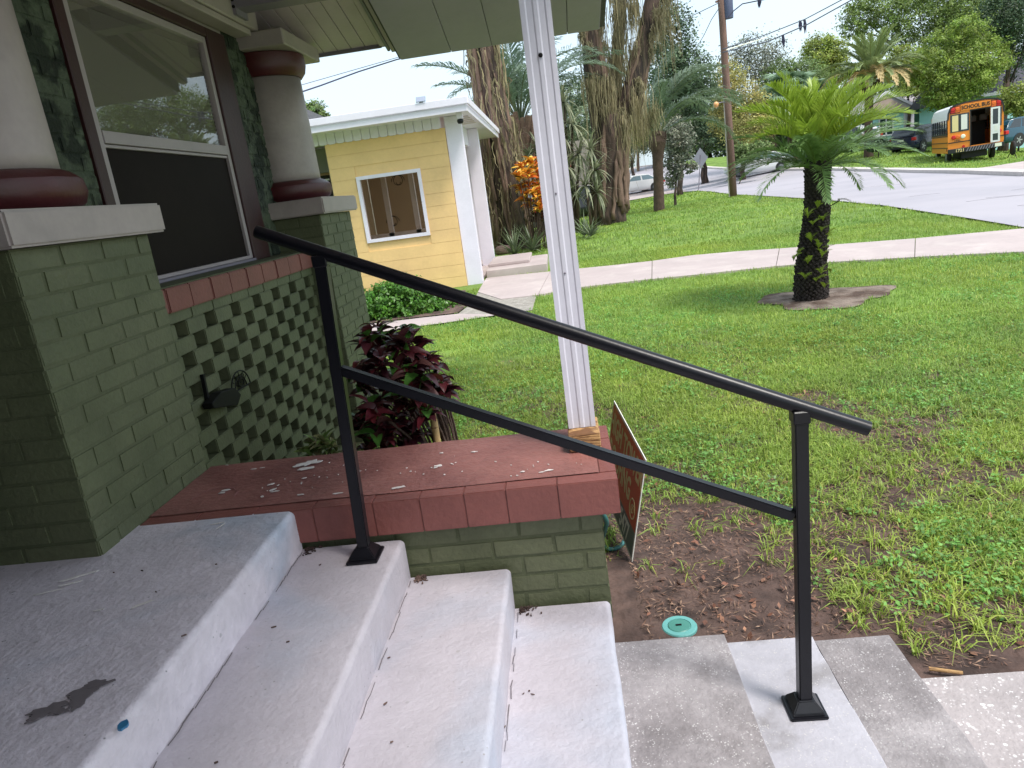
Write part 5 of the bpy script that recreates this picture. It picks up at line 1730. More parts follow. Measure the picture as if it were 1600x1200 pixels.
def limb_mesh(name, m, base, top, r0, r1, targets, seed, n=10, wob=.04):
    g = random.Random(seed)
    mb = MB()
    base = np.array(base, float); top = np.array(top, float); H = np.linalg.norm(top - base)
    pts = []
    for t in np.linspace(0, 1, 7):
        pts.append(base * (1 - t) + top * t + np.array([g.uniform(-1, 1), g.uniform(-1, 1), 0]) * H * wob * math.sin(math.pi * t))
    mb.tube(pts, [r0 * 1.25] + [r0 + (r1 - r0) * i / 6 for i in range(1, 7)], n)
    for T in targets:
        T = np.array(T, float); s = pts[g.choice([4, 5, 6])]
        mid = (s + T) / 2 + np.array([g.uniform(-.1, .1), g.uniform(-.1, .1), g.uniform(0, .15)]) * np.linalg.norm(T - s)
        mb.tube([s, mid, T], [r1 * .45, r1 * .25, r1 * .06], 6)
    return mb.mesh(name, m, smooth='all')
def px_tree(label, u, vbase, d, crowns, leaf, seed, trunk_u=None, tr=.18, n_clump=160, n_leaf=30, lsize=None, group='trees beyond the street', name='broadleaf_tree', base=(1, 1, 1), bark=None, shell=.5, depth=.9, clump_r=.3, ground=True, tv=.28):
    """tree standing at distance d; crowns are given by picture centre and radii as seen, and given real depth"""
    k = d / FPX
    B = W(u, vbase, d)
    if ground:
        B[2] = tz1(B[0], B[1])
    t = thing(name, label, 'tree', tuple(B), 0, group)
    lobes = []
    for i, (cu, cv, ru, rv) in enumerate(crowns):
        c = W(cu, cv, d) - B
        dd = (((i * 7919 + seed) % 5) - 2) / 2 * ru * k * .5
        c = c + HF * dd
        lobes.append((c[0], c[1], c[2], ru * k, ru * k * depth, rv * k))
    lsize = (lsize or max(.10, 2.6 * k)) * 1.25
    n_clump = int(n_clump * 1.7)
    V, F, T = crown_cloud(lobes, n_clump, n_leaf, lsize, seed, base=base, shell=shell, clump_r=clump_r, tv=tv)
    link('crown', arr_mesh('crown', V, F, leaf, T), t)
    l0 = min(lobes, key=lambda l: l[2]); zc = max(1.5, l0[2])
    tx, ty = np.mean([l[0] for l in lobes]) * .6, np.mean([l[1] for l in lobes]) * .6
    targets = [(l[0], l[1], l[2]) for l in lobes][:9]
    link('trunk', limb_mesh('trunk', bark or m_bark, (0, 0, -.3), (tx, ty, zc * .75), tr, tr * .55, targets, seed), t)
    return t

def frond_mesh(name, m, L=2.0, n=40, leaf=.35, lw=.03, a0=60, a1=-20, seed=1, rach=.02, vee=25, fwd=35, droop=.25, tip=.35, tint=1.0, bare=.12, vary=.1):
    """pinnate frond: starts at the origin, goes along +X, arching in the XZ plane"""
    g = np.random.default_rng(seed)
    S = 24
    pts = [np.zeros(3)]
    for i in range(S):
        a = math.radians(a0 + (a1 - a0) * ((i + .5) / S) ** 1.15)
        pts.append(pts[-1] + np.array([math.cos(a), 0, math.sin(a)]) * L / S)
    pts = np.array(pts)
    V, F, T = [], [], []
    # rachis: three sided
    for i, p in enumerate(pts):
        r = rach * (1 - .8 * i / S)
        V += [p + [0, r, 0], p + [0, -r, 0], p + [0, 0, -r * 1.2]]; T += [[tint * 1.1, tint, .8 * tint]] * 3
    for i in range(S):
        for j in range(3):
            F.append([3 * i + j, 3 * i + (j + 1) % 3, 3 * i + 3 + (j + 1) % 3, 3 * i + 3 + j])
    for side in (1, -1):
        for k in range(n):
            t = bare + (1 - bare) * (k + .5) / n
            s = t * S; i = min(int(s), S - 1); f = s - i
            p = pts[i] * (1 - f) + pts[i + 1] * f
            d = pts[i + 1] - pts[i]; d /= np.linalg.norm(d)
            up = np.array([-d[2], 0, d[0]])
            prof = min(1, (t - bare + .06) / .18) ** .6 * (1 if t < .55 else 1 - (1 - tip) * ((t - .55) / .45) ** 1.5)
            l = leaf * prof * (1 + g.normal() * vary)
            fa = math.radians(fwd + 25 * t + g.normal() * 5); va = math.radians(vee + g.normal() * 7)
            dirv = d * math.sin(fa) + (np.array([0, side, 0]) * math.cos(va) + up * math.sin(va)) * math.cos(fa)
            wv = np.cross(dirv, up); wv = wv / (np.linalg.norm(wv) + 1e-9)
            wv = wv * .5 + d * .5; wv /= np.linalg.norm(wv)
            mid = p + dirv * l * .55
            end = p + dirv * l + np.array([0, 0, -1]) * l * droop * (1 + g.normal() * .2)
            o = len(V)
            V += [p - wv * lw * .3, p + wv * lw * .3, mid + wv * lw * .5, mid - wv * lw * .5, end, end + wv * lw * .08]
            tt = tint * (1 + g.normal() * .07)
            T += [[tt, tt, tt]] * 6
            F += [[o, o + 1, o + 2, o + 3], [o + 3, o + 2, o + 5, o + 4]]
    return arr_mesh(name, np.array(V), np.array(F), m, np.array(T))

# ------------------------------------------------------------------ the cycad in the lawn
cy = thing('cycad', 'sago palm with yellow green crown on a black scaly trunk in the lawn', 'palm')
cy.location = tuple(cyc)
ky = DC / FPX
def rel(u, v, d, B): return W(u, v, d) - np.array(B)
axis_px = [(1268, 476, 27), (1267, 452, 25), (1267, 420, 23), (1271, 380, 20), (1276, 340, 18), (1277, 300, 17), (1278, 262, 18), (1279, 240, 14)]
ax_pts = [rel(u, v, DC, cyc) for (u, v, r) in axis_px]
ax_r = [r * ky for (_, _, r) in axis_px]
MB().tube(ax_pts, [r * .88 for r in ax_r], 24).build('trunk', m_cbark, cy, smooth='all')
# leaf-base scales
sc_ = MB(); g = random.Random(4)
Lz = []
for s in np.linspace(0, 1, 62):
    f = s * (len(ax_pts) - 1); i = min(int(f), len(ax_pts) - 2); f -= i
    c = ax_pts[i] * (1 - f) + ax_pts[i + 1] * f; r = ax_r[i] * (1 - f) + ax_r[i + 1] * f
    m_ = 18
    for j in range(m_):
        t = 2 * math.pi * (j + (.5 if int(s * 61) % 2 else 0)) / m_ + g.uniform(-.08, .08)
        rr = r * .9
        o = np.array([math.cos(t), math.sin(t), 0]); ta = np.array([-math.sin(t), math.cos(t), 0])
        p = c + o * rr
        h, w_, e = .026, .026, g.uniform(.012, .032)
        a = [p + ta * w_ + [0, 0, 0], p - ta * w_, p + [0, 0, h * 1.2], p - [0, 0, h * .8]]
        q = p + o * e + [0, 0, .018]
        b = [q + ta * w_ * .6, q - ta * w_ * .6, q + [0, 0, h * .5], q - [0, 0, h * .3]]
        sc_.add([*a, *b], [(0, 2, 6, 4), (2, 1, 5, 6), (1, 3, 7, 5), (3, 0, 4, 7), (4, 6, 5, 7)])
o = sc_.build('trunk_scales', m_cbark, cy); o['kind'] = 'stuff'
crown_c = ax_pts[-2] + np.array([0, 0, .02])
K = .90
young = [frond_mesh('frond', m_cyy, L=1.12 * K, n=60, leaf=.20, lw=.018, a0=a0, a1=a1, seed=i, rach=.010, vee=42, fwd=30, droop=.05, tip=.35, bare=.10, tint=1.0) for i, (a0, a1) in enumerate([(80, 8), (70, -12), (60, -28), (87, 34)])]
olds = [frond_mesh('frond', m_cyg, L=1.32 * K, n=58, leaf=.19, lw=.019, a0=a0, a1=a1, seed=10 + i, rach=.010, vee=18, fwd=35, droop=.1, tip=.3, bare=.12, tint=1.0) for i, (a0, a1) in enumerate([(38, -30), (24, -48), (12, -60), (45, -15)])]
g = random.Random(8)
def put(mesh_list, rings, parent, c, name='frond', jit=.10, scv=.1):
    for (n_, kinds, tilt, sc, ph) in rings:
        for i in range(n_):
            az = 2 * math.pi * (i + ph) / n_ + g.uniform(-jit, jit) * 2
            me = mesh_list[g.choice(kinds)]
            o = link(name, me, parent)
            o.location = tuple(c + np.array([math.cos(az) * .04, math.sin(az) * .04, 0]))
            s = sc * (1 + g.uniform(-scv, scv))
            o.scale = (s, s, s)
            o.rotation_euler = (g.uniform(-.12, .12), -math.radians(tilt + g.uniform(-6, 6)), az)
put(young, [(7, [3], 4, .80, .2), (9, [3, 0], 4, .94, .0), (10, [0, 1], 2, .96, .3), (10, [1, 2], 3, .92, .5)], cy, crown_c)
put(olds, [(13, [3, 0], 4, .76, .1), (13, [0, 3], -2, .80, .6), (9, [0, 1], -8, .74, .3)], cy, crown_c - np.array([0, 0, .04]))
# pups on the trunk
pm_ = [frond_mesh('pup', m_cyy, L=.20, n=12, leaf=.07, lw=.014, a0=70, a1=10, seed=40 + i, rach=.005, vee=35, fwd=30, droop=.1, tint=.95) for i in range(2)]
for (u, v) in [(1277, 325), (1286, 345), (1262, 340), (1283, 362), (1290, 392), (1284, 402), (1240, 408), (1246, 400), (1283, 428), (1298, 425), (1292, 372), (1270, 352), (1268, 378), (1279, 388), (1262, 412), (1275, 440), (1288, 450), (1258, 436)]:
    for q in range(4):
        p = rel(u, v, DC - .2 + (0.0 if 1256 < u < 1290 else .12), cyc)
        o = link('pup', pm_[q % 2], cy); o.location = tuple(p)
        o.rotation_euler = (g.uniform(-.3, .3), g.uniform(-.3, .3), math.atan2(-HF[1], -HF[0]) + g.uniform(-1.3, 1.3)); s = g.uniform(.3, .65); o.scale = (s, s, s)
o = MB().tube([rel(1290, 338, DC, cyc), rel(1297, 322, DC, cyc), rel(1312, 313, DC, cyc)], .006, 5).build('dead_frond_stub', m_dry, cy)
o = link('frond', frond_mesh('frond', m_leafD, L=.16, n=10, leaf=.05, lw=.012, a0=20, a1=-50, seed=3, rach=.004), cy); o.location = tuple(rel(1306, 314, DC, cyc)); o.rotation_euler = (0, 0, base_az)

# ------------------------------------------------------------------ palms
def palm(label, u, v, d, trunk_px, rings, meshes, crown_at, group=None, bark=None, boot=None, gr=None, leanv=None):
    B = W(u, v, d); B[2] = tz1(B[0], B[1]) if gr is None else gr
    p = thing('palm_tree', label, 'palm', tuple(B), 0, group)
    k = d / FPX
    pts = [rel(a, b, d, B) for (a, b, r) in trunk_px]; rs = [r * k for (a, b, r) in trunk_px]
    if pts[0][2] > .0:
        pts = [np.array([pts[0][0] * .9, pts[0][1] * .9, -.1])] + pts; rs = [rs[0] * 1.15] + rs
    # ringed trunk
    fine, fr = [], []
    for i in range(len(pts) - 1):
        for t in np.linspace(0, 1, 9, endpoint=False):
            fine.append(pts[i] * (1 - t) + pts[i + 1] * t); fr.append((rs[i] * (1 - t) + rs[i + 1] * t) * (1 + .05 * (len(fine) % 2)))
    fine.append(pts[-1]); fr.append(rs[-1])
    MB().tube(fine, fr, 16).build('trunk', bark or m_pbark, p, smooth='all')
    c = rel(*crown_at, d, B)
    if boot:
        mb = MB()
        for i in range(boot[0]):
            az = 2 * math.pi * i / boot[0] + g.uniform(-.2, .2); h = g.uniform(0, boot[2]); r0 = boot[1]
            a = c + np.array([math.cos(az) * r0 * .5, math.sin(az) * r0 * .5, -boot[2] + h * .6]); b = a + np.array([math.cos(az) * r0 * .8, math.sin(az) * r0 * .8, boot[2] * .7])
            mb.obox(a, b, .10 * boot[3], .03 * boot[3])
        mb.build('leaf_base', bark or m_pbark, p)['kind'] = 'stuff'
    put(meshes, rings, p, c, jit=.25, scv=.18)
    return p
k25 = 25.0 / FPX
m_palm1 = mat('slender_palm_leaf', lin(124, 142, 116), 0.4, var=0.15, vscale=2, transl=0.25, tint=True)
fm1 = [frond_mesh('frond', m_palm1, L=3.2, n=52, leaf=.62, lw=.05, a0=a0, a1=a1, seed=60 + i, rach=.035, vee=12, fwd=32, droop=.35, tip=.4, bare=.16) for i, (a0, a1) in enumerate([(78, -20), (62, -35), (45, -50), (85, 20)])]
dP1 = dist(G(1030, 330))
pal = palm('slender palm with arching grey green fronds swept to the right, beside the mossy tree', 1030, 330, dP1,
     [(1030, 332, 8.5), (1029, 290, 7.5), (1028, 255, 7.5), (1028, 238, 9), (1027, 222, 13), (1029, 205, 9)], [], fm1, (1029, 214), boot=(22, .22, .7, 1.0))
# fronds aimed in the picture: (azimuth relative to picture-right in degrees, tilt, scale, mesh)
cP = rel(1029, 212, dP1, np.array(pal.location))
for (az, tilt, s, k_) in [(5, 8, 1.15, 0), (-8, 2, 1.1, 1), (18, 14, 1.1, 0), (-20, -6, 1.05, 1), (30, 0, .95, 1), (0, -10, 1.0, 2), (-35, 5, 1.0, 0), (60, 5, .8, 0), (12, -2, 1.2, 1), (-5, 16, 1.05, 3), (90, 0, .8, 3), (150, 0, .6, 1), (180, 4, .65, 0), (200, -4, .6, 1), (240, 0, .8, 1), (270, 8, .9, 0), (300, 0, .9, 1), (320, 10, 1.0, 0), (130, 4, .6, 3), (-12, 22, .95, 3)]:
    o = link('frond', fm1[k_], pal); o.location = tuple(cP); o.scale = (s, s, s)
    o.rotation_euler = (g.uniform(-.15, .15), -math.radians(tilt), base_az + math.radians(az))
# feathery palm behind the vine trunk
m_palm2 = mat('feather_palm_leaf', lin(122, 142, 122), 0.45, var=0.15, vscale=2, transl=0.3, tint=True)
fm2 = [frond_mesh('frond', m_palm2, L=3.4, n=46, leaf=.55, lw=.045, a0=a0, a1=a1, seed=80 + i, rach=.03, vee=20, fwd=30, droop=.3, tip=.4, bare=.22) for i, (a0, a1) in enumerate([(85, 30), (78, -30), (70, 0), (88, 60)])]
palm('feathery palm with upright fronds between the vine trunk and the white post', 806, 300, 23, [(806, 290, 16), (808, 250, 19), (812, 215, 22), (814, 190, 14)],
     [(6, [3, 0], 4, 1.0, .2), (8, [0, 2], 0, 1.0, 0), (9, [1, 2], -4, 1.05, .5), (7, [1], -14, .95, .1)], fm2, (814, 196), boot=(60, .42, 1.3, 1.2), bark=mat('fibrous_bark', lin(140, 112, 98), .9, var=.3, bump=.8, bscale=14))
# date palm across the street
fm3 = [frond_mesh('frond', (m_palmd if i < 3 else m_dry), L=3.0, n=44, leaf=.50, lw=.09, a0=a0, a1=a1, seed=100 + i, rach=.045, vee=25, fwd=38, droop=.12, tip=.4, bare=.08) for i, (a0, a1) in enumerate([(80, 20), (60, -30), (40, -50), (25, -65), (48, -60)])]
palm('round date palm with tan drooping lower fronds in front of the teal house', 1357, 232, 47, [(1357, 226, 6), (1357, 190, 5.5), (1358, 150, 6), (1360, 130, 8)],
     [(12, [0], 4, .9, .2), (16, [0, 1], 0, 1.0, 0), (20, [0, 1], -2, 1.0, .5), (20, [1, 2], -2, 1.0, .1), (18, [2, 4], -2, .95, .3), (14, [4], -8, .85, .4)], fm3, (1361, 126), boot=(30, .5, .9, 1.6))
# fan palms in the far grove
def fan_frond(name, m, seed, r=1.0, n=26):
    gg = np.random.default_rng(seed); V, F, T = [], [], []
    V += [[0, .02, 0], [0, -.02, 0], [r * .9, -.015, r * .35], [r * .9, .015, r * .35]]; F.append([0, 1, 2, 3]); T += [[1, 1, .9]] * 4
    c = np.array([r * .9, 0, r * .35])
    for i in range(n):
        a = math.radians(-140 + 280 * i / (n - 1)); l = r * (1 - .15 * abs(math.sin(a / 2))) * (1 + gg.normal() * .05)
        d = np.array([math.cos(a), math.sin(a), -.25]); e = c + d * l + [0, 0, -.3 * l * gg.random()]
        m_ = c + d * l * .5; w_ = np.array([-math.sin(a), math.cos(a), 0]) * .05 * r
        o = len(V); V += [c, m_ + w_, e, m_ - w_]; F.append([o, o + 1, o + 2, o + 3]); T += [[1 + gg.normal() * .1] * 3] * 4
    return arr_mesh(name, np.array(V), np.array(F), m, np.array(T))
m_fan = mat('fan_palm_leaf', lin(132, 156, 126), 0.5, var=0.15, transl=0.25, tint=True)
ff = [fan_frond('frond', m_fan, i, 1.1) for i in range(3)]
for (u, v, d, lab) in [(1208, 165, 52, 'fan palm nearest the pole in the far grove above the cycad'), (1236, 140, 56, 'tallest fan palm with dry skirt above the cycad crown'), (1262, 158, 54, 'fan palm between the tall fan palm and the date palm')]:
    palm(lab, u, 240, d, [(u, 230, 5), (u, v + 6, 5)], [(9, [0, 1, 2], 30, 1.1, .1), (11, [0, 1, 2], 5, 1.15, .4), (11, [0, 1, 2], -30, 1.1, .2)], ff, (u, v), group='fan palms in the far grove')

# ------------------------------------------------------------------ the two big trunks
def ropey(parent, c0, c1, r0, r1, n, seed, m, rad=.05, name='climbing_root', wob=.12):
    g_ = random.Random(seed); mb = MB()
    c0 = np.array(c0); c1 = np.array(c1)
    for i in range(n):
        a0_ = g_.uniform(0, 2 * math.pi); tw = g_.uniform(-.5, .5); pts = []; 
        t0, t1 = g_.uniform(-.05, .25), g_.uniform(.6, 1.0)
        for t in np.linspace(t0, t1, 9):
            a = a0_ + tw * t + g_.uniform(-wob, wob); r = (r0 + (r1 - r0) * max(t, 0)) * g_.uniform(.97, 1.06)
            pts.append(c0 + (c1 - c0) * max(t, -.02) + np.array([math.cos(a) * r, math.sin(a) * r, 0]))
        q = rad * g_.uniform(.4, 1.2)
        mb.tube(pts, [q * 1.2] + [q * g_.uniform(.7, 1.1) for _ in range(7)] + [q * .4], 5)
    o = mb.build(name, m, parent, smooth='all'); o['kind'] = 'stuff'; return o
def hanging(parent, centres, n, length, seed, m, name='spanish_moss', wid=.05, spread=.3, base=(1, 1, 1)):
    """strands of moss: thin drooping ribbons"""
    g_ = np.random.default_rng(seed)
    V, F, T = [], [], []
    S = 5
    for i in range(n):
        c = centres[g_.integers(len(centres))]
        p = np.array(c[:3]) + g_.normal(size=3) * np.array([spread, spread, spread]) * c[3]
        L = length * g_.uniform(.35, 1.25) * c[3]
        a = g_.uniform(0, math.pi); w_ = np.array([math.cos(a), math.sin(a), 0]) * wid * g_.uniform(.4, 1.3)
        tt = 1 + g_.normal() * .22; o = len(V)
        dx = g_.normal(size=2) * .05
        for s in range(S + 1):
            t = s / S
            q = p + np.array([dx[0] * t + g_.normal() * .025, dx[1] * t + g_.normal() * .025, -L * t])
            ww = w_ * (1 - .75 * t) * (1 + .5 * math.sin(s * 2.3 + i))
            V += [q - ww, q + ww]; T += [[tt * base[0], tt * base[1], tt * base[2]]] * 2
        for s in range(S):
            F.append([o + 2 * s, o + 2 * s + 1, o + 2 * s + 3, o + 2 * s + 2])
    o = link(name, arr_mesh(name, np.array(V), np.array(F), m, np.clip(np.array(T), .3, 1.8)), parent); o['kind'] = 'stuff'; return o
# vine covered trunk behind the yellow house
DV = 18.6
Bv = W(800, 372, DV); Bv[2] = tz1(Bv[0], Bv[1])
vt = thing('vine_covered_tree', 'straight tall trunk wrapped in roots and shaggy vines behind the yellow house', 'tree', tuple(Bv), 0, 'big trunks at the lawn edge')
kv_ = DV / FPX
r_lo, r_hi = 24 * kv_, 18 * kv_
tops = rel(754, 75, DV, Bv); tops2 = tops * 2.1
tops2[2] = tops[2] * 2.0
MB().tube([(0, 0, -.3), tuple(tops * .5 + np.array([.05, 0, 0])), tuple(tops), tuple(tops2)], [r_lo * 1.1, r_lo * .9, r_hi, r_hi * .7], 18).build('trunk', m_bark, vt, smooth='all')
ropey(vt, (0, 0, 0), tops * 1.4, r_lo * 1.0, r_hi * .95, 34, 5, m_barkr, .07)
cs_ = [tuple(tops * t + np.array([math.cos(a) * r_hi * 1.0, math.sin(a) * r_hi * 1.0, 0])) + (1.0,) for t in np.linspace(.45, 1.3, 14) for a in np.linspace(0, 6, 7)]
m_vine = mat('dry_vine', lin(136, 126, 96), 0.9, var=0.25, tint=True, transl=.15)
hanging(vt, cs_, 900, .9, 6, m_vine, 'vine_tangle', .022, .12)
hanging(vt, [tuple(tops * t + np.array([math.cos(a) * r_lo, math.sin(a) * r_lo, 0])) + (1.0,) for t in np.linspace(.1, .6, 8) for a in np.linspace(0, 6, 7)], 260, .7, 7, m_vine, 'vine_tangle', .018, .10)
V, F, T = crown_cloud([(tops2[0] + a * 2.2, tops2[1] + b * 2.2, tops2[2] + 1 + c, 2.4, 2.4, 1.8) for a, b, c in ((0, 0, 1), (1, .4, .2), (-.9, .5, 0), (.2, -1, .3), (-.2, 1.1, .6))], 240, 30, .16, 33)
link('crown', arr_mesh('crown', V, F, m_leafC, T), vt)

# moss hung tree
DM = dist(G(955, 350)); km = DM / FPX
Bm = G(955, 350)
mt = thing('moss_hung_tree', 'massive forked tree trunk draped with hanging spanish moss', 'tree', tuple(Bm), 0, 'big trunks at the lawn edge')
def rm(u, v, dd=0): return W(u, v, DM + dd) - Bm
mb = MB()
mb.tube([rm(955, 356), rm(957, 335), rm(958, 280), rm(960, 220), rm(957, 180)], [25 * km, 21 * km, 19.5 * km, 21 * km, 22 * km], 20)
mb.tube([rm(957, 200), rm(940, 150), rm(928, 90), rm(920, 20), rm(912, -80)], [16 * km, 15 * km, 12 * km, 10 * km, 9 * km], 14)
mb.tube([rm(960, 205), rm(985, 150), rm(1000, 100), rm(1012, 40), rm(1030, -60)], [17 * km, 15 * km, 13 * km, 12 * km, 9 * km], 14)
mb.tube([rm(958, 190, .4), rm(962, 120, .9), rm(968, 40, 1.2), rm(975, -60, 1.4)], [12 * km, 10 * km, 9 * km, 8 * km], 12)
mb.tube([rm(937, 345), rm(938, 260), rm(932, 200), rm(922, 130), rm(915, 60)], [9 * km, 8 * km, 8 * km, 8 * km, 6 * km], 12)
mb.build('trunk', m_bark, mt, smooth='all')
ropey(mt, rm(957, 345), rm(958, 190), 21 * km, 20 * km, 30, 15, m_barkr, .085)
ropey(mt, rm(985, 165), rm(1016, 10), 15 * km, 11 * km, 14, 16, m_barkr, .07)
ropey(mt, rm(940, 170), rm(918, 10), 14 * km, 10 * km, 14, 17, m_barkr, .07)
hc = []
gg = random.Random(2)
for (u0, v0, u1, v1, s) in [(905, 60, 915, 0, 1), (925, 140, 915, 10, 1.1), (950, 150, 935, 0, 1.2), (975, 120, 960, -20, 1.3), (1000, 100, 985, -20, 1.2), (1015, 80, 1030, -20, 1.1), (1030, 40, 1040, -30, 1.0), (940, 180, 950, 120, .9), (990, 160, 1000, 110, 1.0), (975, 190, 970, 150, .9)]:
    for i in range(7):
        t = gg.random(); hc.append(tuple(rm(u0 + (u1 - u0) * t, v0 + (v1 - v0) * t, gg.uniform(-.5, .3))) + (s * gg.choice([.4, .7, 1.3]),))
hanging(mt, hc, 2300, .85, 12, m_moss2, 'spanish_moss', .016, .11)
hanging(mt, [h for h in hc if h[3] > 1], 900, 1.35, 13, m_moss2, 'spanish_moss', .012, .13, base=(1.15, 1.12, 1.05))
hanging(mt, [tuple(rm(1000 + i * 3, 200 - i * 4, .2)) + (.8,) for i in range(10)], 260, .8, 14, m_moss2, 'spanish_moss', .012, .15, base=(.8, .85, .75))
cr = [rm(900, -180), rm(960, -220), rm(1040, -170), rm(1100, -190), rm(860, -220), rm(1000, -280), rm(1150, -260)]
V, F, T = crown_cloud([(c[0], c[1], c[2], 1.9, 2.2, 1.2) for c in cr], 300, 30, .16, 35)
link('crown', arr_mesh('crown', V, F, m_leafB, T), mt)

# ------------------------------------------------------------------ spiky undergrowth and crotons
def spiky(label, u, v, d, n, L, seed, m=m_spiky, width=.05, tilt=(10, 85), stem=0, group='spiky plants under the big trunks', name='spiky_plant', curve=.25, base=(1, 1, 1), ground=True, sc_px=None):
    g_ = np.random.default_rng(seed)
    B = W(u, v, d)
    if ground: B[2] = tz1(B[0], B[1])
    t = thing(name, label, 'plant', tuple(B), 0, group)
    heads = [np.array([0, 0, .05])]
    if stem:
        heads = []
        mb = MB()
        for (su, sv, r) in stem:
            h = W(su, sv, d + g_.uniform(-.3, .3)) - B; heads.append(h)
            mb.tube([(h[0] * .3, h[1] * .3, -.1), tuple(h * .6), tuple(h)], [.05, .045, .04], 7)
        mb.build('stem', m_pbark, t, smooth='all')
    V, F, T = [], [], []
    for h in heads:
        for i in range(n):
            az = g_.uniform(0, 2 * math.pi); el = math.radians(g_.uniform(*tilt)); l = L * g_.uniform(.6, 1.1)
            hd = np.array([math.cos(az), math.sin(az), 0]); sd_ = np.array([-math.sin(az), math.cos(az), 0])
            S = 4; o = len(V); tt = 1 + g_.normal() * .2
            for s in range(S + 1):
                q = s / S; e = el - curve * q * 2.2
                p = h + (hd * math.cos(el - curve * q) + np.array([0, 0, 1]) * math.sin(el - curve * q)) * l * q
                w_ = width * (1 - q ** 1.7) * .5 + .002
                V += [p - sd_ * w_, p + sd_ * w_]; T += [[tt * base[0], tt * base[1], tt * base[2]]] * 2
            for s in range(S):
                F.append([o + 2 * s, o + 2 * s + 1, o + 2 * s + 3, o + 2 * s + 2])
    link('leaves', arr_mesh('leaves', np.array(V), np.array(F), m, np.clip(np.array(T), .3, 1.8)), t)
    return t
spiky('spiky bromeliad clump at the foot of the vine covered trunk', 800, 362, 16.8, 46, .75, 1)
spiky('low spiky clump to the right of the vine trunk under the orange croton', 828, 360, 17.2, 50, .8, 2)
spiky('grey green spiky clump just right of the white post', 921, 350, 19, 40, .62, 3)
spiky('short spiky clump against the right foot of the mossy tree', 912, 352, 19.6, 36, .7, 4)
m_drac = mat('dracaena_leaf', lin(146, 150, 122), 0.5, var=0.15, transl=0.2, tint=True)
spiky('tall branching dracaena with shaggy rosettes right of the white post', 895, 345, 22, 60, .85, 5, m_drac, .06, (-50, 85), [(880, 160, 1), (893, 195, 1), (880, 215, 1), (905, 240, 1), (885, 260, 1), (895, 300, 1)], curve=.5)
spiky('second dracaena with pale spiky heads against the mossy tree', 925, 345, 21.5, 50, .75, 6, m_drac, .055, (-50, 85), [(922, 235, 1), (930, 265, 1), (915, 290, 1), (932, 300, 1)], curve=.5)
spiky('dracaena heads left of the white post above the croton', 842, 340, 22, 50, .8, 7, m_drac, .05, (-40, 85), [(838, 230, 1), (850, 250, 1), (828, 245, 1)], curve=.5)
def leafy(label, B, heads, n, L, wd, cols, seed, name='croton_shrub', cat='shrub', group=None, stem_r=.012, m=m_croton, droop=.4, up=(15, 75), stem_m=None):
    """shrub of broad strap leaves in whorls; heads are local points"""
    g_ = np.random.default_rng(seed)
    t = thing(name, label, cat, tuple(B), 0, group)
    V, F, T = [], [], []
    mb = MB()
    for h in heads:
        h = np.array(h, float)
        mb.tube([(h[0] * .25, h[1] * .25, -.05), tuple(h * .6 + np.array([0, 0, .02])), tuple(h)], [stem_r * 1.3, stem_r, stem_r * .7], 6)
        for i in range(n):
            az = g_.uniform(0, 2 * math.pi); el = math.radians(g_.uniform(*up)); l = L * g_.uniform(.6, 1.15)
            b_ = h - np.array([0, 0, g_.uniform(0, L * .7)])
            hd = np.array([math.cos(az), math.sin(az), 0]); sd_ = np.array([-math.sin(az), math.cos(az), 0])
            roll = g_.normal() * .5; nrm = np.array([-hd[0] * math.sin(el), -hd[1] * math.sin(el), math.cos(el)])
            sd2 = sd_ * math.cos(roll) + nrm * math.sin(roll)
            c = np.array(cols[g_.integers(len(cols))]) * (1 + g_.normal() * .15)
            S = 6; o = len(V)
            wv = g_.uniform(.8, 1.2) * wd
            for s in range(S + 1):
                q = s / S; e = el - droop * q
                p = b_ + (hd * math.cos(e) + np.array([0, 0, 1]) * math.sin(e)) * l * q
                w_ = wv * (math.sin(math.pi * min(1, q * .9 + .08)) ** .8) * .5
                keel = nrm * w_ * .45
                V += [p - sd2 * w_ + keel, p, p + sd2 * w_ + keel]; cc_ = c * (1.0 if s % 2 else .94)
                T += [cc_, cc_ * 1.08, cc_]
            for s in range(S):
                a = o + 3 * s
                F.append([a, a + 1, a + 4, a + 3]); F.append([a + 1, a + 2, a + 5, a + 4])
    mb.build('stem', stem_m or m_pbark, t, smooth='all')
    link('leaves', arr_mesh('leaves', np.array(V), np.array(F), m, np.clip(np.array(T), 0.0, 1.5), smooth=True), t)
    return t
# orange and yellow croton
DQ = 17.6; Bq = W(832, 350, DQ); Bq[2] = tz1(Bq[0], Bq[1])
hd = [W(u, v, DQ + random.Random(u * 7 + v).uniform(-.3, .3)) - Bq for (u, v) in [(815, 258), (830, 250), (845, 256), (810, 272), (824, 268), (838, 268), (850, 272), (813, 290), (826, 285), (842, 288), (820, 302), (834, 300), (847, 305), (828, 315), (842, 320)]]
leafy('orange and yellow croton bush between the vine trunk and the white post', Bq, hd, 26, .26, .085, [lin(238, 190, 70), lin(236, 150, 60), lin(214, 110, 50), lin(170, 130, 50), lin(240, 200, 96)], 9, droop=.5)
Bq2 = W(848, 345, DQ + .2); Bq2[2] = tz1(Bq2[0], Bq2[1])
leafy('dark maroon lower croton under the orange one', Bq2, [W(u, v, DQ + .2) - Bq2 for (u, v) in [(840, 325), (852, 322), (846, 335), (836, 338), (855, 338)]], 22, .24, .08, [lin(90, 50, 46), lin(70, 62, 46), lin(120, 70, 56)], 19)
Bq3 = G(778, 392)
leafy('pale yellow green young croton at the edge of the white fin', Bq3, [W(u, v, dist(Bq3)) - Bq3 for (u, v) in [(773, 365), (778, 372), (774, 380), (779, 386)]], 14, .12, .05, [lin(206, 196, 120), lin(170, 176, 96)], 29)
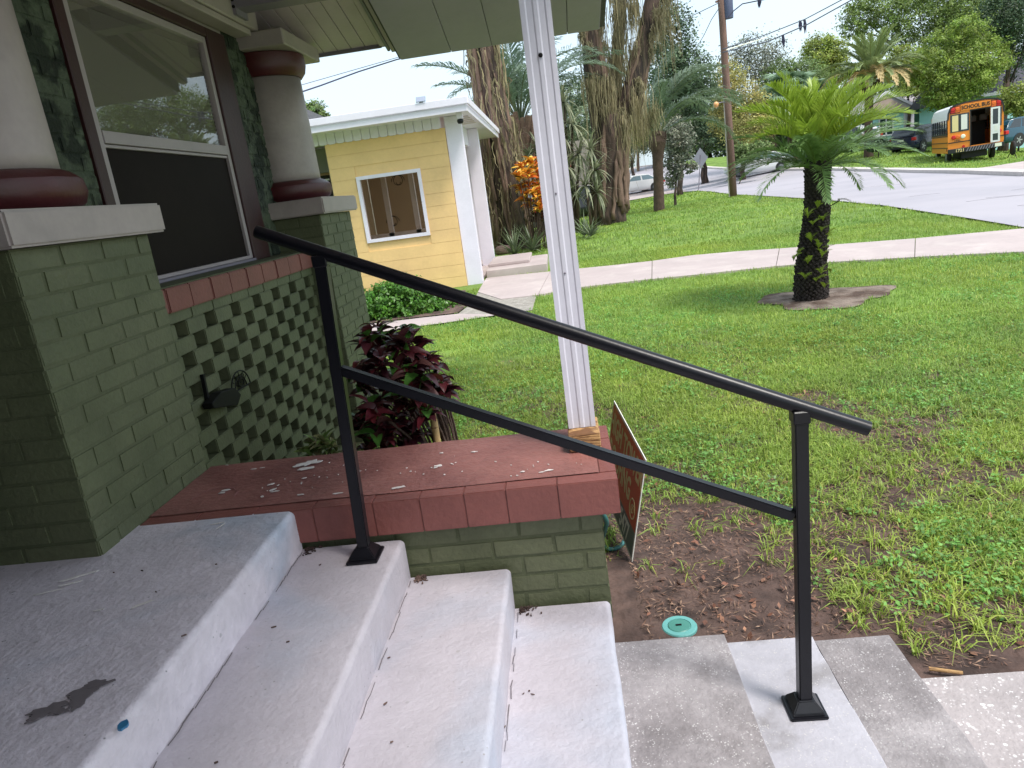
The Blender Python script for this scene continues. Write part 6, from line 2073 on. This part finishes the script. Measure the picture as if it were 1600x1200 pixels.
# dark red shrub in the bed behind the slab
Bs = np.array([-.62, 3.55, -.62])
g8 = random.Random(21)
hd = []
for (u, v) in [(575, 520), (590, 512), (612, 520), (635, 515), (628, 532), (600, 535), (575, 545), (650, 535), (640, 548), (618, 552), (590, 560), (566, 565), (664, 560), (655, 575), (680, 575), (690, 592), (672, 600), (640, 580), (615, 585), (590, 590), (568, 600), (685, 610), (655, 610), (628, 612), (600, 620), (575, 630), (640, 640), (612, 650), (585, 660), (560, 655), (665, 632), (572, 685), (600, 690), (560, 585), (640, 672), (625, 680), (600, 670), (585, 640)]:
    d_ = 3.45 + g8.uniform(-.22, .28)
    hd.append(W(u, v, d_) - Bs)
cr_cols = [lin(92, 34, 42), lin(70, 28, 38), lin(112, 44, 48), lin(60, 26, 34), lin(84, 40, 46), lin(60, 26, 34), lin(72, 116, 48), lin(96, 62, 60)]
leafy('dark red and green croton shrub behind the red slab', Bs, hd, 15, .115, .050, cr_cols, 39, stem_r=.006, droop=.7)
Bw_ = np.array([-1.25, 3.2, -.62])
leafy('small green ground plant at the foot of the lattice wall', Bw_, [W(u, v, 3.2) - Bw_ for (u, v) in [(492, 690), (505, 685), (515, 695), (498, 700), (485, 702), (525, 700)]], 14, .09, .022, [lin(120, 140, 80), lin(96, 120, 62), lin(130, 130, 90)], 49, name='ground_plant', cat='plant', stem_r=.004)

# hedge by the yellow wall
Bh = G(650, 498); hb_ = thing('hedge', 'low rounded bright green hedge along the foot of the yellow wall', 'hedge', tuple(Bh))
dh_ = dist(Bh)
lobes = []
for (u, v, ru, rv) in [(598, 472, 26, 28), (625, 465, 26, 28), (650, 468, 26, 28), (676, 476, 24, 24), (700, 486, 20, 16), (610, 485, 24, 18), (640, 485, 26, 18), (668, 490, 24, 14), (586, 482, 18, 22)]:
    c = W(u, v, dh_ + .5) - Bh; kk = (dh_ + .5) / FPX
    lobes.append((c[0], c[1], c[2], ru * kk, .42, rv * kk))
V, F, T = crown_cloud(lobes, 900, 14, .055, 55, clump_r=.22, shell=.80, tv=.25)
o = link('leaves', arr_mesh('leaves', V, F, m_hedge, T), hb_); o['kind'] = 'stuff'
V, F, T = crown_cloud([(l[0], l[1], l[2], l[3] * .9, l[4] * .9, l[5] * .9) for l in lobes], 300, 14, .06, 56, clump_r=.3, shell=.3, tv=.2, )
o = link('inner_leaves', arr_mesh('inner_leaves', V, F, m_hedge, T), hb_); o['kind'] = 'stuff'
mb = MB()
for i in range(60):
    l = lobes[i % len(lobes)]; x, y = l[0] + rnd.uniform(-.3, .3), l[1] + rnd.uniform(-.2, .2)
    mb.tube([(x, y, -.05), (x + rnd.uniform(-.1, .1), y + rnd.uniform(-.1, .1), l[2])], [.008, .004], 4)
mb.build('stem', m_pbark, hb_)['kind'] = 'stuff'

# ------------------------------------------------------------------ trees near and far
px_tree('small slim tree with sparse leaves between the slender palm and the diamond sign', 1052, 303, 31, [(1052, 250, 14, 22), (1060, 215, 18, 25), (1048, 200, 16, 20), (1070, 240, 12, 14), (1050, 275, 12, 14), (1078, 262, 10, 8)], m_leafD, 101, tr=.07, n_clump=160, n_leaf=20, lsize=.09, clump_r=.5, group='small trees')
px_tree('tall airy oak with hanging moss behind the slender palm', 1062, 285, 44, [(1050, 60, 34, 50), (1040, 110, 34, 40), (1075, 120, 34, 34), (1055, 160, 36, 34), (1035, 20, 22, 30), (1090, 150, 26, 26)], m_leafC, 102, n_clump=420, n_leaf=26, lsize=.13, shell=.3)
px_tree('dark leaning tree with deep shade over the grass bank behind the diamond sign', 1100, 258, 55, [(1075, 190, 36, 30), (1110, 180, 36, 36), (1130, 205, 26, 26), (1090, 215, 28, 20), (1065, 160, 30, 30)], m_leafC, 103, n_clump=300, n_leaf=30, base=(.8, .85, .8), tr=.3)
px_tree('yellowish bushy tree right behind the utility pole', 1160, 262, 48, [(1150, 150, 28, 40), (1175, 170, 30, 34), (1135, 130, 24, 32), (1195, 190, 26, 24), (1160, 200, 36, 30), (1128, 185, 20, 26)], m_leafY, 104, n_clump=360, n_leaf=26)
px_tree('greyish bare looking tree with spanish moss on the skyline right of the pole', 1180, 255, 62, [(1185, 95, 34, 26), (1160, 110, 28, 24), (1205, 85, 22, 22), (1150, 85, 20, 20), (1200, 120, 26, 20), (1170, 70, 18, 14)], m_leafD, 105, n_clump=230, n_leaf=16, clump_r=.5)
px_tree('rounded mid green tree with hanging moss in the middle of the far grove', 1235, 250, 60, [(1215, 120, 26, 22), (1245, 118, 30, 22), (1275, 130, 26, 22), (1230, 150, 36, 26), (1265, 160, 34, 24)], m_leafB, 106, n_clump=330, n_leaf=28)
px_tree('pale green rounded tree on the skyline left of the date palm', 1285, 245, 66, [(1280, 75, 22, 20), (1298, 85, 22, 22), (1272, 95, 20, 16), (1310, 105, 20, 22), (1290, 112, 26, 22)], m_leafA, 107, n_clump=300, n_leaf=28)
px_tree('great spreading oak filling the top right of the picture', 1450, 235, 68, [(1350, 25, 34, 22), (1385, 10, 44, 34), (1430, 30, 50, 30), (1480, 10, 56, 36), (1540, 0, 50, 40), (1400, 60, 30, 18), (1335, 45, 20, 14), (1440, 75, 40, 22), (1500, 50, 50, 30), (1575, 30, 40, 40), (1460, -30, 80, 30), (1345, 8, 22, 12)], m_leafB, 108, tr=.6, base=(1.25, 1.2, .95), n_clump=1000, n_leaf=30, clump_r=.22, shell=.45)
px_tree('lighter lower boughs of a tree between the date palm and the great oak', 1420, 240, 60, [(1415, 92, 24, 20), (1440, 105, 26, 26), (1400, 110, 18, 14), (1425, 130, 24, 20)], m_leafA, 109, n_clump=240, n_leaf=26)
px_tree('feathery yellow green tree arching over the bus and the teal house', 1495, 225, 46, [(1450, 110, 26, 24), (1480, 75, 34, 28), (1520, 70, 34, 26), (1550, 90, 28, 26), (1500, 110, 46, 30), (1460, 140, 30, 22), (1530, 125, 36, 20), (1490, 150, 40, 16), (1440, 125, 16, 14), (1508, 45, 26, 16)], m_leafA, 110, tr=.2, n_clump=750, n_leaf=30, clump_r=.22, shell=.5, base=(.86, .95, .85))
px_tree('shaded green tree with a dark leaning trunk at the right edge', 1568, 170, 50, [(1575, 20, 44, 50), (1545, 30, 30, 30), (1595, 80, 26, 36), (1610, 20, 40, 60), (1560, 60, 22, 20)], m_leafC, 111, tr=.32, n_clump=420, n_leaf=26, base=(.7, .75, .7))
px_tree('light green bush beside the dark roof at the right edge', 1592, 215, 47, [(1590, 150, 26, 18), (1575, 165, 18, 12), (1600, 175, 22, 16)], m_leafA, 112, tr=.06, n_clump=200, n_leaf=26, group='shrubs', name='shrub')
px_tree('dark green shrub in front of the teal house under the date palm', 1372, 236, 45, [(1374, 226, 14, 9), (1384, 228, 9, 7), (1362, 228, 9, 8)], m_leafC, 113, tr=.04, n_clump=120, n_leaf=24, group='shrubs', name='shrub')
px_tree('round green shrub left of the cycad behind its drooping fronds', 1150, 264, 44, [(1165, 240, 18, 14), (1190, 232, 16, 12)], m_leafB, 114, tr=.04, n_clump=120, n_leaf=24, group='shrubs', name='shrub')
px_tree('bright yellow green tree far behind the thin distant pole', 985, 262, 62, [(985, 195, 22, 30), (970, 225, 16, 20), (1002, 180, 20, 24)], m_leafY, 115, n_clump=240, n_leaf=24, base=(.9, 1.05, .7))
px_tree('grey green tree on the skyline right of the white post', 895, 290, 46, [(890, 150, 24, 28), (905, 185, 26, 30), (878, 195, 22, 26), (900, 225, 30, 26)], m_leafD, 116, n_clump=320, n_leaf=24, base=(.8, 1, .8))
px_tree('dark tree filling the gap behind the orange croton', 835, 310, 36, [(830, 230, 26, 26), (850, 200, 24, 26), (800, 250, 24, 24), (865, 250, 26, 30)], m_leafD, 117, n_clump=300, n_leaf=24, base=(.8, .95, .75))
px_tree('small distant tree top above the grey shingle roof at far left', 490, 190, 40, [(490, 172, 16, 12), (480, 180, 12, 10), (505, 182, 10, 8)], m_leafB, 118, n_clump=120, n_leaf=20, lsize=.1, ground=True)
px_tree('tree seen between the palm fronds, left of the thin distant pole', 960, 285, 58, [(930, 170, 30, 60), (1000, 140, 26, 50), (960, 230, 30, 30)], m_leafC, 119, n_clump=300, n_leaf=24)
px_tree('bluish distant tree on the ridge behind the far road', 1020, 262, 78, [(1000, 215, 24, 22), (1030, 205, 26, 26), (1055, 220, 26, 20)], m_leafC, 120, n_clump=260, n_leaf=24, base=(1, 1.05, 1.1))
# row of trees closing the horizon
for i, (u, v, ru, rv, lf) in enumerate([(1110, 200, 60, 44, 'B'), (1180, 205, 60, 40, 'C'), (1250, 195, 60, 36, 'B'), (1320, 170, 56, 50, 'C'), (1390, 150, 60, 60, 'B'), (1470, 150, 70, 60, 'C'), (1560, 150, 70, 60, 'C'), (1660, 120, 80, 80, 'B'), (1760, 110, 90, 80, 'C'), (870, 235, 60, 44, 'B'), (780, 250, 50, 36, 'C'), (940, 225, 50, 46, 'C')]):
    lab = ['far tree behind the diamond sign', 'far tree behind the utility pole', 'far tree behind the fan palms', 'far tree behind the left half of the date palm', 'far tree behind the right half of the date palm', 'far tree behind the left half of the bus', 'far tree behind the right half of the bus', 'far tree just past the right edge of the view', 'outermost far tree past the right edge of the view', 'far tree behind the white post', 'far tree behind the vine covered trunk', 'far tree behind the mossy tree'][i]
    px_tree(lab, u, v + rv + 20, 88, [(u, v, ru * .6, rv * .7), (u - ru * .5, v + 6, ru * .5, rv * .6), (u + ru * .5, v + 4, ru * .5, rv * .6), (u, v + rv * .5, ru * .9, rv * .5)], {'B': m_leafB, 'C': m_leafC}[lf], 200 + i, n_clump=260, n_leaf=22, lsize=.3, group='far trees closing the horizon', tr=.3)

# ================================================================== GRASS, WEEDS, LITTER
def blades(P, H, Wd, g, tint, lean=.5, seg=2, az=None):
    n = len(P)
    az = g.uniform(0, 2 * math.pi, n) if az is None else az
    d = np.c_[np.cos(az), np.sin(az), np.zeros(n)]
    sd_ = np.c_[-np.sin(az), np.cos(az), np.zeros(n)]
    ln_ = np.abs(g.normal(size=n)) * lean + .1
    H = H[:, None]; w_ = Wd[:, None]
    up = np.array([0, 0, 1.0])
    mid = P + up * H * .6 + d * H * (ln_ * .35)[:, None]
    tip = P + up * H * np.clip(1 - ln_ * .45, .25, 1)[:, None] + d * H * ln_[:, None]
    V = np.stack([P - sd_ * w_ * .5, P + sd_ * w_ * .5, mid + sd_ * w_ * .42, mid - sd_ * w_ * .42, tip + sd_ * w_ * .06, tip - sd_ * w_ * .06], 1).reshape(-1, 3)
    o = np.arange(n)[:, None] * 6
    F = np.stack([o + [0, 1, 2, 3], o + [3, 2, 4, 5]], 1).reshape(-1, 4)
    return V, F, np.repeat(tint, 6, axis=0)
gcam = lambda x, y: (x * HF[0] + y * HF[1], x * HR[0] + y * HR[1])
def lawn_points(n, f0, f1, g, power=1.0, margin=1.12):
    """random ground points inside the view fan (plus a margin) between two distances"""
    u = g.random(n)
    f = (f0 ** (2 - power) + u * (f1 ** (2 - power) - f0 ** (2 - power))) ** (1 / (2 - power))
    lo, hi = -.45, .80 + .55 * np.clip((4.5 - f) / 2.5, 0, 1)
    s = (lo + (hi - lo) * g.random(n)) * f * margin
    x = f * HF[0] + s * HR[0]; y = f * HF[1] + s * HR[1]
    return x, y, f
def allowed(x, y):
    ok = ~(in_poly(x, y, road_poly) | in_poly(x, y, walk_poly) | in_poly(x, y, path_poly) | in_poly(x, y, soil_poly) | in_poly(x, y, bed_poly) | in_poly(x, y, apron_poly) | in_poly(x, y, drive_poly))
    ok &= ~((x < .93) & (y < 2.12)) & ~((x < .13) & (y < 2.68)) & ~((x > .85) & (y < 1.90)) & ~((x < -1.25) & (y > 11.6)) & ~((x < -.25) & (y > 12.7) & (y < 15)) & ~((x < -1.45) & (y < 5.6))
    ok &= (np.hypot(x - DRC[0], y - DRC[1]) > .085) | (rng.random(len(x)) > 2)
    return ok
DRC = onz(1063, 984, -.60)
def bareness(x, y):
    """0 = full lawn, 1 = bare earth"""
    r = np.hypot((x - .9) * .62, (y - 1.6) * .8)
    v = r + 5.5 * vnoise(x, y, 1.1, 21, 4)
    b = (1 - np.clip((v - 2.6) / 2.1, 0, 1)) * np.clip((2.0 - x) / .9, .2, 1)
    # trodden strip beside the landing and wing wall
    k = (x - .2) / 1.15
    strip = np.exp(-np.clip(np.abs(x - .40) - .22, 0, 9) ** 2 / .08 - np.clip(np.abs(y - 2.5) - .5, 0, 9) ** 2 / .3) * 1.05 + np.exp(-((x - 1.15) / .35) ** 2 - ((y - 2.1) / .30) ** 2) * .9 + np.exp(-((x - 1.5) / .9) ** 2 - ((y - 1.93) / .05) ** 2) * .7
    bed_ = ((x < -.05) & (y < 4.3)) * .97
    n2 = np.clip((vnoise(x, y, 2.6, 8, 3) - .53) * 6, 0, 1) * np.clip(1.5 - r / 4.2, 0, 1) * .85
    return np.clip(np.maximum.reduce([b * .9, strip, bed_, n2]), 0, 1)
def tints(n, g, x, y, dry):
    patch = vnoise(x, y, .9, 31, 3)[:, None]; fine = g.normal(size=(n, 1)) * .16
    yel = np.array([1.42, 1.12, .72]); grn = np.array([.80, .96, .85])
    t = yel * patch * 1.0 + grn * (1 - patch)
    t = t * (1 + fine)
    d = (g.random(n) < dry)[:, None]
    t = np.where(d, np.array([1.75, 1.25, 1.15]) * (1 + fine), t)
    return np.clip(t, .3, 2.2)
g = np.random.default_rng(99)
def add_grass(name, n, f0, f1, h, wd, label, seed, lean=.6, dry=.06, clumpy=True, power=1.0):
    g = np.random.default_rng(seed)
    x, y, f = lawn_points(n, f0, f1, g, power)
    if clumpy:
        m_ = n // 9
        cx, cy_ = x[:m_], y[:m_]
        idx = g.integers(0, m_, n)
        rad = .035 * (1 + f[idx] * .05)
        x2 = cx[idx] + g.normal(size=n) * rad; y2 = cy_[idx] + g.normal(size=n) * rad
        mixm = g.random(n) < .75
        x = np.where(mixm, x2, x); y = np.where(mixm, y2, y)
        f = x * HF[0] + y * HF[1]
    b = bareness(x, y)
    ok = allowed(x, y) & (g.random(n) > b * 1.02)
    x, y, f, b = x[ok], y[ok], f[ok], b[ok]
    z = tz(x, y) + (vnoise(x, y, 2.3, 3) - .5) * .05 * np.clip(1 - np.hypot(x - 1, y - 3) / 6, 0, 1) - .004
    n = len(x)
    sc = 1 + np.clip(f - 4, 0, 40) * .035
    H = h * g.uniform(.5, 1.35, n) * (.75 + .6 * vnoise(x, y, 1.7, 12)) * np.clip(sc, 1, 1.5) * (1 - .35 * b)
    Wd = wd * g.uniform(.6, 1.4, n) * sc
    V, F, T = blades(np.c_[x, y, z], H, Wd, g, tints(n, g, x, y, dry + .25 * np.clip(b, 0, 1)), lean)
    o = link(name, arr_mesh(name, V, F, m_grass, T))
    o['label'] = label; o['category'] = 'grass'; o['kind'] = 'stuff'
    print(name, n)
    return o
add_grass('grass', 320000, 1.3, 6.0, .040, .0043, 'patchy green lawn grass near the steps', 1, lean=.9, dry=.07)
add_grass('grass', 230000, 5.5, 14.0, .045, .0048, 'green lawn grass in the middle distance', 2, lean=.8, dry=.04, power=.8)
add_grass('grass', 110000, 13.0, 34.0, .05, .010, 'bright lawn grass beyond the walk', 3, lean=.7, dry=.02, power=.6)
def tufts(n, seed):
    g = np.random.default_rng(seed)
    x, y, f = lawn_points(n, 1.25, 6.5, g)
    b = bareness(x, y); ok = allowed(x, y) & ((b < .93) | (g.random(n) < .16)) & ~((x < -.05) & (y < 4.3))
    x, y = x[ok], y[ok]; k = 16; n = len(x)
    sc = np.repeat(g.uniform(.6, 1.4, n), k)
    X = np.repeat(x, k) + g.normal(size=n * k) * .014; Y = np.repeat(y, k) + g.normal(size=n * k) * .014
    ok = allowed(X, Y); X, Y, sc = X[ok], Y[ok], sc[ok]
    m = len(X)
    t = tints(m, g, X, Y, .10)
    V, F, T = blades(np.c_[X, Y, tz(X, Y) - .002], .048 * sc * g.uniform(.6, 1.3, m), .0048 * g.uniform(.6, 1.3, m), g, t, 1.1)
    o = link('grass_tufts', arr_mesh('grass_tufts', V, F, m_grass, T)); o['label'] = 'coarse broad bladed grass tufts creeping over the bare earth'; o['category'] = 'grass'; o['kind'] = 'stuff'
tufts(3600, 17)
add_grass('grass', 60000, 33.0, 62.0, .06, .022, 'bright verge grass beyond the street', 4, lean=.6, dry=.02, power=.4, clumpy=False)
# broad-leaved weeds: little rosettes
def weeds(n, f0, f1, seed):
    g = np.random.default_rng(seed)
    x, y, f = lawn_points(n, f0, f1, g)
    b = bareness(x, y); w_ = vnoise(x, y, 1.6, 77, 3)
    ok = allowed(x, y) & (g.random(n) < np.clip((w_ - .38) * 3, 0, 1) * .75) & (b < .85)
    x, y = x[ok], y[ok]
    k = 7
    n = len(x)
    px_ = np.repeat(x, k) + g.normal(size=n * k) * .018; py_ = np.repeat(y, k) + g.normal(size=n * k) * .018
    pz_ = tz(px_, py_) + g.uniform(.010, .045, n * k)
    N = g.normal(size=(n * k, 3)) * .45 + np.array([0, 0, 1.0]); N /= np.linalg.norm(N, axis=1)[:, None]
    t = np.clip(np.repeat(1 + g.normal(size=(n, 1)) * .18, k, 0) * np.array([.72, .98, .9]) * (1 + g.normal(size=(n * k, 1)) * .1), .3, 2)
    V, F, T = leaf_quads(np.c_[px_, py_, pz_], N, g.uniform(.012, .026, n * k), g, t, aspect=.6)
    o = link('weeds', arr_mesh('weeds', V, F, m_grass, T)); o['label'] = 'small broad leaved weeds mixed through the lawn'; o['category'] = 'weeds'; o['kind'] = 'stuff'
    print('weeds', n * k)
weeds(28000, 1.3, 9.0, 5)
# straw, bark chips and twigs
def litter(n, seed):
    g = np.random.default_rng(seed)
    x, y, f = lawn_points(n, 1.25, 6.5, g)
    b = bareness(x, y)
    ok = allowed(x, y) & (g.random(n) < (.10 + b * 1.0)) & (vnoise(x, y, 5, 9) > .33)
    x, y, b = x[ok], y[ok], b[ok]
    n = len(x); z = tz(x, y) + g.uniform(.003, .016, n) + (vnoise(x, y, 2.3, 3) - .5) * .05 * np.clip(1 - np.hypot(x - 1, y - 3) / 6, 0, 1)
    N = g.normal(size=(n, 3)) * .35 + np.array([0, 0, 1.0]); N /= np.linalg.norm(N, axis=1)[:, None]
    col = np.array([[1.0, .9, .85], [.55, .42, .4], [1.25, 1.15, 1.05], [.6, .46, .42], [.35, .29, .29]])[g.choice(5, n, p=[.22, .26, .07, .25, .2])] * (1 + g.normal(size=(n, 1)) * .15)
    V, F, T = leaf_quads(np.c_[x, y, z], N, g.uniform(.010, .036, n), g, np.clip(col * .8, .1, 2), aspect=.14)
    o = link('straw_litter', arr_mesh('straw_litter', V, F, m_straw, T)); o['label'] = 'dry straw, bark chips and twigs on the bare earth'; o['category'] = 'litter'; o['kind'] = 'stuff'
    g2 = n // 40
    N2 = N[:g2]; V, F, T = leaf_quads(np.c_[x, y, z + .004][:g2], N2, g.uniform(.02, .04, g2), g, np.clip(col[:g2] * [.85, .68, .62], .1, 2), aspect=.5)
    o = link('dry_leaf_litter', arr_mesh('dry_leaf_litter', V, F, m_straw, T)); o['label'] = 'scattered brown dry leaves on the bare earth'; o['category'] = 'litter'; o['kind'] = 'stuff'
    print('litter', n)
litter(120000, 6)
# twig by the walk corner and a pale stone
tw = MB().tube([(.93, 1.90, -.600), (1.01, 1.87, -.599)], [.006, .005], 6).build('twig', m_raww, None); tag(tw, 'short brown twig lying at the corner of the front walk', 'twig')
